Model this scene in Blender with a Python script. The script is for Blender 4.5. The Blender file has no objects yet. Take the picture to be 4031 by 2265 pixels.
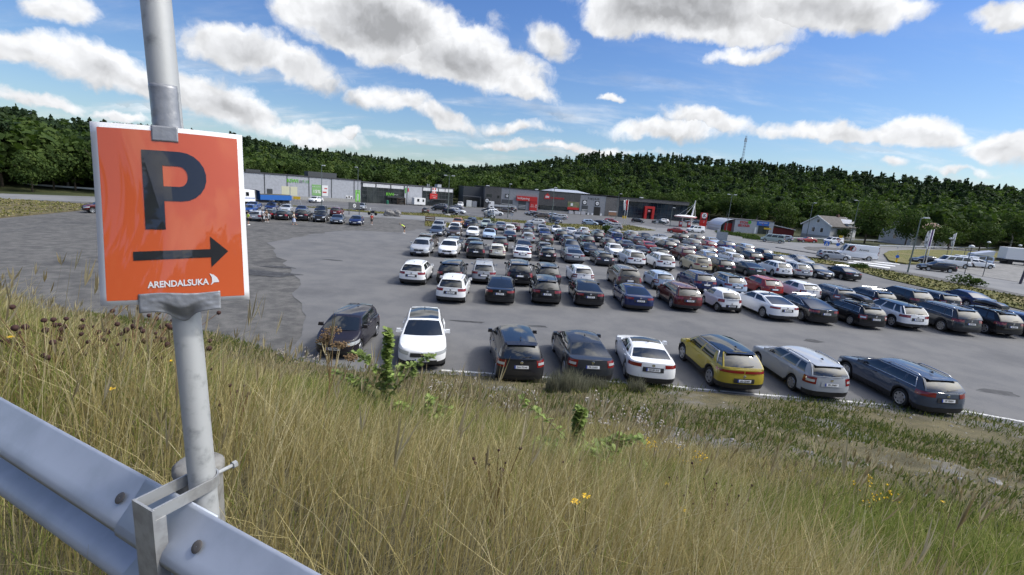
import bpy, bmesh, math, random
import numpy as np
from mathutils import Matrix, Vector
RNG = np.random.default_rng(7); random.seed(11)
rad = math.radians
scn = bpy.context.scene
# ---------------------------------------------------------------- camera
PITCH, ROLL, CAM_Z = rad(11.65), rad(4.383), 7.01
F_PX, PX_W, PX_H = 1850.0, 4031.0, 2265.0
_f = np.array([0, math.cos(PITCH), -math.sin(PITCH)]); _r = np.array([1., 0, 0]); _d = np.cross(_f, _r)
_c, _s = math.cos(ROLL), math.sin(ROLL)
CAM_R = np.array([_c*_r - _s*_d, _s*_r + _c*_d, _f])          # right, down, forward
cam = bpy.data.cameras.new('camera'); cam_ob = bpy.data.objects.new('camera', cam)
scn.collection.objects.link(cam_ob); scn.camera = cam_ob
cam.sensor_fit = 'HORIZONTAL'; cam.sensor_width = 36.0; cam.lens = 36.0*F_PX/PX_W
cam.clip_start = 0.05; cam.clip_end = 5000
m4 = Matrix.Identity(4)
for i in range(3):
    m4[i][0], m4[i][1], m4[i][2] = CAM_R[0][i], -CAM_R[1][i], -CAM_R[2][i]
m4.translation = (0, 0, CAM_Z); cam_ob.matrix_world = m4
def ray(u, v):
    q = np.array([(u*1.5654-PX_W/2)/F_PX, (v*1.5654-PX_H/2)/F_PX, 1.0]) @ CAM_R
    return q/np.linalg.norm(q)
# ---------------------------------------------------------------- light and sky
SUN_AZ, SUN_EL = rad(87), rad(50)
sun_dir = Vector((math.sin(SUN_AZ)*math.cos(SUN_EL), math.cos(SUN_AZ)*math.cos(SUN_EL), math.sin(SUN_EL)))
sl = bpy.data.lights.new('sun', 'SUN'); sl.energy = 2.0; sl.angle = rad(5.5); sl.color = (1, 0.95, 0.87)
so = bpy.data.objects.new('sun', sl); scn.collection.objects.link(so)
so.rotation_euler = sun_dir.to_track_quat('Z', 'Y').to_euler()
scn.view_settings.view_transform = 'Standard'; scn.view_settings.look = 'None'
scn.view_settings.exposure = 0.30; scn.view_settings.gamma = 1.0
scn.cycles.max_bounces = 6; scn.cycles.diffuse_bounces = 3; scn.cycles.glossy_bounces = 3
scn.cycles.transparent_max_bounces = 6; scn.cycles.caustics_reflective = False; scn.cycles.caustics_refractive = False
scn.cycles.use_denoising = True

class NT:
    """small node-tree writer"""
    def __init__(s, tree): s.t = tree; s.n = tree.nodes; s.l = tree.links
    def add(s, typ, **kw):
        n = s.n.new(typ)
        for k, v in kw.items(): setattr(n, k, v)
        return n
    def put(s, sock, v):
        if v is None: return
        if hasattr(v, 'is_output') or isinstance(v, bpy.types.NodeSocket): s.l.new(v, sock)
        else: sock.default_value = v
    def math(s, op, a, b=None, c=None, clamp=False):
        n = s.add('ShaderNodeMath', operation=op, use_clamp=clamp)
        for i, v in enumerate((a, b, c)): s.put(n.inputs[i], v)
        return n.outputs[0]
    def vec(s, op, a, b=None, out=0):
        n = s.add('ShaderNodeVectorMath', operation=op)
        s.put(n.inputs[0], a)
        if op == 'SCALE': s.put(n.inputs['Scale'], b)
        else: s.put(n.inputs[1], b)
        return n.outputs['Value'] if out else n.outputs['Vector']
    def noise(s, vec, scale, detail=3, rough=.5, col=False, dim='3D'):
        n = s.add('ShaderNodeTexNoise', noise_dimensions=dim)
        if vec is not None: s.put(n.inputs['Vector'], vec)
        n.inputs['Scale'].default_value = scale; n.inputs['Detail'].default_value = detail; n.inputs['Roughness'].default_value = rough
        return n.outputs['Color' if col else 0]
    def ramp(s, fac, stops, interp='LINEAR'):
        n = s.add('ShaderNodeValToRGB'); r = n.color_ramp; r.interpolation = interp
        while len(r.elements) < len(stops): r.elements.new(.5)
        for e, (p, c) in zip(r.elements, stops):
            e.position = p; e.color = (*c, 1) if isinstance(c, (tuple, list)) else (c, c, c, 1)
        s.put(n.inputs[0], fac); return n.outputs[0]
    def mix(s, fac, a, b, blend='MIX'):
        n = s.add('ShaderNodeMix', data_type='RGBA', blend_type=blend)
        s.put(n.inputs['Factor'], fac)
        for k, v in (('A', a), ('B', b)):
            sk = [i for i in n.inputs if i.name == k and i.type == 'RGBA'][0]
            s.put(sk, (*v, 1) if isinstance(v, tuple) and len(v) == 3 else v)
        return [o for o in n.outputs if o.type == 'RGBA'][0]
    def smooth(s, x, a, b):
        n = s.add('ShaderNodeMapRange', interpolation_type='SMOOTHSTEP')
        s.put(n.inputs[0], x); n.inputs[1].default_value = a; n.inputs[2].default_value = b
        return n.outputs[0]

world = bpy.data.worlds.new('World'); scn.world = world; world.use_nodes = True
wt = NT(world.node_tree); wt.n.clear()
sky = wt.add('ShaderNodeTexSky', sky_type='NISHITA'); sky.sun_disc = False
sky.sun_elevation = SUN_EL; sky.sun_rotation = SUN_AZ; sky.dust_density = 0.6; sky.ozone_density = 2.2; sky.air_density = 1.1
tc = wt.add('ShaderNodeTexCoord'); D = tc.outputs['Generated']
sz0 = wt.add('ShaderNodeSeparateXYZ'); wt.l.new(D, sz0.inputs[0])
skyc = wt.mix(1.0, sky.outputs[0], wt.mix(wt.smooth(sz0.outputs['Z'], 0, .42), (.80, .92, 1.06), (.55, .77, 1.16)), 'MULTIPLY')
# cumulus banks: (x, y, rx, ry, tilt, thickness) as seen from the bank, turned into directions
CLOUDS = [(150,35,115,52,.2,.9),(60,140,180,52,.2,.9),(250,185,190,62,.22,1.0),(560,255,190,70,.3,1.15),(760,325,150,36,.28,.8),(400,225,150,45,.25,.9),
 (600,130,170,78,.15,1.15),(740,170,150,55,.35,.9),(950,70,260,130,.2,1.9),(1150,150,240,95,.2,1.5),(1290,200,130,48,.5,.8),(1380,100,110,70,.3,.7),
 (1000,260,110,40,.15,.85),(1110,300,110,36,.35,.8),(1020,352,60,17,.25,.7),(1310,328,120,20,.05,.6),(1700,30,330,125,.12,2.0),(2050,20,360,75,-.05,1.4),
 (1870,150,110,24,-.25,.55),(1540,246,38,16,0,.7),(1660,325,170,34,.0,.75),(1790,300,150,34,.12,.8),(2110,330,200,30,.05,.8),(2330,345,190,46,.08,.95),(2520,385,150,55,.1,1.0),
 (2230,412,40,18,0,.6),(1420,372,260,15,.04,.6),(120,268,140,22,.12,.7),(300,292,90,14,.1,.6),(2560,30,150,45,-.05,.8),(2420,440,120,14,.08,.5),(890,336,22,16,0,.6)]
wn = wt.noise(D, 5.0, 6, .6, col=True)
warp = wt.vec('SCALE', wt.vec('SUBTRACT', wn, (.5, .5, .5)), .085)
wn2 = wt.noise(D, 24.0, 5, .6, col=True)
DW = wt.vec('ADD', wt.vec('ADD', D, warp), wt.vec('SCALE', wt.vec('SUBTRACT', wn2, (.5, .5, .5)), .024))
dens = None; vsel = None
for cx, cy, rx, ry, tl, th in CLOUDS:
    c0 = ray(cx, cy); ct, st = math.cos(tl), math.sin(tl)
    da = ray(cx+rx*ct, cy+rx*st)-c0; db = ray(cx+ry*st, cy-ry*ct)-c0
    pi = np.linalg.pinv(np.stack([da, db], 1))
    u = wt.math('SUBTRACT', wt.vec('DOT_PRODUCT', DW, tuple(pi[0]), 1), float(pi[0]@c0))
    v = wt.math('SUBTRACT', wt.vec('DOT_PRODUCT', DW, tuple(pi[1]), 1), float(pi[1]@c0))
    v0 = v; v = wt.math('MAXIMUM', v, wt.math('MULTIPLY', v, -1.25))
    r2 = wt.math('MULTIPLY_ADD', v, v, wt.math('MULTIPLY', u, u))
    mI = wt.math('MULTIPLY_ADD', wt.math('POWER', r2, .62), -th*1.15, th*1.15)
    if dens is None: dens, vsel = mI, v0
    else:
        gt = wt.math('GREATER_THAN', mI, dens); vsel = wt.math('MULTIPLY_ADD', wt.math('SUBTRACT', v0, vsel), gt, vsel); dens = wt.math('MAXIMUM', dens, mI)
sep = wt.add('ShaderNodeSeparateXYZ'); wt.l.new(D, sep.inputs[0])
front = wt.smooth(sep.outputs['Y'], .12, .3)
dens = wt.math('MAXIMUM', dens, -1.0)
dens = wt.math('ADD', wt.math('MULTIPLY', wt.math('ADD', dens, 1.0), front), -1.0)
# scattered cloud over the rest of the sky (seen only in reflections)
pz = wt.math('ADD', wt.math('MAXIMUM', sep.outputs['Z'], 0.0), .25)
pl = wt.add('ShaderNodeCombineXYZ'); wt.l.new(wt.math('DIVIDE', sep.outputs['X'], pz), pl.inputs[0]); wt.l.new(wt.math('DIVIDE', sep.outputs['Y'], pz), pl.inputs[1])
back = wt.math('MULTIPLY_ADD', wt.noise(pl.outputs[0], 1.3, 5, .55), 4.2, -2.1)
outm = wt.math('MAXIMUM', wt.math('SUBTRACT', 1.0, front), wt.smooth(sep.outputs['Z'], .62, .78))
back = wt.math('MULTIPLY_ADD', outm, wt.math('ADD', back, 1.5), -1.5)
dens = wt.math('MAXIMUM', dens, back)
fb = wt.noise(DW, 10.0, 10, .60)
up = wt.vec('ADD', DW, (.006, -.002, .012))
fb2 = wt.noise(up, 9.0, 4, .5); fb1 = wt.noise(DW, 9.0, 4, .5)
full = wt.math('ADD', dens, wt.math('MULTIPLY', wt.math('SUBTRACT', fb, .5), 2.3))
alpha = wt.smooth(full, -.10, .55)
# thin veils low over the hills and streaks of high cloud
st = wt.add('ShaderNodeMapping'); wt.l.new(pl.outputs[0], st.inputs['Vector']); st.inputs['Scale'].default_value = (.55, 1.5, 1); st.inputs['Rotation'].default_value = (0, 0, .5)
veil = wt.math('MULTIPLY', wt.smooth(wt.noise(st.outputs[0], 2.6, 7, .62), .46, .78), wt.smooth(sep.outputs['Z'], .34, .06))
alpha = wt.math('MAXIMUM', alpha, wt.math('MULTIPLY', veil, .75))
relief = wt.math('MULTIPLY', wt.math('SUBTRACT', fb1, fb2), 2.1)
soft = wt.math('ADD', dens, wt.math('MULTIPLY', wt.math('SUBTRACT', fb1, .5), 1.3))
thick = wt.smooth(soft, .55, 1.9)
under = wt.smooth(vsel, .25, -.75)
lum = wt.math('SUBTRACT', wt.math('MULTIPLY_ADD', thick, -.44, 1.0), wt.math('MULTIPLY', under, .20))
lum = wt.math('ADD', lum, relief)
lum = wt.math('MINIMUM', wt.math('MAXIMUM', lum, .46), 1.1)
cl = wt.mix(thick, (7.7, 7.8, 8.0), (7.2, 7.35, 7.7))
cl = wt.vec('SCALE', cl, lum)
fin = wt.mix(alpha, skyc, cl)
# the sun stands behind thin cloud: a wide bright aureole round it, well outside the picture
aur = wt.math('POWER', wt.smooth(wt.vec('DOT_PRODUCT', D, tuple(sun_dir), 1), .70, 1.0), 1.6)
fin = wt.vec('ADD', fin, wt.vec('SCALE', (1.0, .96, .88), wt.math('MULTIPLY', aur, 34.0)))
bg = wt.add('ShaderNodeBackground'); bg.inputs['Strength'].default_value = .1
wt.l.new(fin, bg.inputs['Color'])
wo = wt.add('ShaderNodeOutputWorld'); wt.l.new(bg.outputs[0], wo.inputs['Surface'])
world.cycles.sampling_method = 'MANUAL'; world.cycles.sample_map_resolution = 512
# ---------------------------------------------------------------- materials
MATS = {}
def mat(name, col=(.5,.5,.5), rough=.6, metal=0., spec=.5, coat=0., noise=None, bump=None, island=None, objcol=False, obj_rand=0., trans=0., ior=None):
    """noise=(scale, colour2, lo, hi[, detail]); bump=(scale, strength, dist); island=list of ramp stops"""
    if name in MATS: return MATS[name]
    m = bpy.data.materials.new(name); m.use_nodes = True; t = NT(m.node_tree); b = t.n['Principled BSDF']; MATS[name] = m
    b.inputs['Roughness'].default_value = rough; b.inputs['Metallic'].default_value = metal
    b.inputs['Specular IOR Level'].default_value = spec; b.inputs['Coat Weight'].default_value = coat; b.inputs['Coat Roughness'].default_value = .03
    if ior: b.inputs['IOR'].default_value = ior
    tcn = t.add('ShaderNodeTexCoord'); P = tcn.outputs['Object']
    c = None
    if objcol: c = t.add('ShaderNodeObjectInfo').outputs['Color']
    if island is not None:
        c = t.ramp(t.add('ShaderNodeNewGeometry').outputs['Random Per Island'], island)
    if noise is not None:
        n = t.noise(P, noise[0], noise[4] if len(noise) > 4 else 5, .6)
        f = t.smooth(n, noise[2], noise[3])
        c = t.mix(f, c if c is not None else tuple(col), tuple(noise[1]))
    if c is None: b.inputs['Base Color'].default_value = (*col, 1)
    else: t.l.new(c, b.inputs['Base Color'])
    if bump is not None:
        bn = t.add('ShaderNodeBump'); bn.inputs['Strength'].default_value = bump[1]; bn.inputs['Distance'].default_value = bump[2]
        t.l.new(t.noise(P, bump[0], 4, .6), bn.inputs['Height']); t.l.new(bn.outputs[0], b.inputs['Normal'])
    if trans: b.inputs['Transmission Weight'].default_value = trans
    return m
paint = mat('car_paint', rough=.45, spec=.08, coat=.9, objcol=True)
glass = mat('car_glass', (.012,.015,.017), .04, 0, .6, ior=1.75)
rubber = mat('tyre_rubber', (.014,.014,.015), .8)
alloy = mat('alloy_metal', (.45,.46,.48), .3, .85)
blackp = mat('black_plastic', (.018,.018,.02), .55)
chrome = mat('chrome_trim', (.7,.71,.73), .15, 1.)
redlens = mat('red_lens', (.20,.009,.010), .12, 0, .6, coat=.6)
clearlens = mat('clear_lens', (.55,.58,.6), .1, .3, .6, coat=.6)
platew = mat('plate_white', (.78,.79,.8), .35)
plateb = mat('plate_blue', (.02,.06,.35), .35)
ink = mat('black_ink', (.012,.012,.013), .5)
white = mat('white_paint', (.78,.78,.77), .45)
steel = mat('galvanised_steel', (.46,.48,.5), .5, .35, noise=(9, (.34,.36,.39), .42, .68))
# ---------------------------------------------------------------- mesh helpers
COL = scn.collection
class MB:
    def __init__(s): s.v = []; s.f = []; s.mi = []
    def add(s, verts, faces, mi=0):
        o = len(s.v); s.v.extend([tuple(p) for p in verts]); s.f.extend([tuple(i+o for i in f) for f in faces]); s.mi.extend([mi]*len(faces)); return s
    def box(s, c, size, mi=0, rot=None, taper=1.0):
        x, y, z = size[0]/2, size[1]/2, size[2]/2; k = taper
        p = [(-x,-y,-z),(x,-y,-z),(x,y,-z),(-x,y,-z),(-x*k,-y*k,z),(x*k,-y*k,z),(x*k,y*k,z),(-x*k,y*k,z)]
        if rot is not None: p = [tuple(rot @ Vector(q)) for q in p]
        p = [(q[0]+c[0], q[1]+c[1], q[2]+c[2]) for q in p]
        return s.add(p, [(3,2,1,0),(4,5,6,7),(0,1,5,4),(1,2,6,5),(2,3,7,6),(3,0,4,7)], mi)
    def b2(s, x0, x1, y0, y1, z0, z1, mi=0): return s.box(((x0+x1)/2,(y0+y1)/2,(z0+z1)/2), (x1-x0,y1-y0,z1-z0), mi)
    def tube(s, pts, r, n=8, mi=0, cap=True):
        pts = [Vector(p) for p in pts]; rs = r if isinstance(r, (list, tuple)) else [r]*len(pts); V = []; Fc = []
        for i, p in enumerate(pts):
            d = (pts[min(i+1, len(pts)-1)]-pts[max(i-1, 0)]).normalized()
            a = d.orthogonal().normalized() if i == 0 else (a - d*a.dot(d)).normalized()
            b = d.cross(a)
            for k in range(n):
                t = 2*math.pi*k/n; V.append(p + (a*math.cos(t)+b*math.sin(t))*rs[i])
        for i in range(len(pts)-1):
            for k in range(n): Fc.append((i*n+k, i*n+(k+1)%n, (i+1)*n+(k+1)%n, (i+1)*n+k))
        if cap: Fc += [tuple(range(n))[::-1], tuple((len(pts)-1)*n+k for k in range(n))]
        return s.add(V, Fc, mi)
    def lathe(s, prof, n=20, mi=0, axis='z', c=(0,0,0), cap=True):
        V = []; Fc = []
        for r, h in prof:
            for k in range(n):
                t = 2*math.pi*k/n; a, b = r*math.cos(t), r*math.sin(t)
                V.append({'z': (a+c[0], b+c[1], h+c[2]), 'y': (a+c[0], h+c[1], b+c[2]), 'x': (h+c[0], a+c[1], b+c[2])}[axis])
        for i in range(len(prof)-1):
            for k in range(n): Fc.append((i*n+k, i*n+(k+1)%n, (i+1)*n+(k+1)%n, (i+1)*n+k))
        if cap: Fc += [tuple(range(n))[::-1], tuple((len(prof)-1)*n+k for k in range(n))]
        return s.add(V, Fc, mi)
    def prism(s, poly, z0, z1, mi=0):
        n = len(poly); V = [(x, y, z0) for x, y in poly]+[(x, y, z1) for x, y in poly]
        return s.add(V, [tuple(range(n))[::-1], tuple(range(n, 2*n))]+[(i, (i+1)%n, n+(i+1)%n, n+i) for i in range(n)], mi)
    def mesh(s, name, mats, smooth=False, angle=None, weld=False, xf=None):
        me = bpy.data.meshes.new(name); me.from_pydata(s.v, [], s.f)
        for m in (mats if isinstance(mats, (list, tuple)) else [mats]): me.materials.append(m)
        if any(s.mi): me.polygons.foreach_set('material_index', s.mi)
        bm = bmesh.new(); bm.from_mesh(me)
        if weld: bmesh.ops.remove_doubles(bm, verts=bm.verts, dist=1e-4)
        bmesh.ops.recalc_face_normals(bm, faces=bm.faces); bm.to_mesh(me); bm.free()
        if xf is not None: me.transform(xf)
        if smooth:
            me.polygons.foreach_set('use_smooth', [True]*len(me.polygons))
            if angle: me.set_sharp_from_angle(angle=rad(angle))
        return me
    def obj(s, name, mats, parent=None, **kw): return link(name, s.mesh(name, mats, **kw), parent)
def link(name, me, parent=None):
    o = bpy.data.objects.new(name, me); COL.objects.link(o)
    if parent is not None: o.parent = parent
    return o
def tag(o, label, cat, group=None, kind=None):
    o['label'] = label; o['category'] = cat
    if group: o['group'] = group
    if kind: o['kind'] = kind
    return o
def thing(name, label, cat, loc=(0,0,0), rz=0., group=None):
    o = bpy.data.objects.new(name, None); o.empty_display_size = .2; COL.objects.link(o); o.location = loc; o.rotation_euler = (0,0,rz)
    return tag(o, label, cat, group)
def struct(o, kind='structure'): o['kind'] = kind; return o
def copy_tree(o, parent=None):
    c = o.copy(); COL.objects.link(c); c.parent = parent
    for ch in KIDS.get(o.name, []): copy_tree(ch, c)
    return c
KIDS = {}
def kids(o): KIDS[o.name] = list(o.children); [kids(c) for c in o.children]
def text_mesh(body, size, extrude=.01, align='CENTER', bold=0.):
    cu = bpy.data.curves.new('lettering', 'FONT'); cu.body = body; cu.size = size; cu.extrude = extrude; cu.align_x = align; cu.align_y = 'CENTER'; cu.offset = bold; cu.resolution_u = 3
    o = bpy.data.objects.new('lettering', cu); COL.objects.link(o); dg = bpy.context.evaluated_depsgraph_get(); dg.update()
    me = bpy.data.meshes.new_from_object(o.evaluated_get(dg)); bpy.data.objects.remove(o); bpy.data.curves.remove(cu); return me
def text(name, body, size, m, parent, loc, rot=(rad(90),0,0), extrude=.01, sx=1., bold=0.):
    me = text_mesh(body, size, extrude, bold=bold); me.materials.clear(); me.materials.append(m)
    o = link(name, me, parent); o.location = loc; o.rotation_euler = rot; o.scale = (sx,1,1); return o
def np_mesh(name, V, Fq, m, k=4):
    me = bpy.data.meshes.new(name); nv, nf = len(V), len(Fq)
    me.vertices.add(nv); me.vertices.foreach_set('co', np.asarray(V, np.float32).ravel())
    me.loops.add(nf*k); me.loops.foreach_set('vertex_index', np.asarray(Fq, np.int32).ravel())
    me.polygons.add(nf); me.polygons.foreach_set('loop_start', np.arange(0, nf*k, k, dtype=np.int32))
    me.materials.append(m); me.update(calc_edges=True); return me
CARS=[
('A',-6.80,19.28,-88.3,'hatch_yaris','aubergine','nf'),
('A',-3.57,18.95,-80.0,'mpv_peu','white','nf'),
('A',0.29,18.33,97.3,'mpv_verso','graphite',''),
('A',3.05,19.00,95.0,'lift_octavia','darkgrey',''),
('A',5.76,19.14,85.5,'coupe_bmw','white',''),
('A',8.93,19.13,92.7,'suv_id','gold2',''),
('A',12.28,19.12,91.6,'wagon_oct','silver','rails'),
('A',15.99,18.48,93.4,'wagon_audi','bluegrey','rails clad'),
('B',-3.71,29.63,90.9,'cuv','white','rails'),
('B',-0.74,30.53,90.4,'fast','black',''),
('B',2.18,31.13,91.6,'suv','black','rails'),
('B',5.02,31.60,90.6,'fast','black',''),
('B',8.22,31.56,90.3,'fast','navy',''),
('B',11.67,32.45,91.6,'suv','darkred','rails clad'),
('B',14.70,32.33,93.7,'micro','white',''),
('B',17.42,31.89,97.0,'xfast','white',''),
('B',20.04,31.79,93.2,'xfast','black','bars'),
('B',23.13,31.54,93.1,'wagon','black','box rails'),
('B',26.31,32.00,90.9,'suv','white','blackroof clad'),
('B',29.43,31.82,92.1,'xsuv','darkgrey','rails'),
('B',32.55,32.04,91.1,'suv','black','box rails'),
('B',35.22,32.31,90.7,'wagon','navy',''),
('C',-7.03,33.98,90.4,'cuv','white','rails'),
('C',-4.56,34.93,90.9,'suv','black',''),
('C',-2.29,36.15,93.7,'cuv','silver','bars clad'),
('C',0.39,36.72,93.3,'xsuv','black','rails tall'),
('C',2.62,36.97,93.2,'suv','black','rails'),
('C',5.50,38.59,93.2,'hatch','white',''),
('C',9.07,38.30,90.8,'xsuv','brown','rails tall'),
('C',12.23,39.11,91.2,'mini','lightblue','blackrear'),
('C',15.42,39.28,92.5,'suv','navy',''),
('C',17.87,39.27,92.9,'suv','lightblue','blackroof'),
('C',21.14,39.70,93.4,'cuv','red',''),
('C',23.99,39.19,93.5,'hatch','white',''),
('C',26.12,38.36,90.3,'wagon','bluegrey','rails'),
('C',29.06,38.21,92.4,'wagon','black','rails bars'),
('C',32.60,38.97,92.7,'suv','darkgrey',''),
('C',35.55,39.73,92.0,'wagon','black',''),
('C',40.30,41.56,90.7,'sedan','navy',''),
('D',-9.36,47.34,-88.1,'suv','silver','lightbar'),
('D',-6.68,48.09,-89.6,'suv','white','lightbar'),
('D',-4.02,48.57,93.7,'suv','black','tall'),
('D',-1.88,49.68,93.5,'mini','cream',''),
('D',0.74,49.78,92.2,'fast','white',''),
('D',3.42,50.23,91.2,'hatch','black','rails'),
('D',6.22,50.75,93.6,'xfast','grey',''),
('D',9.38,50.45,92.3,'wagon','darkgrey','rails'),
('D',12.70,51.11,93.5,'xsuv','white','rails'),
('D',15.61,50.47,93.4,'xsuv','white',''),
('D',19.51,50.55,92.0,'xsuv','gold','rails'),
('D',22.15,50.72,91.7,'suv','black','rails clad'),
('D',25.39,50.96,92.4,'fast','darkgreen','bars'),
('D',28.87,52.04,91.7,'suv','white','tall'),
('D',31.20,52.31,90.6,'suv','silver','rails'),
('D',34.36,53.46,-88.8,'sedan','darkgrey',''),
('D',37.42,53.70,93.3,'sedan','black','bars'),
('E',-9.85,52.76,90.2,'suv','bronze','tall rails'),
('E',-7.00,53.77,90.2,'hatch','bluegrey',''),
('E',-4.74,53.25,92.5,'cuv','black',''),
('E',-1.77,55.96,91.1,'suv','darkgrey',''),
('E',0.93,55.54,92.1,'xfast','brown',''),
('E',3.38,54.97,91.9,'hatch','bronze',''),
('E',6.87,58.18,-88.6,'suv','bluegrey','rails'),
('E',9.03,57.63,-86.0,'wagon','black',''),
('E',12.28,58.35,-89.2,'cuv','white','rails'),
('E',15.79,60.14,91.7,'sedan','black',''),
('E',17.96,59.25,90.8,'wagon','black',''),
('E',21.36,60.04,92.5,'suv','darkred','bars'),
('E',24.11,59.56,91.1,'hatch','lightblue','bars'),
('E',27.47,60.11,91.4,'wagon','white',''),
('E',30.73,61.86,93.0,'suv','black','rails'),
('E',32.83,60.53,91.3,'suv','black','tall'),
('E',35.14,61.75,-87.8,'sedan','silver',''),
('E',38.52,63.85,-86.4,'sedan','grey',''),
('F',-11.07,66.30,-89.6,'hatch','bluegrey',''),
('F',-8.72,67.11,-89.8,'beetle','bronze',''),
('F',-6.23,68.24,-89.1,'cuv','white',''),
('F',-3.87,68.12,-86.9,'fast','skyblue',''),
('F',-0.95,67.60,92.5,'fast','darkgrey',''),
('F',1.71,66.89,90.9,'wagon','silver','rails'),
('F',4.29,66.96,91.3,'wagon','brown','rails'),
('F',7.31,67.77,90.7,'wagon','navy',''),
('F',10.11,67.67,91.8,'suv','black',''),
('F',13.23,67.84,90.2,'hatch','bronze',''),
('F',15.56,66.77,92.8,'sedan','bluegrey',''),
('F',18.68,67.37,93.6,'sedan','red',''),
('F',22.01,69.33,93.8,'suv','black',''),
('F',24.15,67.41,92.9,'wagon','black',''),
('F',27.02,66.78,93.8,'hatch','darkgrey',''),
('F',29.67,67.10,90.1,'wagon','lightblue',''),
('F',32.86,68.18,91.2,'suv','bronze',''),
('F',36.46,69.92,93.9,'hatch','black',''),
('H',-12.02,73.32,-86.9,'suv','silver','bars tall'),
('H',-9.61,74.10,-88.4,'wagon','white',''),
('H',-7.06,77.40,93.8,'suv','black','box'),
('H',-3.98,75.45,92.5,'suv','darkgrey','bars'),
('H',-1.12,77.17,93.3,'suv','white',''),
('H',1.76,74.95,91.2,'wagon','darkgrey',''),
('H',4.58,77.13,-89.2,'sedan','navy',''),
('H',6.98,74.04,91.8,'suv','black',''),
('H',10.01,75.71,-89.5,'sedan','grey',''),
('H',12.92,76.09,91.5,'suv','black','tall'),
('H',15.80,76.15,93.8,'cvan','blue',''),
('H',19.24,76.04,91.3,'sedan','brown',''),
('H',22.32,76.24,90.0,'cuv','silver',''),
('H',24.96,75.75,90.2,'hatch','bluegrey',''),
('H',28.54,76.78,90.7,'suv','grey',''),
('H',31.20,76.98,93.1,'hatch','red',''),
('H',34.08,77.17,91.5,'suv','blue','blackroof'),
('H',37.27,77.12,91.2,'hatch','skyblue',''),
('I',-10.49,84.48,-89.6,'cuv','orange',''),
('I',-8.34,83.13,93.9,'hatch','navy',''),
('I',-8.35,87.80,-88.3,'suv','bluegrey',''),
('I',-5.44,84.73,-89.2,'suv','palegreen','bars'),
('I',-2.83,84.43,90.2,'xfast','grey',''),
('I',-0.24,83.74,90.2,'cuv','darkred',''),
('I',2.21,87.64,90.7,'sedan','bluegrey',''),
('I',4.57,84.93,-87.3,'wagon','silver',''),
('I',7.12,85.12,-89.4,'cuv','white','topbox'),
('I',9.61,84.41,90.2,'fast','white',''),
('I',12.32,87.24,92.0,'hatch','white',''),
('I',14.49,83.94,91.0,'hatch','darkgrey',''),
('I',17.96,87.30,94.0,'suv','black',''),
('I',20.64,85.39,90.5,'suv','silver',''),
('I',22.90,84.52,-87.9,'sedan','black',''),
('I',25.91,84.75,-86.9,'sedan','silver',''),
('I',30.35,87.76,91.6,'suv','black',''),
('I',33.37,88.05,94.0,'suv','brown',''),
('I',35.74,86.54,-88.1,'sedan','lightblue',''),
('L1',-37.25,68.28,95.0,'hatch','silver',''),
('L1',-38.26,73.37,100.0,'wagon','black',''),
('L1',-35.97,72.97,103.0,'wagon','black',''),
('L1',-33.50,74.19,104.0,'xsuv','black','rails'),
('L1',-30.82,74.34,-77.0,'pickup','black',''),
('L1',-27.78,73.24,-76.0,'sedan','bluegrey',''),
('L1',-24.81,73.07,-80.0,'hatch','navy',''),
('L2',-49.45,88.64,-75.0,'sedan','blue',''),
('L2',-44.81,79.04,-75.0,'hatch','blue',''),
('L2',-45.55,87.66,-72.0,'wagon','navy','box'),
('L2',-41.96,85.89,-72.0,'cuv','silver',''),
('L2',-39.87,87.51,-72.0,'sedan','navy',''),
('L2',-36.63,88.29,-75.0,'suv','black',''),
('L2',-33.26,87.31,100.0,'suv','darkred',''),
('K',-53.07,124.64,-100.0,'suv','white',''),
('K',-36.12,109.72,-80.0,'suv','grey',''),
('K',-22.47,115.76,100.0,'hatch','brown',''),
('K',-21.61,131.09,170.0,'suv','black',''),
('K',-23.81,147.11,165.0,'wagon','grey',''),
('K',-16.69,118.59,-15.0,'cuv','black',''),
('K',-15.86,124.48,-10.0,'wagon','white',''),
('K',-19.19,148.16,170.0,'sedan','grey',''),
('K',-20.21,166.87,-90.0,'cvan','white',''),
('N',-8.92,143.27,180.0,'hatch','black',''),
('N',-8.49,148.71,180.0,'sedan','white',''),
('N',-7.59,135.63,185.0,'hatch','white',''),
('N',-6.17,129.08,10.0,'suv','white',''),
('N',-6.91,117.32,-70.0,'suv','darkgreen',''),
('N',-3.77,144.41,0.0,'pickup','brown',''),
('N',-1.67,162.73,100.0,'suv','black',''),
('N',4.08,145.64,190.0,'hatch','grey',''),
('N',5.39,143.60,190.0,'sedan','black',''),
('N',6.66,132.08,180.0,'suv','brown',''),
('N',9.82,140.80,175.0,'hatch','lightblue',''),
('N',11.07,137.82,175.0,'sedan','grey',''),
('N',11.90,134.60,180.0,'wagon','silver',''),
('N',9.54,118.21,-65.0,'sedan','black',''),
('N',4.10,102.71,195.0,'hatch','silver',''),
('N',18.07,117.69,-12.0,'hatch','lightblue',''),
('N',20.76,119.17,-30.0,'sedan','black',''),
('N',23.03,122.82,-25.0,'sedan','silver',''),
('N',26.22,132.65,-20.0,'hatch','red',''),
('N',21.58,107.18,190.0,'suv','grey',''),
('N',38.00,149.96,-20.0,'hatch','black',''),
('N',45.29,151.94,-15.0,'sedan','darkgreen',''),
('N',49.05,160.93,-170.0,'cuv','white',''),
('N',65.53,179.94,180.0,'sedan','grey',''),
('N',66.87,177.94,180.0,'hatch','bluegrey',''),
('N',68.36,170.65,180.0,'hatch','grey',''),
('N',37.76,111.37,-25.0,'sedan','red',''),
('N',45.35,120.45,190.0,'cvan','white',''),
('S',57.08,105.58,150.0,'van','palegreen',''),
('S',63.78,113.50,150.0,'cuv','silver',''),
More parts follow.
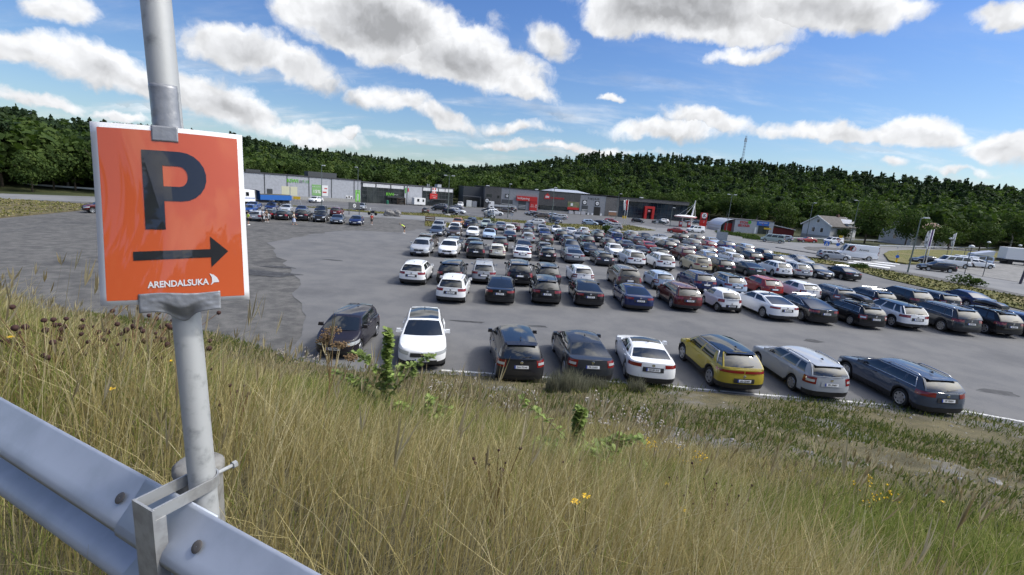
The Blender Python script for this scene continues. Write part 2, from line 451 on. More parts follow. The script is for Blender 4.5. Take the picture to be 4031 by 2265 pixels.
('S',70.46,115.12,185.0,'coupe','red',''),
('S',77.60,116.27,185.0,'cvan','white',''),
('S',57.04,79.19,165.0,'bigvan','white','logo'),
('S',51.38,76.18,-15.0,'wagon','silver',''),
('S',62.64,69.95,168.0,'wagon','black',''),
('S',70.21,80.61,170.0,'sedan','black',''),
('S',72.34,78.21,170.0,'van','white',''),
('S',78.94,83.57,170.0,'cvan','white',''),
('S',79.59,81.37,-12.0,'wagon','white',''),
('S',82.72,85.02,172.0,'van','lightblue','poptop'),
('Z',-55.26,62.94,-125.0,'suv','darkred',''),
]
EDGE=[(-23.5,20.7),(-18.8,20.6),(-15.3,20.1),(-12.0,18.9),(-8.5,17.2),(-5.5,16.5),(-2.3,16.8),(2.0,17.1),(5.9,17.2),(9.6,16.9),(15.5,16.8),(17.7,16.8),(18.8,15.9)]
ASPHALT=[(-25.0,46.9),(-23.4,44.9),(-20.8,40.5),(-18.3,36.6),(-16.0,33.1),(-14.5,31.3),(-10.3,22.9),(-8.9,18.7),(-9.0,17.4),(-8.4,16.7),(-2.1,15.9),(5.6,16.1),(14.6,15.7),(17.7,14.8),(23.1,14.6),(45.8,30.7),(45.0,40.7),(45.2,43.7),(44.7,48.8),(44.7,51.3),(44.2,55.9),(45.0,60.6),(48.2,67.4),(45.1,65.9),(42.2,70.5),(41.9,76.6),(41.3,81.4),(37.2,91.9),(25.6,89.9),(21.9,95.9),(7.7,89.8),(-6.5,85.4),(-12.2,79.7),(-14.3,79.3),(-13.8,77.9),(-15.7,70.0),(-16.7,66.1),(-21.3,64.8),(-23.8,61.8),(-24.9,56.3),(-24.8,49.6)]
ROAD=[(-53.3,77.6),(-47.3,85.3),(-38.6,87.4),(-30.8,86.3),(-26.0,91.6),(-20.8,91.8),(-16.4,92.2),(-11.8,93.6),(-20.9,92.1),(-17.5,90.2),(-12.2,89.4),(-6.9,88.8),(0.5,89.5),(13.8,96.2),(23.4,102.9),(26.9,94.9),(33.1,98.1),(40.1,91.5),(42.2,90.2),(39.8,92.3),(43.6,86.0),(47.3,77.1),(50.1,71.6),(50.2,68.4),(51.2,70.0),(53.3,66.3),(55.7,63.9),(55.9,59.4),(56.3,51.4),(42.7,32.5),(239.6,191.1),(178.0,166.8),(97.2,123.6),(63.6,111.4),(58.9,115.0),(61.5,150.6),(43.2,134.3),(38.2,129.3),(36.5,136.0),(31.8,133.9),(16.4,117.0),(2.8,114.7),(-10.6,112.4),(-21.9,114.0),(-31.3,104.9),(-43.1,104.6),(-49.8,104.2),(-57.1,99.6),(-60.1,87.5)]
STRIP=[(-50.3,105.2),(-43.5,105.7),(-31.5,105.5),(-22.0,114.4),(-9.8,115.3),(-10.7,112.9),(2.8,114.7),(8.9,113.4),(16.4,117.0),(22.5,120.6),(29.0,131.6),(31.0,130.2),(32.6,122.7),(34.1,116.5),(24.3,106.7),(13.4,101.3),(8.2,104.6),(2.6,105.7),(-9.9,105.3),(-20.2,105.5),(-30.3,101.5),(-42.5,103.4),(-49.3,103.1)]
VERGE=[(-17.4,89.8),(-12.1,88.7),(-6.8,87.9),(0.5,88.5),(13.6,95.1),(23.1,101.2),(26.6,93.9),(32.6,96.5),(39.6,90.4),(41.6,89.1),(39.2,90.9),(42.9,84.7),(46.7,76.0),(49.4,70.6),(49.6,67.5),(50.0,68.3),(51.7,64.3),(52.2,59.7),(52.7,55.8),(53.7,49.0),(41.1,31.2),(31.7,23.7),(45.4,41.1),(45.6,44.2),(44.9,49.1),(44.9,51.6),(44.5,56.2),(45.3,61.1),(48.6,67.9),(45.4,66.3),(42.5,71.0),(42.2,77.1),(41.5,81.9),(37.6,92.9),(25.8,90.6),(22.0,96.6),(7.8,90.2),(-6.5,86.1),(-12.3,80.3),(-15.5,79.9)]
ROUNDGRASS=[(73.6,94.5),(82.0,104.0),(99.8,117.9),(116.8,126.5),(134.0,131.2),(102.9,100.6),(92.9,97.0),(85.7,95.1),(77.9,89.1),(67.0,78.0),(63.8,76.9),(62.8,77.9),(63.2,79.7)]
RIGHTLOT=[(66.3,77.2),(77.5,88.6),(85.1,94.4),(92.4,96.5),(102.3,100.1),(108.9,101.3),(112.5,101.8),(67.4,59.1),(68.4,62.9),(66.9,67.1),(68.4,72.9)]
HEDGE=[(47.0,121.6),(55.2,129.5),(58.4,126.0),(59.1,118.0),(56.3,110.7),(49.5,106.5),(47.5,112.0),(44.2,113.8)]
ISLAND=[(50.2,91.3),(51.7,92.9),(54.8,85.1),(53.5,83.2)]
APRON=[(58.9,96.9),(61.7,100.2),(66.4,102.8),(70.5,102.6),(66.3,96.9),(58.1,90.9),(57.1,92.5)]
LEFTVERGE=[(-77.3,56.8),(-77.4,70.4),(-68.4,71.8),(-63.6,71.7),(-59.8,66.6),(-58.1,60.6),(-55.2,49.9),(-55.2,40.3)]
LEFTROAD=[(-88.7,65.4),(-87.7,79.8),(-79.2,88.6),(-71.6,96.5),(-57.6,100.1),(-48.9,84.9),(-60.5,79.5),(-69.1,77.1),(-78.1,71.0),(-81.1,59.7)]
KIWILOT=[(-95,105),(-76,121.5),(-22.5,163.5),(-10,180),(72,197),(95,165),(62,140),(30,120),(2.8,114.7),(-10.6,112.4),(-21.9,114.0),(-31.3,104.9),(-43.1,104.6),(-49.8,104.2),(-57.1,99.6)]
LINE=[(-2.5,17.0),(2.0,17.1),(5.9,17.2),(9.6,17.0),(13.2,17.0),(15.6,16.9),(17.8,16.9),(19.8,16.2)]
ZEBRA=[(52.4,73.8),(56.0,70.1),(54.8,68.6),(51.3,72.5),(55.0,76.4),(59.3,73.4),(58.3,72.0),(53.8,74.9),(57.7,78.7),(62.9,77.0),(61.9,75.7),(56.7,77.5)]
SKY=[(-51.85,3.81),(-46.95,4.03),(-45.66,3.71),(-44.06,3.29),(-41.79,3.57),(-38.79,3.75),(-36.75,3.87),(-29.57,3.68),(-24.37,3.07),(-19.52,3.01),(-14.35,2.89),(-10.76,2.85),(-7.53,2.66),(-3.35,2.99),(-0.57,3.57),(4.03,4.53),(6.75,5.15),(9.45,5.58),(13.91,5.56),(17.33,5.73),(21.47,5.61),(24.65,5.33),(29.07,5.28),(32.53,4.94),(35.76,4.56),(38.71,4.41),(41.44,4.23),(43.99,3.92),(45.78,3.67),(50.39,3.61)]
# ---------------------------------------------------------------- ground
_ex = np.array([-60]+[p[0] for p in EDGE]+[40, 80.]); _ey = np.array([46]+[p[1] for p in EDGE]+[13, 6.])
def y_edge(x): return np.interp(x, _ex, _ey)
def y_rail(x): return 1.06-.459*(np.asarray(x)+.89)
def bank_z(x, y, rough=True):
    x = np.asarray(x, float); y = np.asarray(y, float)
    ye = y_edge(x); t = np.clip((ye-y)/np.maximum(ye-y_rail(x), 1.), 0, 1.4)
    z = 5.45*np.minimum(t/.94, 1)**np.interp(x, [-9, -3, 4, 12], [1.5, 1.3, 1.2, 1.25])
    if rough:
        z = z + np.clip(t*6, 0, 1)*(.09*np.sin(x*1.3+y*.7)*np.sin(y*1.1-x*.4)+.05*np.sin(x*3.1+1)*np.sin(y*2.7))
    return z
def bank_hit(px, py):
    """where the line of sight through a photo point meets the bank or the flat ground"""
    q = ray(px, py); t = .6
    while t < 120:
        p = q*t+[0, 0, CAM_Z]
        if p[2] <= max(float(bank_z(p[0], p[1])), 0.): return p
        t += .04
    return p
def sheet(name, poly, z, m, thick=0., kind='structure'):
    b = MB(); n = len(poly)
    if thick: b.prism(poly, z-thick, z)
    else: b.add([(x, y, z) for x, y in poly], [tuple(range(n))])
    o = b.obj(name, m)
    if not thick and o.data.polygons[0].normal.z < 0: o.data.flip_normals()
    return struct(o, kind)
def surface_mat(name, c1, c2, sc, c3=None, sc3=.12, rough=.9, bump=(60, .25, .01), lo=.35, hi=.65, lo3=.52, hi3=.7):
    m = bpy.data.materials.new(name); m.use_nodes = True; t = NT(m.node_tree); b = t.n['Principled BSDF']
    P = t.add('ShaderNodeTexCoord').outputs['Object']
    c = t.mix(t.smooth(t.noise(P, sc, 7, .65), lo, hi), c1, c2)
    if c3: c = t.mix(t.smooth(t.noise(P, sc3, 6, .62), lo3, hi3), c, c3)
    g = t.noise(P, 38, 2, .7); c = t.mix(t.smooth(g, .2, .8), t.mix(1, c, (.82,.82,.82), 'MULTIPLY'), t.mix(1, c, (1.14,1.14,1.14), 'MULTIPLY'))
    t.l.new(c, b.inputs['Base Color']); b.inputs['Roughness'].default_value = rough; b.inputs['Specular IOR Level'].default_value = .25
    bn = t.add('ShaderNodeBump'); bn.inputs['Strength'].default_value = bump[1]; bn.inputs['Distance'].default_value = bump[2]
    t.l.new(t.noise(P, bump[0], 3, .7), bn.inputs['Height']); t.l.new(bn.outputs[0], b.inputs['Normal'])
    return m
asph = surface_mat('lot_asphalt', (.130,.131,.135), (.163,.162,.161), .45, (.110,.111,.115), .13)
asph_f = surface_mat('forecourt_asphalt', (.105,.107,.112), (.14,.14,.143), .3, (.085,.086,.09), .1)
roadm = surface_mat('road_asphalt', (.17,.174,.18), (.215,.215,.215), .25, (.14,.143,.147), .07)
gravel = surface_mat('dark_gravel', (.085,.084,.082), (.145,.141,.133), 1.2, (.065,.065,.065), .22, bump=(25, .6, .04))
gravel2 = surface_mat('pale_gravel', (.17,.168,.16), (.25,.245,.235), .8, (.13,.13,.125), .15, bump=(25, .6, .04))
turf = surface_mat('verge_turf', (.105,.11,.03), (.17,.155,.05), .55, (.20,.165,.075), .14, bump=(30, .8, .08))
drym = surface_mat('dry_turf', (.10,.085,.04), (.19,.16,.09), .7, (.06,.065,.025), .2, bump=(30, .8, .08))
field = surface_mat('field_ground', (.03,.04,.014), (.06,.065,.025), .2, (.07,.07,.035), .03)
kerbm = surface_mat('kerb_stone', (.14,.14,.14), (.2,.2,.2), 2.)
soil = surface_mat('bank_soil', (.085,.076,.042), (.15,.130,.070), 1.1, (.175,.168,.155), .33, bump=(18, .9, .05), lo3=.54, hi3=.66)
track_m = mat('track_gravel', (.060,.061,.062), .95, noise=(2.2, (.12,.118,.113), .42, .6))
sheet('ground', [(2600*math.cos(a), 2600*math.sin(a)) for a in np.linspace(0, 2*math.pi, 48, endpoint=False)], -.06, field)
sheet('forecourt_pavement', KIWILOT, -.02, asph_f)
sheet('gravel_ground', [(-100, 10), (60, 10), (60, 93), (10, 97), (-20, 101), (-48, 99), (-60, 84), (-100, 70)], -.012, gravel)
sheet('road', ROAD, 0., roadm)
sheet('road_to_the_woods', LEFTROAD+[(-100, 70)], .004, roadm)
def jag(p, n0, n1, k=7, amp=.55):
    o = []; g_ = random.Random(3); m = len(p)
    for i in range(m):
        a, c = p[i], p[(i+1) % m]; o.append(a)
        if i < n0 or i >= m-n1:
            L = math.dist(a, c); q = max(1, int(L/1.3))
            for j in range(1, q): f = j/q; o.append((a[0]+(c[0]-a[0])*f+g_.gauss(0, amp*.55), a[1]+(c[1]-a[1])*f+g_.gauss(0, amp*.55)))
    return o
sheet('parking_lot_ground', jag(ASPHALT, 9, 7), .006, asph)
for k in range(9):                                                    # wheel tracks swept over the gravel
    cx, cy, R_, a0, a1 = -30+k*1.1, 47-k*.6, 14+k*2.3+(k % 2)*1.6, 1.5+.13*k, 3.2+.2*(k % 3); q = [(cx+(R_+s*.13)*math.cos(a), cy+(R_+s*.13)*.8*math.sin(a)) for s in (-1, 1) for a in (np.linspace(a0, a1, 18) if s < 0 else np.linspace(a1, a0, 18))]
    sheet('gravel_track_marking', q, -.006, track_m)
for nm, p, z, m in (('forecourt_verge_ground', STRIP, .1, turf), ('lot_verge_ground', VERGE, .09, turf), ('roundabout_ground', ROUNDGRASS, .25, turf), ('dealer_yard_ground', RIGHTLOT, .03, gravel2),
                    ('traffic_island_pavement', ISLAND, .13, kerbm), ('roundabout_apron_pavement', APRON, .05, gravel), ('gravel_verge_ground', LEFTVERGE, .12, drym)):
    sheet(nm, p, z, m, .2)
# painted line along the foot of the bank, worn through in places
wornline = mat('worn_line_paint', (.62,.62,.60), .7, noise=(1.6, (.14,.14,.138), .56, .64, 6))
b = MB()
for (x0, y0), (x1, y1) in zip(LINE[:-1], LINE[1:]):
    b.add([(x0, y0-.0+.06, .012), (x1, y1+.06, .012), (x1, y1+.2, .012), (x0, y0+.2, .012)], [(0, 1, 2, 3)])
struct(b.obj('road_marking', wornline, weld=True))
marks = MB()
for k in range(9):                                                     # bay lines of the supermarket forecourt
    x, y = -52+k*4.6, 113.5+k*1.5
    marks.add([(x, y, -.008), (x+.14, y, -.008), (x+2.3, y+4.6, -.008), (x+2.16, y+4.6, -.008)], [(0, 1, 2, 3)])
struct(marks.obj('bay_markings', white))
zeb = MB()
for k in range(3): zeb.add([(x, y, .010) for x, y in ZEBRA[4*k:4*k+4]], [(0, 1, 2, 3)])
struct(zeb.obj('crossing_markings', white))
# oil stains and drain covers on the lot
tarm = mat('tar_patch', (.035,.035,.036), .8, noise=(2.5, (.09,.09,.09), .45, .7))
for px, py, a, bb in ((640, 686, 3.4, 1.0), (700, 672, 1.2, .5), (2512, 988, .8, .35), (2045, 858, .55, .3), (1500, 762, .6, .25), (840, 655, .9, .25), (1180, 810, .9, .2), (1355, 822, .5, .2)):
    p = bank_hit(px, py); n = 18
    pts = [(p[0]+a*math.cos(t)*(1+.25*math.sin(3*t+px)), p[1]+bb*math.sin(t)*(1+.25*math.cos(2*t+py))) for t in np.linspace(0, 2*math.pi, n, endpoint=False)]
    sheet('road_stain_marking', pts, .010, tarm)
# the bank itself
gx = np.arange(-34, 46.01, .3); gy = np.arange(-8, 24.01, .3)
X, Y = np.meshgrid(gx, gy); ye = y_edge(X); Zb = bank_z(X, Y)+.012
Zb = np.where(Y > ye, -.2, Zb)
Vb = np.stack([X, np.where((Y > ye) & (Y < ye+.31), ye+.02, Y), np.where((Y > ye) & (Y < ye+.31), -.02, Zb)], -1).reshape(-1, 3)
nx = len(gx); idx = np.arange(len(gy)*nx).reshape(len(gy), nx)
Fb = np.stack([idx[:-1, :-1], idx[:-1, 1:], idx[1:, 1:], idx[1:, :-1]], -1).reshape(-1, 4)
keep = (Vb[Fb][:, :, 2].max(1) > -.1); bank = link('bank_terrain', np_mesh('bank_terrain', Vb, Fb[keep], soil)); struct(bank)
bank.data.polygons.foreach_set('use_smooth', [True]*len(bank.data.polygons))
# ---------------------------------------------------------------- hills
_ta = [-65, -47, -40, -34, -30, -20, -10, 0, 15, 25, 33, 40, 47, 65]
_d0 = [128, 128, 132, 150, 165, 188, 205, 222, 232, 222, 196, 190, 205, 205]
_d1 = [225, 230, 255, 290, 315, 390, 470, 440, 430, 430, 430, 430, 430, 430]
_sa = [p[0] for p in SKY]; _se = [p[1] for p in SKY]
def hill_z(th, r):
    d0 = np.interp(th, _ta, _d0); d1 = np.interp(th, _ta, _d1); hg = CAM_Z+d1*np.tan(np.radians(np.interp(th, _sa, _se)))-10.5
    t = np.clip((r-d0)/(d1-d0), 0, 1)
    return np.maximum(hg, 1)*(t**1.15*(1-.12*np.sin(t*math.pi)))-np.clip(r-d1, 0, 400)*.06
ths = np.arange(-65, 65.1, 1.); tt = np.concatenate([np.linspace(0, 1, 16), [1.15, 1.4, 1.8]])
Vh = []
for th in ths:
    d0 = np.interp(th, _ta, _d0); d1 = np.interp(th, _ta, _d1)
    for t in tt:
        r = d0+(d1-d0)*t; Vh.append((r*math.sin(rad(th)), r*math.cos(rad(th)), float(hill_z(th, r))-.05))
nt = len(tt); idx = np.arange(len(ths)*nt).reshape(len(ths), nt)
Fh = np.stack([idx[:-1, :-1], idx[1:, :-1], idx[1:, 1:], idx[:-1, 1:]], -1).reshape(-1, 4)
hill = link('hills', np_mesh('hills', Vh, Fh, field)); struct(hill); hill.data.polygons.foreach_set('use_smooth', [True]*len(hill.data.polygons))
# ---------------------------------------------------------------- trees
def leaf_mat(name, stops):
    m = bpy.data.materials.new(name); m.use_nodes = True; t = NT(m.node_tree); b = t.n['Principled BSDF']
    a = t.add('ShaderNodeAttribute', attribute_name='tint'); g = t.add('ShaderNodeNewGeometry')
    f = t.math('MULTIPLY_ADD', g.outputs['Random Per Island'], .34, t.math('MULTIPLY', a.outputs['Fac'], .66))
    t.l.new(t.ramp(f, stops), b.inputs['Base Color']); b.inputs['Roughness'].default_value = .75; b.inputs['Specular IOR Level'].default_value = .12
    tr = t.add('ShaderNodeBsdfTranslucent'); t.l.new(t.mix(1, t.ramp(f, stops), (1.1,1.25,.6), 'MULTIPLY'), tr.inputs['Color'])
    mx = t.add('ShaderNodeMixShader'); mx.inputs[0].default_value = .3; t.l.new(b.outputs[0], mx.inputs[1]); t.l.new(tr.outputs[0], mx.inputs[2])
    t.l.new(mx.outputs[0], t.n['Material Output'].inputs[0]); return m
broadm = leaf_mat('broadleaf_foliage', [(0, (.026,.046,.016)), (.35, (.044,.074,.021)), (.7, (.074,.110,.027)), (1, (.125,.150,.040))])
pinem = leaf_mat('pine_foliage', [(0, (.017,.032,.017)), (.4, (.029,.051,.023)), (.75, (.046,.070,.028)), (1, (.066,.088,.034))])
barkm = mat('tree_bark', (.075,.055,.04), .9, noise=(3, (.13,.10,.075), .4, .6), bump=(14, .6, .03))
birchm = mat('pale_bark', (.3,.28,.25), .8, noise=(3, (.08,.07,.06), .52, .62))
def crown(rng, kind, n, h, w, leaf):
    """leaf clusters (N,4,3) spread through a crown of height h and width w standing on z=0"""
    if kind == 'broad':
        K = int(rng.integers(13, 19)); zc = rng.uniform(.34, .86, K); aa = rng.uniform(0, 6.28, K)
        prof = np.sin(np.clip((zc-.16)/.84, 0, 1)*math.pi)**.6; rr = rng.uniform(.25, .72, K)*prof*w/2
        cs = np.stack([rr*np.cos(aa), rr*np.sin(aa), zc*h], 1); br = rng.uniform(.17, .29, K)*w*(.75+.35*prof)
        k = rng.choice(K, n, p=br**2/np.sum(br**2)); d = rng.normal(size=(n, 3)); d /= np.linalg.norm(d, axis=1)[:, None]; d[:, 2] = np.abs(d[:, 2])*np.where(rng.random(n) < .72, 1, -1)
        c = cs[k]+d*(br[k]*rng.uniform(.62, 1.06, n))[:, None]*np.array([1, 1, .85]); c[:, 2] = np.clip(c[:, 2], .1*h, h); nr = d
    elif kind == 'spruce':
        z = rng.beta(1.0, 1.35, n)*.94+.05; a = rng.uniform(0, 6.28, n); saw = 1-((z*11) % 1)*.45
        R = w/2*(1-z)**.85*saw*rng.uniform(.45, 1.05, n)*(1+.16*np.sin(a*5+z*20)); c = np.stack([R*np.cos(a), R*np.sin(a), z*h-.12*R], 1); nr = np.stack([np.cos(a), np.sin(a), np.full(n, .55)], 1)
    else:                                                                # scots pine: open layered top on a bare stem
        K = int(rng.integers(9, 13)); zc = rng.uniform(.45, .97, K); aa = rng.uniform(0, 6.28, K); rr = rng.uniform(.2, .9, K)*w/2*np.clip(1.25-zc, .2, .8)
        cs = np.stack([rr*np.cos(aa), rr*np.sin(aa), zc*h], 1); br = rng.uniform(.16, .27, K)*w
        k = rng.integers(0, K, n); d = rng.normal(size=(n, 3)); d /= np.linalg.norm(d, axis=1)[:, None]
        c = cs[k]+d*(br[k]*rng.uniform(.4, 1.05, n))[:, None]*np.array([1, 1, .5]); nr = d+[0, 0, .5]
    nr = nr+rng.normal(size=(n, 3))*.45; nr /= np.linalg.norm(nr, axis=1)[:, None]
    t1 = np.cross(nr, rng.normal(size=(n, 3))); t1 /= np.linalg.norm(t1, axis=1)[:, None]; t2 = np.cross(nr, t1)
    s = leaf*rng.uniform(.55, 1.25, n)[:, None]; asp = rng.uniform(.5, .9, n)[:, None]
    q = np.stack([c-t1*s, c-t2*s*asp+nr*s*.2, c+t1*s*rng.uniform(.7, 1.1, n)[:, None], c+t2*s*asp-nr*s*.15], 1)
    return q
def tint_attr(me, vals):
    a = me.color_attributes.new('tint', 'FLOAT_COLOR', 'POINT'); v = np.repeat(np.asarray(vals, np.float32)[:, None], 4, 1); v[:, 3] = 1; a.data.foreach_set('color', v.ravel())
protos = {k: [crown(np.random.default_rng(100+i), k, n, 1, 1*w, lf) for i in range(5)] for k, n, w, lf in (('broad', 230, .85, .078), ('spruce', 190, .42, .062), ('pine', 180, .6, .062))}
def forest(name, kinds, n, rfun, seed, m):
    rng = np.random.default_rng(seed); Q = []; T = []
    for i in range(n):
        th = rng.uniform(-58, 58); d0 = np.interp(th, _ta, _d0); d1 = np.interp(th, _ta, _d1); u = rfun(rng, th); r = d0+(d1-d0)*u
        kd = kinds[int(rng.integers(len(kinds)))]; P = protos[kd][int(rng.integers(5))]
        h = rng.uniform(7.5, 11.5)*(1.12 if kd == 'spruce' else 1)*(.8 if u > .9 else 1); wv = h*rng.uniform(.85, 1.15)
        a = rng.uniform(0, 6.28); ca, sa = math.cos(a), math.sin(a); q = P*np.array([wv, wv, h]); q = np.stack([q[..., 0]*ca-q[..., 1]*sa, q[..., 0]*sa+q[..., 1]*ca, q[..., 2]], -1)
        Q.append(q+np.array([r*math.sin(rad(th)), r*math.cos(rad(th)), float(hill_z(th, r))-.3])); T.append(np.full(len(P)*4, np.clip(rng.normal(.45, .22), 0, 1)))
    V = np.concatenate(Q).reshape(-1, 3); me = np_mesh(name, V, np.arange(len(V)).reshape(-1, 4), m); tint_attr(me, np.concatenate(T))
    return struct(link(name, me), 'stuff')
pine_share = lambda th: np.interp(th, [-58, -40, -20, -5, 5, 20, 32, 58], [.35, .3, .35, .5, .85, .8, .55, .5])
o = forest('pine_forest', ['pine', 'pine', 'spruce'], 4200, lambda g, th: (g.uniform(.12, 1.08) if g.random() < pine_share(th) else g.uniform(.55, 1.08)), 21, pinem); tag(o, 'dark pine wood covering the upper slopes of the hills', 'forest', None, 'stuff')
o = forest('broadleaf_forest', ['broad'], 2300, lambda g, th: g.beta(1.0, 2.0)*1.0+.03, 22, broadm); tag(o, 'green broadleaf wood along the lower slopes of the hills', 'forest', None, 'stuff')
# single trees that stand out at the foot of the hills, by the houses and the road
TREES = []
def tree_proto(name, kind, seed, h, w, n, leaf, m, bark):
    rng = np.random.default_rng(seed); q = crown(rng, kind, n, h, w, leaf)
    root = thing(name, '', 'tree'); V = q.reshape(-1, 3); me = np_mesh('crown', V, np.arange(len(V)).reshape(-1, 4), m)
    tint_attr(me, np.repeat(np.clip(.5+.28*np.sin(q.mean(1)[:, 0]*1.7+seed)*np.sin(q.mean(1)[:, 2]*1.3)+.1*rng.normal(size=n), 0, 1), 4)); link('crown', me, root)
    b = MB(); hh = h*(.95 if kind != 'broad' else .72); b.tube([(0, 0, -.3), (.04*h*.1, 0, hh*.35), (-.03*h*.1, .05, hh*.7), (0, 0, hh)], [h*.021, h*.017, h*.011, h*.003], 7)
    for i in range(7):
        a = rng.uniform(0, 6.28); z = hh*rng.uniform(.35, .85); L = w*rng.uniform(.2, .36); b.tube([(0, 0, z), (L*.5*math.cos(a), L*.5*math.sin(a), z+L*.35), (L*math.cos(a), L*math.sin(a), z+L*.8)], [h*.008, h*.005, h*.002], 5)
    b.obj('trunk', bark, root, smooth=True); kids(root); return root
PT = {'round': tree_proto('broadleaf_tree', 'broad', 31, 10, 9.5, 2600, .30, broadm, barkm), 'tall': tree_proto('broadleaf_tree', 'broad', 32, 12, 7.5, 2400, .30, broadm, birchm),
      'bush': tree_proto('bushy_tree', 'broad', 33, 6, 6.5, 1500, .26, broadm, barkm), 'spruce': tree_proto('spruce_tree', 'spruce', 34, 14, 5.5, 2200, .34, pinem, barkm), 'pine': tree_proto('pine_tree', 'pine', 35, 13, 7, 1700, .30, pinem, barkm)}
_tu = {}
def plant(kind, x, y, s, label, group, z=0., name=None):
    p = PT[kind]; o = p if kind not in _tu else copy_tree(p); _tu[kind] = 1
    o.location = (x, y, z); o.scale = (s*random.uniform(.9, 1.1), s*random.uniform(.9, 1.1), s); o.rotation_euler = (0, 0, random.uniform(0, 6.28)); tag(o, label, 'tree', group); return o
def pol(th, r): return r*math.sin(rad(th)), r*math.cos(rad(th))
ZONES = [(-50, -41, 3, 'tree at the wood edge behind the guardrail beyond the gravel yard'), (-40, -24, 7, 'tree in the green belt behind the grey supermarket'), (-24, -6, 12, 'tree in the belt behind the charity shop end and the timber yard'),
         (-5, 20, 10, "tree in the belt behind the builders' merchant"), (20, 29, -8, 'tree behind the fuel canopy and the car wash'), (29, 48, -24, 'tree on the slope behind the houses by the junction')]
KN = {'round': 'rounded broadleaf', 'tall': 'tall slender broadleaf', 'bush': 'low bushy', 'spruce': 'dark pointed spruce', 'pine': 'open crowned pine'}
for a0, a1, off, lab in ZONES:
    th = a0
    while th < a1:
        kd = random.choice(['round', 'tall', 'round', 'tall', 'bush', 'round', 'spruce' if a0 > 25 else 'pine'])
        r = float(np.interp(th, _ta, _d0))+off*.3+random.uniform(-4, 6); x, y = pol(th, r)
        plant(kd, x, y, random.uniform(.75, 1.12), KN[kd]+' '+lab, KN[kd]+' trees: '+lab, max(float(hill_z(th, r)), 0)-.1); th += random.uniform(1.15, 1.9)
for kd, x, y, s, lab in (('round', 96, 131, 1.15, 'large rounded tree beside the white house with the dark roof'), ('round', 108, 132, 1.0, 'dense rounded tree between the white house and the red roofed house'), ('bush', 117, 133, 1.1, 'dark bushy tree in front of the house with the red brown roof'),
        ('bush', 92, 133.5, .62, 'small bushy tree hiding the porch of the white house'), ('bush', 125, 137, .9, 'bushy tree beside the gable end of the red roofed house'), ('spruce', 138, 168, 1.35, 'big dark spruce towering over the red roofed house'),
        ('round', 84, 152, .95, 'broad tree behind the red shed and the car wash'), ('tall', 79, 158, .9, 'slender tree behind the car wash building'), ('round', 150, 166, 1.0, 'rounded tree by the yellow house behind the brown fence'),
        ('tall', 165, 178, 1.05, 'tall tree next to the yellow house gable'), ('round', 178, 176, 1.1, 'rounded tree between the yellow house and the pale sheds'), ('tall', -96, 101, 1.0, 'pale green birch standing out before the dark wood by the road'),
        ('tall', -88, 104, .85, 'smaller pale birch beside the first one before the dark wood'), ('bush', -101, 92, .8, 'grey green willow bush at the road guardrail'), ('bush', -82, 106, .6, 'low willow bush between the birches and the orange sign')):
    plant(kd, x, y, s, lab, None)

for kd, o in PT.items():
    if kd not in _tu:
        for c in list(o.children): bpy.data.objects.remove(c)
        bpy.data.objects.remove(o)

# wood across the road behind the viewer: it shows as the dark half of the reflections in the sign and the rear windows
rng_ = np.random.default_rng(77); Q = []; T = []
for i in range(150):
    x = rng_.uniform(-70, 70); y = -22-.46*x+rng_.uniform(-14, 0) if x < 20 else -34+rng_.uniform(-10, 0); y = min(y, -14); P_ = protos['broad' if i % 3 else 'spruce'][i % 5]; h = rng_.uniform(6, 10); a = rng_.uniform(0, 6.28); ca, sa = math.cos(a), math.sin(a); q = P_*np.array([h, h, h]); q = np.stack([q[..., 0]*ca-q[..., 1]*sa, q[..., 0]*sa+q[..., 1]*ca, q[..., 2]], -1); Q.append(q+np.array([x, y, 5.0])); T.append(np.full(len(P_)*4, np.clip(rng_.normal(.45, .2), 0, 1)))
V_ = np.concatenate(Q).reshape(-1, 3); me = np_mesh('roadside_woods', V_, np.arange(len(V_)).reshape(-1, 4), broadm); tint_attr(me, np.concatenate(T)); tag(struct(link('roadside_woods', me), 'stuff'), 'wood across the road from the guardrail', 'forest')
sheet('upper_road', [(-80, 30), (-30, 12), (-2, .5), (12, -6), (60, -28), (60, -60), (-80, -20)], 5.44, roadm)
# ---------------------------------------------------------------- buildings
class Frame:
    """local frame on a facade: along, outward (towards the viewer), up"""
    def __init__(s, p1, p2):
        p1 = Vector((*p1, 0)); e = (Vector((*p2, 0))-p1); s.L = e.length; s.p = p1; s.rz = math.atan2(e.y, e.x)
def panelm(name, c, c2=None, sc=1.5, rough=.5): return mat(name, c, rough, 0, .4, noise=(sc, c2 or tuple(v*.86 for v in c), .4, .65))
cladg = panelm('light_grey_cladding', (.42,.435,.47)); cladd = mat('dark_grey_cladding', (.07,.075,.08), .55); cladw = panelm('white_cladding', (.66,.67,.68))
conc = panelm('concrete', (.36,.355,.34), None, 3, .85); curtain = mat('curtain_wall_glass', (.018,.024,.026), .06, 0, .8, noise=(.22, (.05,.06,.06), .45, .62)); frame_m = mat('window_frame_metal', (.05,.055,.06), .45)
slatm = mat('grey_slat_cladding', (.16,.155,.15), .75, noise=(2.2, (.11,.105,.10), .4, .62)); greyw = panelm('mid_grey_render', (.27,.28,.30))
redm = mat('signal_red', (.50,.022,.020), .45); greenm = mat('leaf_green', (.08,.36,.03), .5); limem = mat('lime_green', (.16,.50,.05), .5); paleg = mat('poster_green', (.22,.42,.16), .5); darkroof = mat('dark_roof', (.05,.05,.055), .7)
yellowm = mat('sign_yellow', (.62,.40,.02), .5); bluem = mat('sign_blue', (.02,.13,.52), .45); orangem = mat('plant_orange', (.42,.12,.02), .6); silverm = mat('pale_metal', (.5,.52,.55), .4, .4)
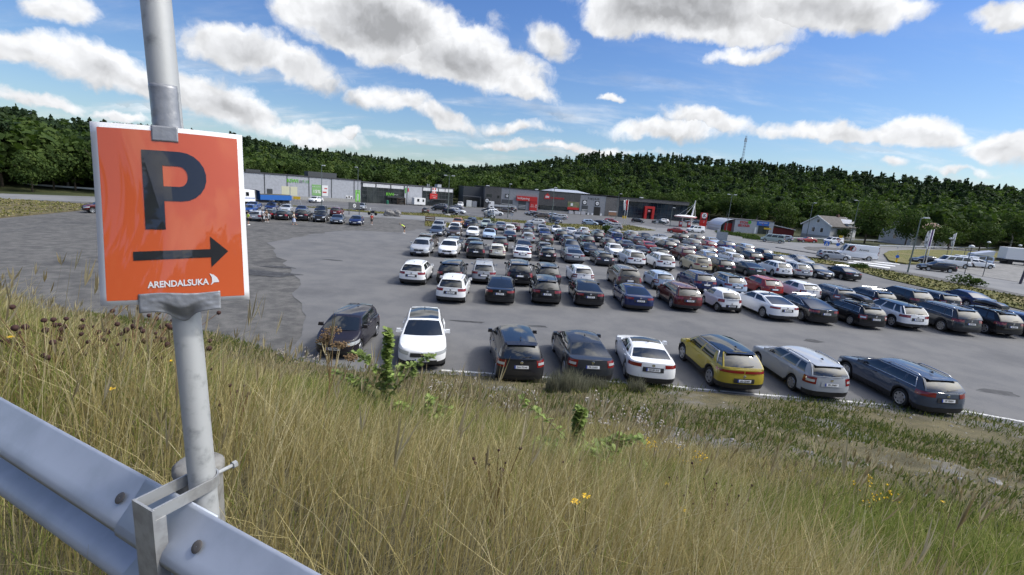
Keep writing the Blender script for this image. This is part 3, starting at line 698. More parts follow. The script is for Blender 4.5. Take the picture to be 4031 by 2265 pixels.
def part(name, parent, m, *boxes, **kw):
    b = MB()
    for q in boxes: b.b2(*q)
    return b.obj(name, m, parent, **kw)
# --- supermarket: x along the facade, -y is outward
F1 = Frame((-75, 123), (-22.5, 164)); K = thing('supermarket_building', 'long low light grey supermarket with green signs and dark glass shopfronts', 'building', (-75, 123, 0), F1.rz)
part('wall', K, cladg, (-6, 34.5, 0, 30, .9, 6.35)); part('plinth', K, conc, (-6, 34.5, -.02, .4, -.06, .9))
part('end_wall', K, cladd, (34.5, 66.6, .12, 30, -.06, 5.85))
part('roof', K, darkroof, (-6.2, 34.6, -.12, 30.2, 6.35, 6.62), (34.6, 66.8, -.12, 30.2, 5.85, 6.12))
seam = MB()
for x in (2.2, 8.4, 14, 19.7, 25.9, 32.5): seam.b2(x-.13, x+.13, -.03, .02, .9, 6.35)
seam.obj('wall_trim', cladd, K)
w = MB()
for a, c in ((35.2, 39), (39.4, 43.8), (44.2, 48.3), (55.2, 57.8), (58.1, 60.6), (60.9, 63.2), (63.5, 66.3)): w.b2(a, c, -.05, .14, 4.75, 5.8)
w.obj('fascia_panel', cladw, K)
part('white_panel', K, cladg, (50.2, 54.8, -.06, .14, .1, 5.8)); part('column', K, silverm, (48.6, 49.3, -.2, .14, .1, 5.8), (49.6, 50.1, -.2, .14, .1, 5.8))
for nm, a, c in (('shop_window', 34.9, 48.5), ('shop_window', 55, 66.4)):
    g = part(nm, K, curtain, (a, c, .03, .14, .05, 4.7)); fr = MB(); x = a
    while x <= c+.01: fr.b2(x-.06, x+.06, -.03, .05, .05, 4.7); x += (c-a)/8
    for z in (2.4, 3.6): fr.b2(a, c, -.02, .04, z-.05, z+.05)
    fr.obj('window_frame', frame_m, g)
part('entrance_canopy', K, frame_m, (42.4, 48.2, -1.5, .05, 2.0, 2.25), (58, 64, -1.3, .05, 2.1, 2.3))
part('service_door', K, frame_m, (8.9, 10.3, -.03, .02, .95, 2.5)); part('entrance_door', K, curtain, (43.5, 46, -.04, .03, .05, 2.0)); part('entrance_door', K, curtain, (59.5, 62.5, -.04, .03, .05, 2.1))
part('roof_vent', K, cladd, (20.5, 28.6, 4, 8, 6.62, 8.0), (4.5, 8, 3, 5, 6.62, 7.3)); part('roof_unit', K, silverm, (61.5, 63, 2, 4, 6.12, 7.1)); part('chimney', K, silverm, (57.6, 57.8, 2, 2.2, 6.12, 7.0), (58.2, 58.4, 2, 2.2, 6.12, 7.0))
s = part('shop_sign', K, greenm, (13.9, 13.95, -.06, 0, 4.6, 5.4)); text('sign_lettering', 'KIWI', 1.35, limem, s, (15.45, -.09, 5.0), bold=.03); text('sign_lettering', 'mini', .5, frame_m, s, (17.55, -.09, 5.22)); text('sign_lettering', 'pris', .5, frame_m, s, (17.55, -.09, 4.78)); text('sign_lettering', '7-22', .95, greenm, s, (18.8, -.09, 5.0))
s = part('shop_sign', K, greenm, (42.5, 42.54, -.2, -.1, 2.6, 3.2)); text('sign_lettering', 'KIWI', 1.2, limem, s, (43.75, -.25, 2.9), bold=.03); text('sign_lettering', 'mini pris', .42, white, s, (45.7, -.25, 2.9))
s = part('poster', K, paleg, (20.5, 23.0, -.06, 0, 1.35, 4.4)); text('poster_lettering', '15%', 1.25, white, s, (21.75, -.08, 2.45), bold=.02); text('poster_lettering', 'FRUKT OG GRONT', .27, white, s, (21.75, -.08, 3.8))
s = part('poster', K, white, (23.1, 24.9, -.06, 0, 1.35, 4.35)); part('poster_picture', s, redm, (23.4, 24.5, -.075, -.06, 2.2, 2.6), (23.9, 24.7, -.075, -.06, 3.3, 3.6))
s = part('banner', K, limem, (32.9, 34.3, -.06, 0, .2, 3.6)); text('banner_lettering', '7-23', .55, white, s, (33.6, -.08, 3.1)); part('banner_stripe', s, white, (33.35, 33.85, -.075, -.06, .5, 2.5))
s = part('poster', K, white, (30, 32, -.06, 0, .95, 1.75)); part('poster_picture', s, ink, (30.1, 30.5, -.075, -.06, 1.0, 1.5), (30.8, 31.2, -.075, -.06, 1.1, 1.7), (31.5, 31.9, -.075, -.06, 1.0, 1.4))
s = part('shop_sign', K, redm, (57.6, 60.3, -.35, -.1, 2.1, 4.0)); text('sign_lettering', 'Frelsesarmeens', .3, white, s, (59.2, -.37, 3.25)); text('sign_lettering', 'Butikk', .36, white, s, (59.2, -.37, 2.7))
s = part('shop_sign', K, white, (58.3, 59.8, -.35, -.1, 4.05, 5.9)); part('sign_pattern', s, redm, (58.4, 58.85, -.37, -.35, 5.2, 5.8), (59.25, 59.7, -.37, -.35, 5.2, 5.8), (58.4, 58.85, -.37, -.35, 4.15, 4.75), (59.25, 59.7, -.37, -.35, 4.15, 4.75))
part('shop_sign', K, greenm, (48.75, 49.15, -.26, -.2, 3.6, 5.2)); part('shop_sign', K, redm, (49.7, 50.0, -.26, -.2, 4.1, 5.2))
# goods outside the supermarket
mx = K.matrix_world if False else Matrix.Translation((-75, 123, 0)) @ Matrix.Rotation(F1.rz, 4, 'Z')
def on(fx, fy, fz=0.): return mx @ Vector((fx, fy, fz))
b = MB(); 
for z in (.25, .75, 1.25, 1.75): b.b2(-1.3, 1.3, -.4, .4, z, z+.08)
for x in (-1.3, 1.2): b.b2(x, x+.1, -.4, .4, 0, 2.1)
r = thing('plant_rack', 'dark plant rack by the supermarket entrance under the canopy', 'rack', on(46.6, -2.2), F1.rz); b.obj('shelf', barkm, r)
r = thing('waste_bin', 'small green bin by the supermarket shopfront', 'bin', on(42, -2.4), F1.rz); MB().lathe([(.35, 0), (.4, .9)], 12).obj('bin_body', mat('bin_green', (.02,.17,.10), .5), r, smooth=True, angle=40); MB().lathe([(.42, .9), (.36, 1.0), (.05, 1.12)], 12).obj('lid', mat('bin_green'), r, smooth=True)
r = thing('market_trailer', 'white sales trailer with serving hatch parked beside the charity shop front', 'trailer', on(52.6, -2.2), F1.rz)
MB().box((0, 0, 1.35), (3.9, 2, 2.1)).obj('trailer_body', white, r); part('serving_hatch', r, curtain, (-1, -.2, -1.03, -1.0, 1.2, 2.1)); part('window', r, curtain, (.9, 1.5, -1.03, -1.0, 1.2, 2.0)); 
for x in (-.5, .5): MB().lathe([(.3, -.95), (.3, -.75)], 14, axis='y', c=(x, 0, .3)).obj('wheel', rubber, r)
# --- builders' merchant
F2 = Frame((-13, 176), (69, 192)); B = thing('merchant_building', "long grey builders' merchant hall with red entrance frames and dark glass front", 'building', (-13, 176, 0), F2.rz)
part('wall', B, greyw, (6.5, 20.9, 0, 35, -.06, 7.55), (37.2, 47.5, 0, 35, -.06, 7.35)); part('slat_wall', B, slatm, (.4, 6.5, -.05, 35, -.06, 7.65), (20.9, 37.2, -.05, 35, 2.3, 7.5), (47.5, 53, -.05, 35, -.06, 7.2)); part('fascia_panel', B, slatm, (53, 82.5, -.35, 35, 6.35, 7.5))
part('side_wall', B, cladd, (-7, .4, 6, 35, -.06, 7.3)); part('lower_wall', B, conc, (20.9, 37.2, .02, 35, -.06, .7)); part('roof', B, darkroof, (-.2, 53, -.15, 35.2, 7.66, 7.86), (53, 82.8, -.5, 35.2, 7.5, 7.66))
wsl = MB()
for i in range(40):
    x = .6+i*.152
    wsl.b2(x, x+.05, -.08, -.05, 0, 7.6)
for i in range(100): wsl.b2(21+i*.162, 21.05+i*.162, -.08, -.05, 2.3, 7.5)
wsl.obj('wall_slats', mat('dark_slat', (.10,.098,.095), .8), B)
g = part('window', B, curtain, (21.4, 31.5, -.03, .02, .75, 2.2)); g = part('window', B, curtain, (31.5, 37, -.03, .02, .75, 2.2))
for a, c, z0, z1 in ((1.0, 3, 3.9, 5), (5, 5.9, 3.7, 4.7)): part('window', B, curtain, (a, c, -.08, -.04, z0, z1))
for a, c, h in ((6.8, 11, 3.5), (13.2, 16.1, 3.4), (38, 40.5, 3.4)):
    g = part('roller_gate', B, mat('gate_grey', (.06,.065,.07), .5), (a, c, -.06, 0, -.02, h)); fr = MB()
    for z in (.75, 1.25, 1.75): fr.b2(a+.1, c-.1, -.085, -.06, z, z+.14)
    fr.obj('gate_window_frame', white, g)
part('entrance_door', B, mat('dark_opening', (.02,.018,.016), .6), (43, 45.6, -.06, 0, -.02, 3.2)); part('base_panel', B, white, (37.3, 37.9, -.07, 0, -.02, .8), (40.6, 41.2, -.07, 0, -.02, .8), (42.2, 42.9, -.07, 0, -.02, .8), (45.7, 46.4, -.07, 0, -.02, .8))
s = part('shop_sign', B, redm, (12.3, 20.2, -.6, -.05, 3.5, 5.2), (17.5, 20.3, -.5, -.05, -.02, 3.5)); text('sign_lettering', 'Innkjøring', 1.15, white, s, (14.9, -.62, 4.4)); text('sign_lettering', 'Butikk', .42, white, s, (18.5, -.52, 2.2)); text('sign_lettering', 'Byggevarer', .38, white, s, (18.6, -.52, 1.55))
for z in (2.2, 1.55): MB().lathe([(.2, -.53), (.2, -.5)], 10, axis='y', c=(19.9, 0, z)).obj('sign_disc', white, s)
s = part('arrow_sign', B, cladd, (7.9, 9.6, -.1, 0, 4.0, 5.6)); a = MB(); a.b2(8.62, 8.88, -.13, -.1, 4.6, 5.4); a.add([(8.75, -.13, 4.3), (8.2, -.13, 4.95), (8.42, -.13, 5.05), (8.75, -.13, 4.62), (9.08, -.13, 5.05), (9.3, -.13, 4.95)], [(0, 1, 2, 3), (0, 3, 4, 5)]); a.obj('arrow', white, s)
hs = MB(); hs.add([(22.9, -.2, 4.8), (25.2, -.2, 4.8), (25.0, -.2, 6.0), (24.1, -.2, 7.0), (23.1, -.2, 6.0), (22.9, -.05, 4.8), (25.2, -.05, 4.8), (25.0, -.05, 6.0), (24.1, -.05, 7.0), (23.1, -.05, 6.0)], [(0, 1, 2, 3, 4), (0, 5, 6, 1), (1, 6, 7, 2), (2, 7, 8, 3), (3, 8, 9, 4), (4, 9, 5, 0)])
s = hs.obj('shop_sign', redm, B); text('sign_lettering', 'BM', 1.1, white, s, (24.05, -.22, 5.55), bold=.03); text('sign_lettering', 'BYGGMAKKER', .78, redm, s, (28.2, -.1, 5.3), extrude=.04, bold=.02)
s = part('poster', B, mat('poster_tan', (.25,.2,.13), .5, noise=(.8, (.10,.16,.06), .4, .6)), (32.3, 36.9, -.14, -.06, 1.5, 4.5)); part('poster_band', s, redm, (32.3, 36.9, -.16, -.14, 1.5, 2.4)); part('poster_picture', s, white, (33.5, 34.4, -.16, -.14, 2.9, 3.9))
text('opening_hours', '7-18 | 9-15', 1.05, ink, B, (42.4, -.03, 6.1), bold=.02)
for x, z in ((39, 4.6), (44.1, 4.5), (1.4, 2.6)):
    s = part('logo_sign', B, ink, (x-.85, x+.85, -.1, 0, z-.85, z+.85)); MB().lathe([(.66, -.13), (.66, -.1)], 20, axis='y', c=(x, 0, z)).obj('sign_disc', white, s); part('sign_bar', s, ink, (x-.4, x+.4, -.145, -.13, z-.08, z+.08))
g = part('glass_front', B, mat('blue_curtain_glass', (.010,.016,.028), .05, 0, .8, noise=(.16, (.03,.045,.06), .45, .65)), (53, 82, 0, 1, -.02, 6.35)); fr = MB()
for i in range(19): fr.b2(53+i*1.61, 53.07+i*1.61, -.06, 0, 0, 6.35)
for z in (2.2, 4.3): fr.b2(53, 82, -.05, 0, z, z+.08)
fr.obj('window_frame', frame_m, g)
s = part('entrance_frame', B, redm, (63.6, 64.6, -1.0, -.06, -.02, 4.9), (66.7, 67.7, -1.0, -.06, -.02, 4.9), (64.6, 66.7, -1.0, -.06, 4.0, 4.9)); part('frame_panel', s, ink, (64.6, 66.7, -.5, -.3, 2.3, 4.0)); part('frame_sign', s, redm, (65.1, 66.2, -.55, -.5, 2.7, 3.5)); text('sign_lettering', 'BM', .6, white, s, (65.65, -.57, 3.1), bold=.02)
rp = MB(); rp.add([(26.6, 3, 7.87), (42, 3, 7.87), (39.5, 12, 8.9), (29, 12, 8.9), (26.6, 24, 7.87), (42, 24, 7.87)], [(0, 1, 2, 3), (1, 5, 2), (0, 3, 4), (3, 2, 5, 4)]); rp.obj('skylight_roof', silverm, B)
for x in (.9, 19.5, 62): part('roof_vent', B, white, (x, x+1.2, 1, 2, 7.86, 8.2))
mb2 = Matrix.Translation((-13, 176, 0)) @ Matrix.Rotation(F2.rz, 4, 'Z')
def on2(x, y, z=0.): return mb2 @ Vector((x, y, z))
r = thing('loading_shelter', "dark open loading shelter at the side of the builders' merchant", 'shelter', on2(-4, 2), F2.rz); part('shelter_roof', r, cladd, (-3.5, 3, -3, 3, 3.6, 3.8)); 
for x in (-3.3, 2.8): part('shelter_post', r, cladd, (x, x+.2, -2.9, -2.7, -.05, 3.6))
r = thing('wrapped_goods', 'white wrapped building goods stacked under the dark loading shelter', 'goods', on2(-4.6, -.2), F2.rz); part('wrapping', r, white, (-1.6, .3, -.8, .8, -.02, 2.3)); part('wrapping', r, mat('grey_wrap', (.3,.31,.34), .5), (.5, 2.2, -.7, .7, -.02, 2.1))
r = thing('timber_stack', 'orange brown timber stack beyond the supermarket by the wood', 'timber', (-14, 188, 0), .3); b = MB()
for i in range(5): b.box((0, 0, .35+i*.5), (7, 1.4, .4))
b.obj('boards', orangem, r)
r = thing('flatbed_truck', "white flatbed truck parked in front of the builders' merchant gates", 'truck', on2(5, -4.5), F2.rz+math.pi)
b = MB(); b.box((2.6, 0, 1.55), (2.0, 2.3, 2.1), taper=.93); b.obj('truck_cab', white, r); part('window', r, glass, (3.0, 3.4, -1.14, 1.14, 1.6, 2.3)); part('windshield', r, glass, (3.56, 3.62, -1, 1, 1.5, 2.4)); part('flatbed', r, silverm, (-6.5, 1.5, -1.2, 1.2, .95, 1.5))
for x in (2.6, -3.8, -5.0):
    for y in (-1.05, 1.05): MB().lathe([(.48, -.15), (.5, 0), (.48, .15)], 16, axis='y', c=(x, y, .5)).obj('wheel', rubber, r)
r = thing('goods_pallet', "grey bales on a pallet below the poster of the builders' merchant", 'pallet', on2(35.5, -3), F2.rz); b = MB()
for i in range(3): b.box((-2.6+i*2.4, 0, .6), (1.8, 1.2, 1.1), taper=.9)
b.obj('bale', mat('grey_bale', (.4,.4,.42), .7), r); part('pallet_board', r, barkm, (-3.6, 3.4, -.6, .6, -.02, .06))
r = thing('sale_board', "small billboard with a tan picture at the end of the slatted wall", 'sign', on2(50, -2.2), F2.rz); part('board', r, mat('sale_tan', (.30,.16,.09), .5), (-1.7, 1.7, -.04, .04, .5, 2.1)); part('board_band', r, white, (-1.7, 1.7, -.06, -.04, 1.75, 2.1)); part('leg', r, steel, (-1.5, -1.4, 0, .05, -.02, .5)); part('leg', r, steel, (1.4, 1.5, 0, .05, -.02, .5))
# --- car wash
W = thing('car_wash_building', 'low light grey car wash with arched open bay at one end and blue shop sign', 'building', (63.4, 139, 0), rad(2.5))
part('wall', W, cladg, (0, 11.6, 0, 9, -.06, 3.65)); part('roof', W, darkroof, (-.1, 11.7, -.1, 9.1, 3.65, 3.75)); b = MB(); arc = [(-4.3+4.3*(1-math.cos(a))/1, .3+3.3*math.sin(a)) for a in np.linspace(.15, math.pi/2, 8)]
V = []; 
for x, z in arc: V += [(x, 0, z), (x, 9, z)]
b.add(V, [(2*i, 2*i+1, 2*i+3, 2*i+2) for i in range(len(arc)-1)]); b.obj('arched_roof', silverm, W); part('wash_bay', W, cladd, (-2.6, -.02, 1.5, 8.9, 0, 2.7)); part('wash_gate', W, redm, (-2.2, -.1, 1.4, 1.48, -.02, 2.3)); part('bay_wall', W, silverm, (-4.1, -3.9, .1, 9, -.06, 1.6))
s = part('shop_sign', W, redm, (1.15, 1.2, -.05, 0, 1.6, 2.2)); text('sign_lettering', 'STOA', .95, redm, s, (2.6, -.06, 2.9), bold=.03); text('sign_lettering', 'BILVASK', .95, redm, s, (2.8, -.06, 2.0), bold=.03); MB().lathe([(.5, -.08), (.5, 0)], 20, axis='y', c=(4.3, 0, 3.1)).obj('sign_disc', greenm, s)
s = part('shop_sign', W, bluem, (6.5, 10.1, -.1, 0, 2.4, 3.55)); text('sign_lettering', 'SNARVASK', .55, white, s, (8.3, -.12, 3.15)); text('sign_lettering', 'selv', .4, redm, s, (8.3, -.12, 2.7)); part('shop_window', W, curtain, (7.1, 10.3, -.06, 0, 0, 2.35)); part('wall_panel', W, white, (6.1, 6.6, -.06, 0, 0, 1.8))
r = thing('wood_shed', 'dark red wooden shed with sloping pale roof behind the car wash', 'shed', (79.5, 144.5, 0), rad(-20)); b = MB(); b.b2(-3.6, 3.6, -2.5, 2.5, -.06, 2.0); b.obj('wall', mat('barn_red', (.13,.016,.014), .8), r); b = MB(); b.add([(-3.9, -2.8, 3.1), (3.9, -2.8, 1.9), (3.9, 2.8, 1.9), (-3.9, 2.8, 3.1), (-3.9, -2.8, 2.9), (3.9, -2.8, 1.7), (3.9, 2.8, 1.7), (-3.9, 2.8, 2.9)], [(0, 1, 2, 3), (4, 7, 6, 5), (0, 4, 5, 1), (1, 5, 6, 2), (2, 6, 7, 3), (3, 7, 4, 0)]); b.obj('roof', silverm, r)
# --- fuel station: canopy with mast, pylon, pumps
r = thing('fuel_canopy', 'red and white fuel canopy hung from a leaning white mast', 'canopy', (51.6, 147, 0)); MB().lathe([(2.9, 2.75), (3.3, 2.95), (3.3, 3.2), (2.2, 3.5), (.4, 3.6)], 24).obj('canopy_roof', white, r, smooth=True, angle=40); MB().lathe([(3.34, 2.98), (3.34, 3.17)], 24, cap=False).obj('canopy_band', redm, r)
MB().tube([(2.2, .5, 0), (2.1, .5, 2.8), (2.6, .6, 8.2)], [.4, .32, .1], 8).obj('mast', white, r, smooth=True, angle=50); MB().tube([(-.9, -.4, 0), (-.9, -.4, 2.8)], .16, 8).obj('post', white, r); cb = MB()
for q in ((-2.5, 0), (-1, -2), (2, -2.6), (.5, 2.4)): cb.tube([(2.5, .6, 7.2), (q[0], q[1], 3.3)], .03, 4)
cb.obj('stay_cable', steel, r)
for i, (x, y, lab) in enumerate(((50.0, 145.8, 'red fuel pump below the canopy edge away from the mast'), (52.8, 146.4, 'red fuel pump standing at the foot of the canopy mast'))):
    r = thing('fuel_pump', lab, 'pump', (x, y, 0), 0, 'fuel pumps'); part('pump_body', r, redm, (-.45, .45, -.3, .3, -.02, 1.6)); part('pump_panel', r, white, (-.35, .35, -.33, -.3, .7, 1.4))
r = thing('fuel_pylon', 'tall red fuel price pylon with a round white emblem', 'sign', (58.6, 150.5, 0), rad(8)); part('pylon_body', r, redm, (-1.1, 1.1, -.2, .2, -.05, 4.6)); s = MB().lathe([(.85, -.26), (.85, -.2)], 24, axis='y', c=(0, 0, 3.75)).obj('emblem_disc', white, r); text('emblem_lettering', 'K', 1.3, ink, s, (.03, -.28, 3.75), bold=.04); part('price_panel', r, ink, (-.85, .85, -.23, -.2, 2.5, 2.8)); text('price_lettering', '1', 1.0, white, r, (.15, -.23, 1.8))
# --- houses
def gable(b, x0, x1, y0, y1, z0, z1, mi=0, ov=.0):
    ym = (y0+y1)/2; b.add([(x0, y0, z0), (x0, y1, z0), (x0, ym, z1), (x1, y0, z0), (x1, y1, z0), (x1, ym, z1)], [(0, 1, 2), (5, 4, 3), (0, 2, 5, 3), (2, 1, 4, 5), (1, 0, 3, 4)], mi)
def roof_slabs(x0, x1, y0, y1, z0, z1, t=.18):
    b = MB(); ym = (y0+y1)/2
    for ya in (y0, y1): b.add([(x0, ya, z0), (x1, ya, z0), (x1, ym, z1), (x0, ym, z1), (x0, ya, z0+t), (x1, ya, z0+t), (x1, ym, z1+t), (x0, ym, z1+t)], [(0, 1, 2, 3), (7, 6, 5, 4), (0, 4, 5, 1), (1, 5, 6, 2), (2, 6, 7, 3), (3, 7, 4, 0)])
    return b
tile_d = mat('dark_tiles', (.05,.045,.043), .8, noise=(1.5, (.085,.075,.07), .4, .6)); tile_r = mat('red_brown_tiles', (.11,.055,.042), .8, noise=(1.5, (.15,.08,.06), .4, .6)); wood_w = panelm('white_boarding', (.62,.63,.64), None, 4, .7)
def house(name, label, x, y, rz, L, Wd, hw, hr, roofm, wallm, wins=(), z=0.):
    r = thing(name, label, 'house', (x, y, z), rz); b = MB(); b.b2(-L/2, L/2, -Wd/2, Wd/2, -.06, hw); gable(b, -L/2, L/2, -Wd/2, Wd/2, hw, hr); b.obj('wall', wallm, r)
    k = (hr-hw)/(Wd/2); roof = roof_slabs(-L/2-.5, L/2+.5, -Wd/2-.5, Wd/2+.5, hw-.5*k+.02, hr+.02).obj('roof', roofm, r); bb = MB()
    for xx in (-L/2-.52, L/2+.42):
        for s in (-1, 1): bb.add([(xx, s*(Wd/2+.5), hw-.5*k-.05), (xx+.1, s*(Wd/2+.5), hw-.5*k-.05), (xx+.1, 0, hr-.05), (xx, 0, hr-.05), (xx, s*(Wd/2+.5), hw-.5*k+.25), (xx+.1, s*(Wd/2+.5), hw-.5*k+.25), (xx+.1, 0, hr+.25), (xx, 0, hr+.25)], [(0, 1, 2, 3), (7, 6, 5, 4), (0, 4, 5, 1), (1, 5, 6, 2), (2, 6, 7, 3), (3, 7, 4, 0)])
    bb.obj('bargeboard', white, roof); part('chimney', roof, tile_r, (L*.2, L*.2+.7, -.35, .35, hr-.5, hr+.8))
    for (fx, fy, fz, ww, wh, ax) in wins:
        if ax == 'x': w_ = part('window', r, glass, (fx-.03, fx+.03, fy-ww/2, fy+ww/2, fz, fz+wh)); part('frame', w_, white, (fx-.02, fx+.02, fy-ww/2-.1, fy+ww/2+.1, fz-.1, fz+wh+.1))
        else: w_ = part('window', r, glass, (fx-ww/2, fx+ww/2, fy-.03, fy+.03, fz, fz+wh)); part('frame', w_, white, (fx-ww/2-.1, fx+ww/2+.1, fy-.02, fy+.02, fz-.1, fz+wh+.1))
    return r
h = house('white_house', 'white two storey house with dark tiled roof and dormer beside the junction', 92.5, 141.5, rad(28), 13, 8, 3.9, 6.4, tile_d, wood_w, ((-6.5, -1.6, 1.9, .8, 1.2, 'x'), (-6.5, .8, 1.9, .8, 1.2, 'x'), (-6.5, -.2, 4.6, .7, .9, 'x'), (-2.5, -4, 1.8, 1.2, 1.2, 'y'), (1, -4, 1.8, 1.2, 1.2, 'y')))
d = MB(); d.b2(1.5, 4.5, -4.2, -1, 3.9, 4.9); d.obj('dormer', wood_w, h); dr = MB(); dr.add([(1.2, -4.5, 4.8), (4.8, -4.5, 4.8), (3, -4.5, 6.0), (1.2, -.4, 4.8), (4.8, -.4, 4.8), (3, -.4, 6.0)], [(0, 1, 2), (0, 2, 5, 3), (2, 1, 4, 5)]); dr.obj('dormer_roof', white, h); part('basement_wall', h, conc, (-6.6, 6.6, -4.1, 4.1, -.06, 1.0)); part('porch_roof', h, tile_d, (-3.5, 1, -6, -4, 3.0, 3.2))
house('brown_roof_house', 'house with red brown tiled roof and white bargeboards half hidden by trees', 121.5, 146, rad(20), 17, 9, 4.6, 7.2, tile_r, wood_w, ((-8.5, 0, 2, 1, 1.2, 'x'),), -.5)
house('yellow_house', 'yellow wooden house behind the brown fence among dark trees', 160, 172, rad(-55), 9, 8, 3.2, 6.0, tile_d, mat('ochre_boarding', (.34,.25,.10), .7), ((0, -4, 1.5, 1, 1.1, 'y'),))
house('white_garage', 'white gabled outbuilding beyond the far guardrail at the edge of the junction', 214, 204, rad(-60), 14, 9, 3.4, 5.6, silverm, wood_w)
house('grey_shed', 'small pale roofed shed next to the white gabled outbuilding', 192, 197, rad(-40), 8, 6, 1.8, 3.6, silverm, mat('shed_grey', (.2,.2,.21), .7))
# ---------------------------------------------------------------- cars
# L W H wheelbase front-overhang | nose z, hood z (cowl), belt z, tail z | cowl x, header x, rear header x, backlight base x (from the middle) | wheel r, corner length front/rear, sill z, side glass spans, tail lamp style
def CT(L, W, H, wb, fo, zn, zc, zb, zt, xc, xh, xr, xt, r=.33, lf=.62, lr=.42, zs=.20, win=((.05,.42),(.46,.80)), tail='block', yr=.71, **k):
    return dict(L=L, W=W, H=H, wb=wb, fo=fo, zn=zn, zc=zc, zb=zb, zt=zt, xc=xc, xh=xh, xr=xr, xt=xt, r=r, lf=lf, lr=lr, zs=zs, win=win, tail=tail, yr=yr, **k)
W3 = ((.05,.36),(.40,.70),(.735,.90)); W2 = ((.05,.42),(.46,.82))
CTY = {
 'hatch': CT(4.15,1.77,1.48,2.58,.84,.66,.97,.99,.97,.98,.28,-1.45,-1.93, win=((.05,.40),(.44,.76)), tail='block'),
 'mini': CT(3.85,1.73,1.42,2.5,.75,.72,.95,.96,.92,1.0,.45,-1.35,-1.78, win=((.05,.46),(.50,.78)), tail='block'),
 'micro': CT(2.99,1.68,1.50,2.0,.53,.72,1.0,1.0,.95,1.02,.42,-1.02,-1.38, r=.3, lf=.6, lr=.5, win=((.06,.52),), tail='mid'),
 'cuv': CT(4.3,1.80,1.56,2.62,.86,.74,1.04,1.04,1.00,1.0,.34,-1.50,-1.98, r=.345, zs=.24, win=W2, tail='wide'),
 'suv': CT(4.58,1.87,1.66,2.72,.88,.80,1.12,1.12,1.05,1.05,.38,-1.62,-2.10, r=.37, zs=.26, win=W3, tail='wide'),
 'xsuv': CT(4.87,1.93,1.76,2.85,.90,.86,1.18,1.18,1.10,1.15,.50,-1.82,-2.24, r=.385, zs=.28, win=W3, tail='wide'),
 'wagon': CT(4.72,1.83,1.48,2.76,.90,.68,.97,.99,.97,1.02,.22,-1.85,-2.20, win=W3, tail='block'),
 'sedan': CT(4.72,1.83,1.44,2.76,.88,.66,.96,.98,.98,1.02,.25,-.85,-1.62, win=((.06,.48),(.52,.88)), tail='slim', notch=1),
 'fast': CT(4.72,1.86,1.46,2.88,.86,.64,.96,.98,1.00,1.15,.35,-.55,-1.78, win=((.06,.46),(.50,.84)), tail='slim', r=.345, glassroof=1, notch=1),
 'xfast': CT(5.0,1.97,1.54,2.96,.93,.68,1.02,1.05,1.05,1.25,.40,-.75,-2.0, win=((.06,.46),(.50,.86)), tail='slim', r=.36, glassroof=1, notch=1),
 'coupe': CT(4.54,1.84,1.39,2.74,.80,.66,.93,.97,1.0,.85,.08,-1.0,-1.72, win=((.08,.56),(.60,.84)), tail='slim', notch=1),
 'beetle': CT(4.28,1.81,1.48,2.54,.9,.72,.98,.98,.86,.85,.25,-.9,-1.65, win=((.07,.60),), tail='block', lf=.8, lr=.75),
 'mpv': CT(4.4,1.82,1.64,2.7,.86,.74,1.08,1.06,1.0,1.25,.45,-1.65,-2.02, win=W3, tail='block'),
 'van': CT(4.9,1.90,1.95,3.0,.93,.86,1.22,1.22,1.15,1.55,1.0,-2.2,-2.38, r=.35, zs=.26, win=((.05,.28),(.32,.60),(.64,.92)), tail='tall', yr=.84, lr=.2),
 'cvan': CT(4.5,1.82,1.82,2.75,.88,.82,1.15,1.14,1.1,1.35,.75,-2.0,-2.18, win=((.05,.32),(.36,.62)), tail='tall', yr=.82, lr=.22),
 'bigvan': CT(6.0,2.02,2.55,3.65,1.0,.95,1.35,1.35,1.3,2.15,1.6,-2.85,-2.95, r=.37, zs=.3, win=((.04,.22),), tail='tall', yr=.86, lr=.15, cargo=1),
 'pickup': CT(5.2,1.86,1.74,3.05,.90,.88,1.12,1.12,1.08,1.05,.45,-.85,-1.15, r=.385, zs=.33, win=((.06,.46),(.50,.88)), tail='block', lr=.15, notch=1),
 'hatch_yaris': CT(3.95,1.70,1.51,2.51,.80,.70,1.02,1.03,.98,1.12,.40,-1.45,-1.85, win=((.05,.42),(.46,.80)), tail='block', r=.30),
 'mpv_peu': CT(4.37,1.84,1.64,2.61,.88,.78,1.12,1.12,1.04,1.02,.12,-1.60,-2.0, win=W3, tail='block', r=.34, glassroof=2, zs=.24),
 'mpv_verso': CT(4.44,1.79,1.62,2.78,.86,.74,1.06,1.06,1.02,1.3,.45,-1.72,-2.08, win=W3, tail='block', zs=.22, glassroof=2),
 'lift_octavia': CT(4.66,1.81,1.46,2.69,.90,.68,.97,.99,1.02,1.05,.28,-.90,-1.78, win=((.06,.44),(.48,.82)), tail='block', notch=1),
 'coupe_bmw': CT(4.54,1.84,1.39,2.74,.80,.68,.94,.98,1.02,.80,.05,-.98,-1.70, win=((.08,.56),(.60,.82)), tail='slim', notch=1, r=.34),
 'suv_id': CT(4.58,1.86,1.63,2.77,.86,.78,1.07,1.06,1.04,1.15,.45,-1.60,-2.08, win=((.05,.40),(.44,.78)), tail='bar', r=.375, zs=.25),
 'wagon_oct': CT(4.57,1.77,1.47,2.58,.92,.68,.97,.99,.98,.98,.22,-1.80,-2.12, win=W3, tail='block', r=.32),
 'wagon_audi': CT(4.72,1.84,1.48,2.81,.90,.68,.97,.99,.98,1.0,.15,-1.80,-2.16, win=W3, tail='wide', r=.345),
}
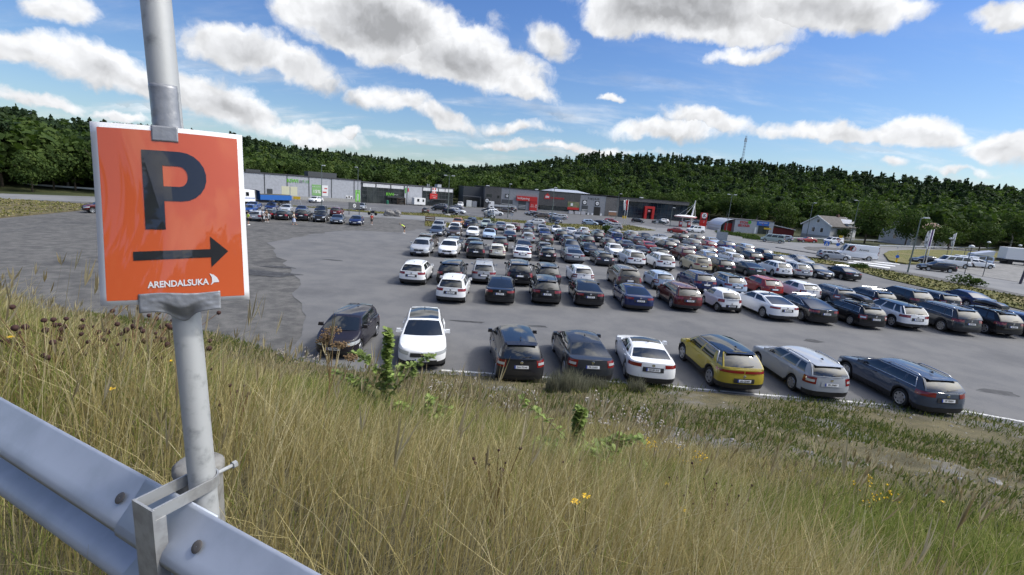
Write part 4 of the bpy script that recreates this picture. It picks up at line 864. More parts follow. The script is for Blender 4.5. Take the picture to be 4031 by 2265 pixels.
def outline_end(p, end, n=9, pw=2.7):
    """half outline of the front (+1) or rear (-1) end: list of (x, y) from the centre line to the flank"""
    Lc = p['lf'] if end > 0 else p['lr']; o = []
    for i in range(n):
        a = math.pi/2*(i/(n-1))**.85
        o.append((end*(p['L']/2-Lc*(1-math.cos(a)**(2/pw) if a < math.pi/2-1e-6 else 1)), p['W']/2*math.sin(a)**(2/pw)))
    return o
def halfw(p, x):
    Lc = p['lf'] if x > 0 else p['lr']; d = abs(x)-(p['L']/2-Lc)
    return p['W']/2*(1-min(max(d/Lc, 0), 1)**2.7)**(1/2.7)
def deck(p, x):
    L2 = p['L']/2; pts = [(-L2, p['zt']-.03), (p['xt'], p['zt']), (p['xr']*.3, p['zb']), (p['xc'], p['zc']), (L2-.55, p['zn']+.62*(p['zc']-p['zn'])), (L2-.16, p['zn']+.08), (L2, p['zn']-.04)]
    return float(np.interp(x, [q[0] for q in pts], [q[1] for q in pts]))
def axles(p): return p['L']/2-p['fo'], p['L']/2-p['fo']-p['wb']
def zbot(p, x):
    z = p['zs']+.03*min(1, max(0, abs(x)-p['L']/2+.9)/.5)
    for xw in axles(p):
        R = p['r']+.055; d = abs(x-xw)
        if d < R: z = max(z, p['r']+math.sqrt(R*R-d*d))
    return z
VF = [0, .10, .26, .46, .66, .83, .94, 1.0]; WF = [.955, .985, 1.0, 1.0, .992, .97, .945, .905]
def slant(p, x, z):
    """tail and nose lean: shift along x by height near the ends"""
    L2 = p['L']/2
    if x > 0: return -.16*max(0, z-.52)*min(1, max(0, (x-(L2-.8))/.8)) - .10*max(0, .42-z)*min(1, max(0, (x-(L2-.5))/.5))
    return .20*max(0, z-.60)*min(1, max(0, (-x-(L2-.8))/.8)) + .12*max(0, .42-z)*min(1, max(0, (-x-(L2-.5))/.5))
def wfac(p, x, z):
    zb, zt = zbot(p, x), deck(p, x); return float(np.interp((z-zb)/max(zt-zb, .05), VF, WF))
def patch(p, end, s0, s1, z0, z1, off=.008, mb=None, mi=0, n=8, zz=None, skew=0., thick=0.):
    """a strip wrapped on the front or rear end; s = lateral position (m from centre, on past the corner along the flank)"""
    o = outline_end(p, end, 15); o.append((o[-1][0]-end*1.2, o[-1][1])); cum = [0]
    for a, b in zip(o[:-1], o[1:]): cum.append(cum[-1]+math.dist(a, b))
    def at(s):
        sg = 1 if s >= 0 else -1; s = abs(s); x = float(np.interp(s, cum, [q[0] for q in o])); y = float(np.interp(s, cum, [q[1] for q in o])); e = .03
        x2 = float(np.interp(s+e, cum, [q[0] for q in o])); y2 = float(np.interp(s+e, cum, [q[1] for q in o])); x1 = float(np.interp(max(s-e, 0), cum, [q[0] for q in o])); y1 = float(np.interp(max(s-e, 0), cum, [q[1] for q in o]))
        t = Vector((x2-x1, y2-y1)); t = t.normalized() if t.length else Vector((0, 1)); nrm = Vector((t.y, -t.x)); nrm = nrm if nrm.x*end >= -1e-6 and (nrm.x*end > .02 or nrm.y > 0) else -nrm
        return x, sg*y, nrm.x, sg*nrm.y
    mb = mb or MB(); V = []; m = 3
    for i in range(n+1):
        f = i/n; s = s0+(s1-s0)*f; x, y, nx_, ny_ = at(s)
        for j in range(m+1):
            z = z0+(z1-z0)*j/m+skew*f; fac = wfac(p, x, z); V.append((x+slant(p, x, z)+nx_*off-end*.0, y*fac+ny_*off, z))
    mb.add(V, [(i*(m+1)+j, (i+1)*(m+1)+j, (i+1)*(m+1)+j+1, i*(m+1)+j+1) for i in range(n) for j in range(m)], mi); return mb
def car_shell(p, clad):
    """body, black trim, underbody, cabin with its panes; returns {name: MB}"""
    out = {k: MB() for k in ('body', 'trim', 'under', 'ws', 'rw', 'roof')}; L2 = p['L']/2
    xs = sorted(set([round(q[0], 4) for e in (1, -1) for q in outline_end(p, e)]+[round(xw+(p['r']+.055)*math.cos(a), 4) for xw in axles(p) for a in np.linspace(0, math.pi, 11)]+[round(v, 3) for v in np.arange(-L2+.7, L2-.7, .3)]))
    keep = [xs[0]]
    for x in xs[1:]:
        if x-keep[-1] > .018: keep.append(x)
    keep[-1] = L2; xs = keep; rows = []
    for x in xs:
        w = halfw(p, x); zb, zt = zbot(p, x), deck(p, x); row = [(x+slant(p, x, zb), 0, zb+.02), (x+slant(p, x, zb), max(w-.26, 0)*.9, zb+.02)]
        for v, f in zip(VF, WF):
            z = zb+(zt-zb)*v; row.append((x+slant(p, x, z), w*f, z))
        cr = .035 if x > p['xc'] else .02
        for f in (.66, .33, 0): row.append((x+slant(p, x, zt), w*.905*f, zt+cr*(1-f*f)))
        rows.append(row)
    m = len(rows[0])
    for sgn in (1, -1):
        for i in range(len(xs)-1):
            xm = (xs[i]+xs[i+1])/2; endz = abs(xm) > L2-.42; arch = any(abs(xm-xw) < p['r']+.02 for xw in axles(p))
            for j in range(m-1):
                q = [rows[i][j], rows[i+1][j], rows[i+1][j+1], rows[i][j+1]]; q = [(a, b*sgn, c) for a, b, c in q]
                tgt = 'under' if j < 2 else ('trim' if (j == 2 or (j == 3 and (clad or endz) and not arch) or (clad and j == 3)) else 'body')
                if j == 2 and arch and not clad: tgt = 'body'
                out[tgt].add(q, [(0, 1, 2, 3)])
    # cabin
    sl = [0.]; wins = p['win']
    for a, c in wins: sl += [a, (a+c)/2, c]
    sl += [(wins[-1][1]+1)/2, 1.]; W2_ = p['W']/2; VR = [0, .06, .30, .60, .88, 1.]; ztop = p['H']-.035
    def roofz(x):
        t = (x-p['xr'])/(p['xh']-p['xr']); return ztop-.05-.05*(1-min(max(t, 0), 1))**1.5*(1.6 if p.get('notch') else 1)-.035*max(0, t)**3
    side = []
    for s in sl:
        bx = p['xc']+.02+(p['xt']-p['xc']-.02)*s; rx = p['xh']+(p['xr']-p['xh'])*s; yb = min(halfw(p, bx)*.925, W2_*(.925-.03*(s > .9)-.035*max(0, s-.5)-.02*(s < .03))); yrf = W2_*p['yr']*(1-.05*max(0, s-.5)-.03*(s < .02)); col = []
        for v in VR:
            f = v**.92; x = bx+(rx-bx)*v; zb = deck(p, bx)-.005; col.append((x, yb+(yrf-yb)*f+.028*math.sin(math.pi*v), zb+(roofz(rx)-zb)*v))
        side.append(col)
    YF = [1., .93, .62, .3, 0.]; panes = []
    spans = [(sl.index(a), sl.index(c)) for a, c in wins]
    for sg in (1, -1):
        for k, (i0, i1) in enumerate(spans):
            if p.get('cargo') and k > 0: continue
            b = MB()
            for i in range(i0, i1):
                for j in range(1, len(VR)-2): b.add([(a, c*sg, z) for a, c, z in (side[i][j], side[i+1][j], side[i+1][j+1], side[i][j+1])], [(0, 1, 2, 3)])
            panes.append(b)
        for i in range(len(sl)-1):
            for j in range(len(VR)-1):
                if any(i0 <= i < i1 for i0, i1 in spans) and 1 <= j < len(VR)-2: continue
                out['body'].add([(a, c*sg, z) for a, c, z in (side[i][j], side[i+1][j], side[i+1][j+1], side[i][j+1])], [(0, 1, 2, 3)])
        n = len(sl); bowf, bowr = .14, .10
        def rp(i, k):
            x, y, z = side[i][-1]; f = YF[k]; t = i/(n-1); return (x+(bowf*.7*(1-t)**4-bowr*.6*t**4)*(1-f*f), y*f*sg, z+.05*(1-f**2.2))
        for i in range(n-1):
            for k in range(len(YF)-1):
                tg = 'roof' if (0 < k and ((p.get('glassroof') == 1 and i > n*.35) or (p.get('glassroof') == 2 and 0 <= i < n-1) or (p.get('sun') and i < 3))) else 'body'
                out[tg].add([rp(i, k), rp(i+1, k), rp(i+1, k+1), rp(i, k+1)], [(0, 1, 2, 3)])
        for ci, bow, tgt in ((0, bowf, 'ws'), (n-1, -bowr, 'rw')):
            vr = VR
            def wp(v_i, k):
                f = YF[k]; v = vr[v_i]; x, y, z = side[ci][v_i]
                if v_i == len(vr)-1: return rp(ci, k)
                bb = bow*(1-.3*v); return (x+bb*(1-f*f)+(.03 if ci == 0 else -.05)*math.sin(math.pi*v), y*f*sg, z+(.05*v+.012)*(1-f**2.2))
            for v in range(len(vr)-1):
                for k in range(len(YF)-1):
                    g = k > 0 and (v >= (0 if ci == 0 else 1)) and v < len(vr)-2
                    out[tgt if g else 'body'].add([wp(v, k), wp(v+1, k), wp(v+1, k+1), wp(v, k+1)], [(0, 1, 2, 3)])
    p['_side'] = side; return out, panes
def wheel_mesh(r, w=.21):
    b = MB(); b.lathe([(r*.66, -w/2), (r*.93, -w/2), (r, -w/2+.03), (r, w/2-.03), (r*.93, w/2), (r*.66, w/2-.01)], 22, 0, 'y', cap=False); b.lathe([(.01, w/2-.075), (r*.62, w/2-.06), (r*.67, w/2-.01)], 22, 2, 'y', cap=False); return b
def rim_mesh(r, w=.21, n=5):
    b = MB(); b.lathe([(r*.70, w/2-.012), (r*.67, w/2+.006), (r*.60, w/2-.002), (r*.585, w/2-.03)], 22, 0, 'y', cap=False)
    for k in range(n):
        t = 2*math.pi*k/n; ca, sa = math.cos(t), math.sin(t); q = []
        for rr, hw in ((.06, .22), (.62, .12)):
            for s in (-1, 1): q.append((r*(rr*ca-s*hw*sa), w/2-.004-.012*(rr < .1), r*(rr*sa+s*hw*ca)))
        b.add(q, [(0, 1, 3, 2)])
    b.lathe([(r*.16, w/2-.004), (.001, w/2+.004)], 12, 0, 'y', cap=False); return b
MESH = {}
def cached(key, fn):
    if key not in MESH: MESH[key] = fn()
    return MESH[key]
def build_car(ty, near, clad, kind):
    """one car of a type with all its parts; near cars carry more of them"""
    p = dict(CTY[ty]); L2, W2_ = p['L']/2, p['W']/2
    if ty == 'coupe_bmw': p['sun'] = 1
    sh, panes = car_shell(p, clad); r = thing(kind, '', ''); sm = dict(smooth=True, angle=38, weld=True)
    body = sh['body'].obj('body', paint, r, **sm); sh['trim'].obj('lower_trim', blackp, r, **sm); sh['under'].obj('underbody', blackp, r, smooth=True, weld=True)
    sh['ws'].obj('windshield', glass, r, **sm); sh['rw'].obj('rear_window', glass, r, **sm)
    if sh['roof'].v: sh['roof'].obj('glass_roof', glass, r, **sm)
    if near:
        for b in panes: b.obj('side_window', glass, r, **sm)
    else:
        b = MB(); [b.add(q.v, q.f) for q in panes]; b.obj('side_windows', glass, r, **sm)
    xf_, xr_ = axles(p); wm = cached(('w', p['r']), lambda: wheel_mesh(p['r']).mesh('wheel', [rubber, rubber, blackp], smooth=True, angle=40)); nsp = 5 if ty[0] in 'shmf' else 7; rm = cached(('r', p['r'], nsp), lambda: rim_mesh(p['r'], n=nsp).mesh('rim', alloy))
    for x in (xf_, xr_):
        for s in (1, -1):
            w = link('wheel', wm, r); w.location = (x, s*(W2_-.125), p['r']); w.rotation_euler = (random.uniform(0, 3), 0, 0 if s > 0 else math.pi) if False else (0, 0, 0 if s > 0 else math.pi)
            if near or True: link('rim', rm, w)
    # lamps
    zt = p['zt']; H = p['H']; tl = p['tail']; hl = MB(); zn = p['zn']
    for s in (1, -1):
        if tl == 'block': q = patch(p, -1, s*W2_*.66, s*(W2_+.22), zt-.30, zt-.04)
        elif tl == 'mid': q = patch(p, -1, s*W2_*.62, s*(W2_+.12), zt-.22, zt-.02)
        elif tl == 'wide': q = patch(p, -1, s*W2_*.52, s*(W2_+.26), zt-.19, zt-.03)
        elif tl == 'slim': q = patch(p, -1, s*W2_*.50, s*(W2_+.22), zt-.20, zt-.07)
        elif tl == 'bar': q = patch(p, -1, s*.02, s*(W2_+.30), zt-.17, zt-.07)
        else: q = patch(p, -1, s*W2_*.80, s*(W2_+.08), zt-.35, zt-.02)
        lamp = q.obj('taillight', redlens, r, smooth=True)
        if tl in ('tall',) or p.get('talllamp'):
            side = p['_side']; a, c = side[-1][1], side[-1][4]; b = MB(); b.add([(a[0]-.03, s*(a[1]+.004), a[2]-.05), (a[0]+.10, s*(a[1]+.018), a[2]-.05), (c[0]+.07, s*(c[1]+.018), c[2]), (c[0]-.03, s*(c[1]+.004), c[2])], [(0, 1, 2, 3)]); b.obj('taillight', redlens, r)
        if near and tl == 'block': patch(p, -1, s*W2_*.72, s*(W2_+.06), zt-.22, zt-.13, .014).obj('reversing_lamp', clearlens, lamp, smooth=True)
        patch(p, 1, s*W2_*.58, s*(W2_+.34), zn-.14, zn-.01, .006, skew=.07).obj('headlight', clearlens, r, smooth=True)
    if tl == 'bar': pass
    g = patch(p, 1, -W2_*.50, W2_*.50, zn-.20, zn-.05, .006); patch(p, 1, -W2_*.62, W2_*.62, .30, zn-.32, .006, mb=g); g.obj('grille', blackp, r, smooth=True)
    zp = zt-.27 if tl not in ('bar',) else .60
    if ty in ('micro',): zp = .5
    for e, z in ((1, .46), (-1, zp)):
        b = patch(p, e, -.26, .26, z-.055, z+.055, .022, n=4); b = patch(p, e, -.262 if e > 0 else .262, -.215 if e > 0 else .215, z-.055, z+.055, .024, mb=b, mi=1, n=1)
        b.obj('license_plate', [platew, plateb], r)
    if near:
        patch(p, -1, -.40, .40, zp-.09, zp+.085, .010).obj('plate_recess', blackp if tl != 'block' else paint, r)
        for s in (1, -1):
            b = MB(); b.box((p['xc']-.30, s*(W2_+.06), p['zb']+.07), (.13, .2, .14), taper=.8); b.box((p['xc']-.28, s*(W2_-.06), p['zb']+.03), (.07, .14, .05)); mo = b.obj('mirror', paint, r, smooth=True, angle=30); 
            for i, (a, c) in enumerate(p['win'][:2]):
                if p.get('cargo') and i: continue
                sx = p['xc']+(p['xt']-p['xc'])*(c-.045); z = p['zb']-.10; b = MB(); b.box((sx, s*(halfw(p, sx)*wfac(p, sx, z)+.012), z), (.2, .03, .035)); b.obj('door_handle', chrome if i < 0 else paint, r)
        if not p.get('notch') and ty not in ('micro', 'beetle'):
            side = p['_side']; c = side[-1][-1]; b = MB(); b.add([(c[0]+.10, -c[1]*.93, c[2]+.040), (c[0]+.10, c[1]*.93, c[2]+.040), (c[0]-.20, c[1]*.88, c[2]+.012), (c[0]-.24, 0, c[2]+.03), (c[0]-.20, -c[1]*.88, c[2]+.012), (c[0]-.14, c[1]*.9, c[2]-.03), (c[0]-.17, 0, c[2]-.01), (c[0]-.14, -c[1]*.9, c[2]-.03), (c[0]+.10, 0, c[2]+.065)], [(0, 8, 3, 4), (8, 1, 2, 3), (2, 5, 6, 3), (3, 6, 7, 4)]); b.obj('roof_spoiler', paint, r)
        b = MB(); z0 = p['H']-.03; x0 = p['xr']+.35; b.add([(x0+.09, 0, z0), (x0-.09, .03, z0), (x0-.09, -.03, z0), (x0-.05, 0, z0+.075)], [(0, 1, 3), (0, 3, 2), (1, 2, 3)]); b.obj('antenna', blackp, r)
        b = MB(); s = p['_side']; q = s[-1]; b.tube([(q[1][0]-.10, 0, q[1][2]+.06), (q[1][0]-.08, -.36, q[1][2]+.09)], .014, 5); 
        if not p.get('notch'): b.obj('rear_wiper', blackp, r)
        if ty in ('sedan', 'fast', 'xfast', 'coupe', 'coupe_bmw', 'lift_octavia'):
            pass
        patch(p, -1, -W2_*.75, W2_*.75, .30, .40, .008).obj('bumper_insert', blackp, r, smooth=True)
        b = MB(); b.lathe([(.001, 0), (.052, .004), (.06, 0)], 14, 0, 'x', c=(0, 0, 0), cap=False); xx = -L2; e = b.obj('badge', chrome, r); zb_ = zp+.16; e.location = (-L2+slant(p, -L2, zb_)-.014, 0, zb_); e.rotation_euler = (0, 0, math.pi)
        e2 = link('badge', e.data, r); zb_ = zn-.09; e2.location = (L2+slant(p, L2, zb_)+.012, 0, zb_)
    r['_z'] = 0
    kids(r); return r, p
COLS = dict(white=(.78,.79,.80), cream=(.72,.69,.58), silver=(.37,.39,.42), grey=(.22,.235,.26), darkgrey=(.032,.036,.044), graphite=(.024,.024,.028), black=(.010,.010,.012), navy=(.012,.022,.085), blue=(.02,.06,.22), lightblue=(.36,.45,.58),
    skyblue=(.42,.53,.68), bluegrey=(.055,.072,.105), red=(.30,.022,.018), darkred=(.085,.008,.009), orange=(.36,.15,.045), bronze=(.075,.058,.045), brown=(.095,.075,.058), gold=(.42,.37,.25), gold2=(.34,.27,.035), palegreen=(.36,.42,.38), darkgreen=(.055,.070,.068), aubergine=(.020,.018,.025))
CNAME = dict(cream='cream white', darkgrey='dark grey', graphite='charcoal', lightblue='pale blue', skyblue='sky blue', bluegrey='blue grey', darkred='dark red', gold='beige gold', gold2='mustard yellow', palegreen='pale grey green', darkgreen='dark green grey', navy='navy', aubergine='aubergine grey')
KIND = dict(hatch='hatchback', mini='small hatchback', micro='tiny city car', cuv='crossover', suv='SUV', xsuv='large SUV', wagon='estate car', sedan='saloon', fast='fastback', xfast='large fastback', coupe='coupe', beetle='round bodied coupe', mpv='people carrier', van='passenger van', cvan='small van', bigvan='high roofed van', pickup='pickup', hatch_yaris='hatchback', mpv_peu='people carrier', mpv_verso='people carrier', lift_octavia='saloon', coupe_bmw='coupe', suv_id='SUV', wagon_oct='estate car', wagon_audi='estate car')
ROWS = dict(A='row at the bank', B='second row', C='third row', D='fourth row', E='fifth row', F='sixth row', H='seventh row', I='last row by the verge', L1='front gravel row', L2='back gravel row', K='supermarket forecourt', N='merchant forecourt', S='junction', Z='gravel yard')
GROUPS = {k: 'cars in the '+v for k, v in ROWS.items()}; GROUPS.update(S='vehicles on the junction and dealer yard', A='cars parked along the bank', I='cars in the last row by the verge')
SPECIAL = {('S', 'van', 'palegreen'): 'pale green grey passenger van on the road by the car wash', ('S', 'cuv', 'silver'): 'silver crossover behind the pale passenger van on the road', ('S', 'coupe', 'red'): 'low red coupe driving on the road before the white house', ('S', 'bigvan', 'white'): 'high roofed white delivery van with red emblems on the junction',
    ('S', 'wagon', 'silver'): 'silver estate car driving beside the white delivery van', ('S', 'wagon', 'black'): 'black estate car parked beside the flagpoles in the yard', ('S', 'sedan', 'black'): 'black saloon behind the flagpole base at the yard edge', ('S', 'van', 'white'): 'white passenger van beside the black estate car in the yard',
    ('S', 'wagon', 'white'): 'white estate car parked next to the camper van', ('S', 'van', 'lightblue'): 'pale camper van with its pop-up roof raised in the yard', ('Z', 'suv', 'darkred'): 'dark red SUV alone on the gravel yard by the dry verge'}
car_root = {}; used_labels = {}
order = {}
for i, c in enumerate(CARS): order.setdefault(c[0], []).append(i)
nbr = {}
for k, L in order.items():
    L.sort(key=lambda i: CARS[i][1]/max(CARS[i][2], 1))
    for j, i in enumerate(L): nbr[i] = (L[j-1] if j else None, L[j+1] if j+1 < len(L) else None)
def cdesc(i, short=False):
    n, x, y, a, ty, co, ex = CARS[i]; s = CNAME.get(co, co)+' '+KIND[ty]
    if short: return s
    fx = ex.split()
    if 'box' in fx or 'topbox' in fx: s += ' with roof box'
    elif 'bars' in fx: s += ' with roof bars'
    elif 'blackroof' in fx: s += ' with black roof'
    return s
ROWPH = dict(A='by the bank', B='in second row', C='in third row', D='in fourth row', E='in fifth row', F='in sixth row', H='in seventh row', I='in last row', L1='in front gravel row', L2='in back gravel row', K='before the supermarket', N='before the merchant hall', S='at the junction', Z='on the gravel')
NEARROWS = 'ABCDE'
def add_extras(o, p, ex, co, ty):
    fx = ex.split(); sd = p['_side']; zr = p['H']-.06
    if 'rails' in fx:
        for s in (1, -1):
            def mk(s=s):
                b = MB(); a, c = sd[2][-1], sd[-2][-1]; b.tube([(a[0], s*a[1]*.95, a[2]+.01), (a[0]-.15, s*a[1]*.95, a[2]+.075), ((a[0]+c[0])/2, s*(a[1]+c[1])/2*.96, (a[2]+c[2])/2+.085), (c[0]+.15, s*c[1]*.95, c[2]+.075), (c[0], s*c[1]*.95, c[2]+.01)], .02, 6)
                return b.mesh('roof_rail', alloy, smooth=True)
            link('roof_rail', cached(('rail', ty, s), mk), o)
    if 'bars' in fx or 'box' in fx:
        for t in (.22, .62):
            def mk(t=t):
                i = int(t*(len(sd)-1)); a = sd[i][-1]; b = MB(); b.tube([(a[0], -a[1]*1.0, a[2]+.02), (a[0], -a[1]*.95, a[2]+.13), (a[0], a[1]*.95, a[2]+.13), (a[0], a[1], a[2]+.02)], .028, 6); return b.mesh('roof_bar', alloy if 'box' not in fx else blackp)
            link('roof_bar', cached(('bar', ty, t, 'box' in fx), mk), o)
def window_trim(o, p, ty):
    sd = p['_side']; wins = p['win']; sl = [0.]
    for a, c in wins: sl += [a, (a+c)/2, c]
    i0, i1 = 1, len(sl)-1
    for s in (1, -1):
        def mk(s=s):
            q = [sd[i][1] for i in range(i0, i1+1)]+[sd[i1][j] for j in range(2, 5)]+[sd[i][4] for i in range(i1-1, i0-1, -1)]
            b = MB(); b.tube([(x, s*(y+.008), z) for x, y, z in q], .013, 5); return b.mesh('window_trim', chrome, smooth=True)
        link('window_trim', cached(('trim', ty, s), mk), o)
def roof_box(o, p, label):
    """a cargo box lies on the bars of its car: a thing of its own"""
    def mk():
        b = MB(); n = 12
        prof = [(-1.0, .05, .62), (-.96, .22, .8), (-.6, .33, .88), (.2, .36, .9), (.75, .27, .86), (1.02, .1, .6)]
        V = []; 
        for x, h, w in prof:
            for k in range(n):
                t = 2*math.pi*k/n; cx, cz = math.cos(t), math.sin(t); V.append((x, .40*w*abs(cx)**.5*(1 if cx > 0 else -1), .02+h*(.5+.5*(abs(cz)**.6)*(1 if cz > 0 else -1))))
        m = len(prof); b.add(V, [(i*n+k, i*n+(k+1)%n, (i+1)*n+(k+1)%n, (i+1)*n+k) for i in range(m-1) for k in range(n)]+[tuple(range(n))[::-1], tuple((m-1)*n+k for k in range(n))]); return b.mesh('roof_box', mat('box_gloss_black', (.012,.012,.014), .25, 0, .5, coat=.5), smooth=True, angle=50)
    q = link('roof_box', cached('roofbox', mk)); mw = Matrix.Translation(o.location) @ Matrix.Rotation(o.rotation_euler.z, 4, 'Z'); q.location = mw @ Vector((-.45, .0, p['H']+.085)); q.rotation_euler = o.rotation_euler; return tag(q, label, 'roof box', 'roof boxes on parked cars')
PLATES = {0: 'PD 67989', 1: 'PD 38675', 2: 'DN 75146', 3: 'PR 31051', 4: 'DJ 28 353', 5: 'EO 25497', 6: 'PR 39497', 7: 'PP 92031'}
for i, (rw, x, y, ang, ty, co, ex) in enumerate(CARS):
    near = rw in NEARROWS; fx = ex.split(); clad = 'clad' in fx or ty == 'suv_id'
    if 'tall' in fx: CTY.setdefault(ty+'_t', dict(CTY[ty], tail='tall')); tyk = ty+'_t'
    else: tyk = ty
    KIND.setdefault(tyk, KIND[ty]); key = (tyk, near, clad)
    kn = {'van': 'passenger_van', 'cvan': 'delivery_van', 'bigvan': 'delivery_van', 'pickup': 'pickup_truck'}.get(ty, 'parked_car')
    if key not in car_root: car_root[key] = build_car(tyk, near, clad, kn); o, p = car_root[key]
    else: o0, p = car_root[key]; o = copy_tree(o0)
    o.location = (x, y, .008 if rw in 'ABCDEFHI' else (.03 if rw == 'S' and x > 63 and y < 84 else .0)); o.rotation_euler = (0, 0, rad(ang))
    l, rr = nbr[i]; nb = ([cdesc(l, 1)] if l is not None else [])+([cdesc(rr, 1)] if rr is not None else [])
    lab = SPECIAL.get((rw, ty, co))
    if not lab:
        lab = cdesc(i)+(' between '+nb[0]+' and '+nb[1] if len(nb) == 2 else ' at row end beside '+nb[0])+' '+ROWPH[rw]
        if len(lab.split()) > 16: lab = lab.replace(' with roof bars', '').replace(' with roof box', '').replace(' with black roof', '')
        if len(lab.split()) > 16: lab = cdesc(i, 1)+' next to '+nb[-1]+' '+ROWPH[rw]
        if lab in used_labels: lab = cdesc(i, 1)+' just before the '+nb[-1]+' '+ROWPH[rw]
        if lab in used_labels: lab = cdesc(i, 1)+' just after the '+nb[0]+' '+ROWPH[rw]
        if lab in used_labels: print('DUPLICATE', lab)
    if i == 0: lab = 'aubergine grey hatchback facing the bank, behind the tall dead hogweed'
    if i == 1: lab = 'white people carrier with glass roof facing the bank, behind the oak sapling'
    used_labels[lab] = 1
    tag(o, lab, 'van' if 'van' in ty else ('pickup' if ty == 'pickup' else 'car'), GROUPS[rw])
    c = (*COLS[co], 1)
    allc = list(o.children)
    for ch in allc:
        ch.color = c
        if ch.name.startswith('roof_spoiler') and ('blackroof' in fx or ty == 'suv_id'): ch.color = (.01, .01, .012, 1)
    if 'blackroof' in fx or ty in ('suv_id',):
        def mkroof(p=p):
            b = MB(); sd = p['_side']; n = len(sd); YF = [1.0, .93, .62, .3, 0]
            for sg in (1, -1):
                def rp(a, k):
                    X_, Y_, Z_ = sd[a][-1]; f = YF[k]; t = a/(n-1); return (X_+(.14*.7*(1-t)**4-.06*t**4)*(1-f*f), Y_*f*sg, Z_+.05*(1-f**2.2)+.006)
                for a in range(n-1):
                    for k in range(4): b.add([rp(a, k), rp(a+1, k), rp(a+1, k+1), rp(a, k+1)], [(0, 1, 2, 3)])
                for a in range(n-1):
                    for j in (range(1, 5) if a == n-2 else (4,)): b.add([(q[0], q[1]*sg+.006*sg, q[2]) for q in (sd[a][j], sd[a+1][j], sd[a+1][j+1], sd[a][j+1])], [(0, 1, 2, 3)])
            return b.mesh('black_roof', glass, smooth=True, angle=40, weld=True)
        link('black_roof', cached(('broof', tyk), mkroof), o)
        if ty == 'suv_id':
            sd = p['_side']
            for s in (1, -1):
                q = [sd[i][4] for i in range(1, len(sd)-1)]+[sd[-2][3], sd[-2][2], sd[-2][1]]; b = MB(); b.tube([(x, sg_*(y+.012), z) for x, y, z in q for sg_ in (s,)], .028, 6); b.obj('roof_arch_trim', alloy, o, smooth=True)
    add_extras(o, p, ex, co, tyk)
    if ty in ('wagon_audi', 'xsuv', 'wagon', 'xfast') and rw in 'ABCD' and co not in ('white', 'gold'): window_trim(o, p, tyk)
    if 'box' in fx or 'topbox' in fx:
        roof_box(o, p, 'black roof box on the '+cdesc(i, 1)+' '+ROWPH[rw]+(' beside '+nb[-1] if nb else ''))
    if 'poptop' in fx:
        b = MB(); b.add([(1.0, -.8, 1.95), (1.0, .8, 1.95), (-2.1, .8, 2.0), (-2.1, -.8, 2.0), (.9, -.75, 2.2), (.9, .75, 2.2), (-2.2, .75, 2.9), (-2.2, -.75, 2.9)], [(0, 1, 5, 4), (1, 2, 6, 5), (2, 3, 7, 6), (3, 0, 4, 7), (4, 5, 6, 7)]); b.obj('pop_up_roof', silverm, o)
    if 'logo' in fx:
        for s in (1,):
            for nm, lx, ly, lz, rt in (('emblem', .9, 1.005, 1.75, (rad(90), 0, rad(180))), ('emblem', -3.02, -.45, 1.75, (rad(90), 0, rad(-90)))):
                e = MB().lathe([(.36, 0), (.42, .0), (.42, .02), (.36, .02)], 20, cap=False).obj(nm, redm, o); e.location = (lx, ly, lz); e.rotation_euler = rt
                t = text('van_lettering', 'Aroma', .5, ink, o, (lx-1.6 if ly > 0 else lx, ly, 1.7 if ly > 0 else 1.1), rt, .005)
    if rw == 'A' or rw == 'B':
        e = 1 if ang < 0 else -1; pl = [ch for ch in o.children if ch.name.startswith('license_plate')]
        zp = .46 if e > 0 else (p['zt']-.27 if p['tail'] != 'bar' else .60)
        if ty == 'micro': zp = .5
        body_t = PLATES.get(i, ['PD 66327', 'EC 99120', 'EC 92301', 'EV 33714', 'EA 75737', 'PA 67031', 'RA 2648', 'TA 67899'][i % 8])
        me = cached(('pt', body_t), lambda: text_mesh(body_t, .105, .001, bold=.002)); me.materials.clear(); me.materials.append(ink)
        t = link('plate_lettering', me, pl[0] if e > 0 else pl[-1]); L2 = p['L']/2
        t.location = (e*(L2+.030)+slant(p, e*L2, zp), .02*e*-1*-1, zp); t.rotation_euler = (rad(90), 0, rad(90*e)); t.scale = (.86, .95, 1)
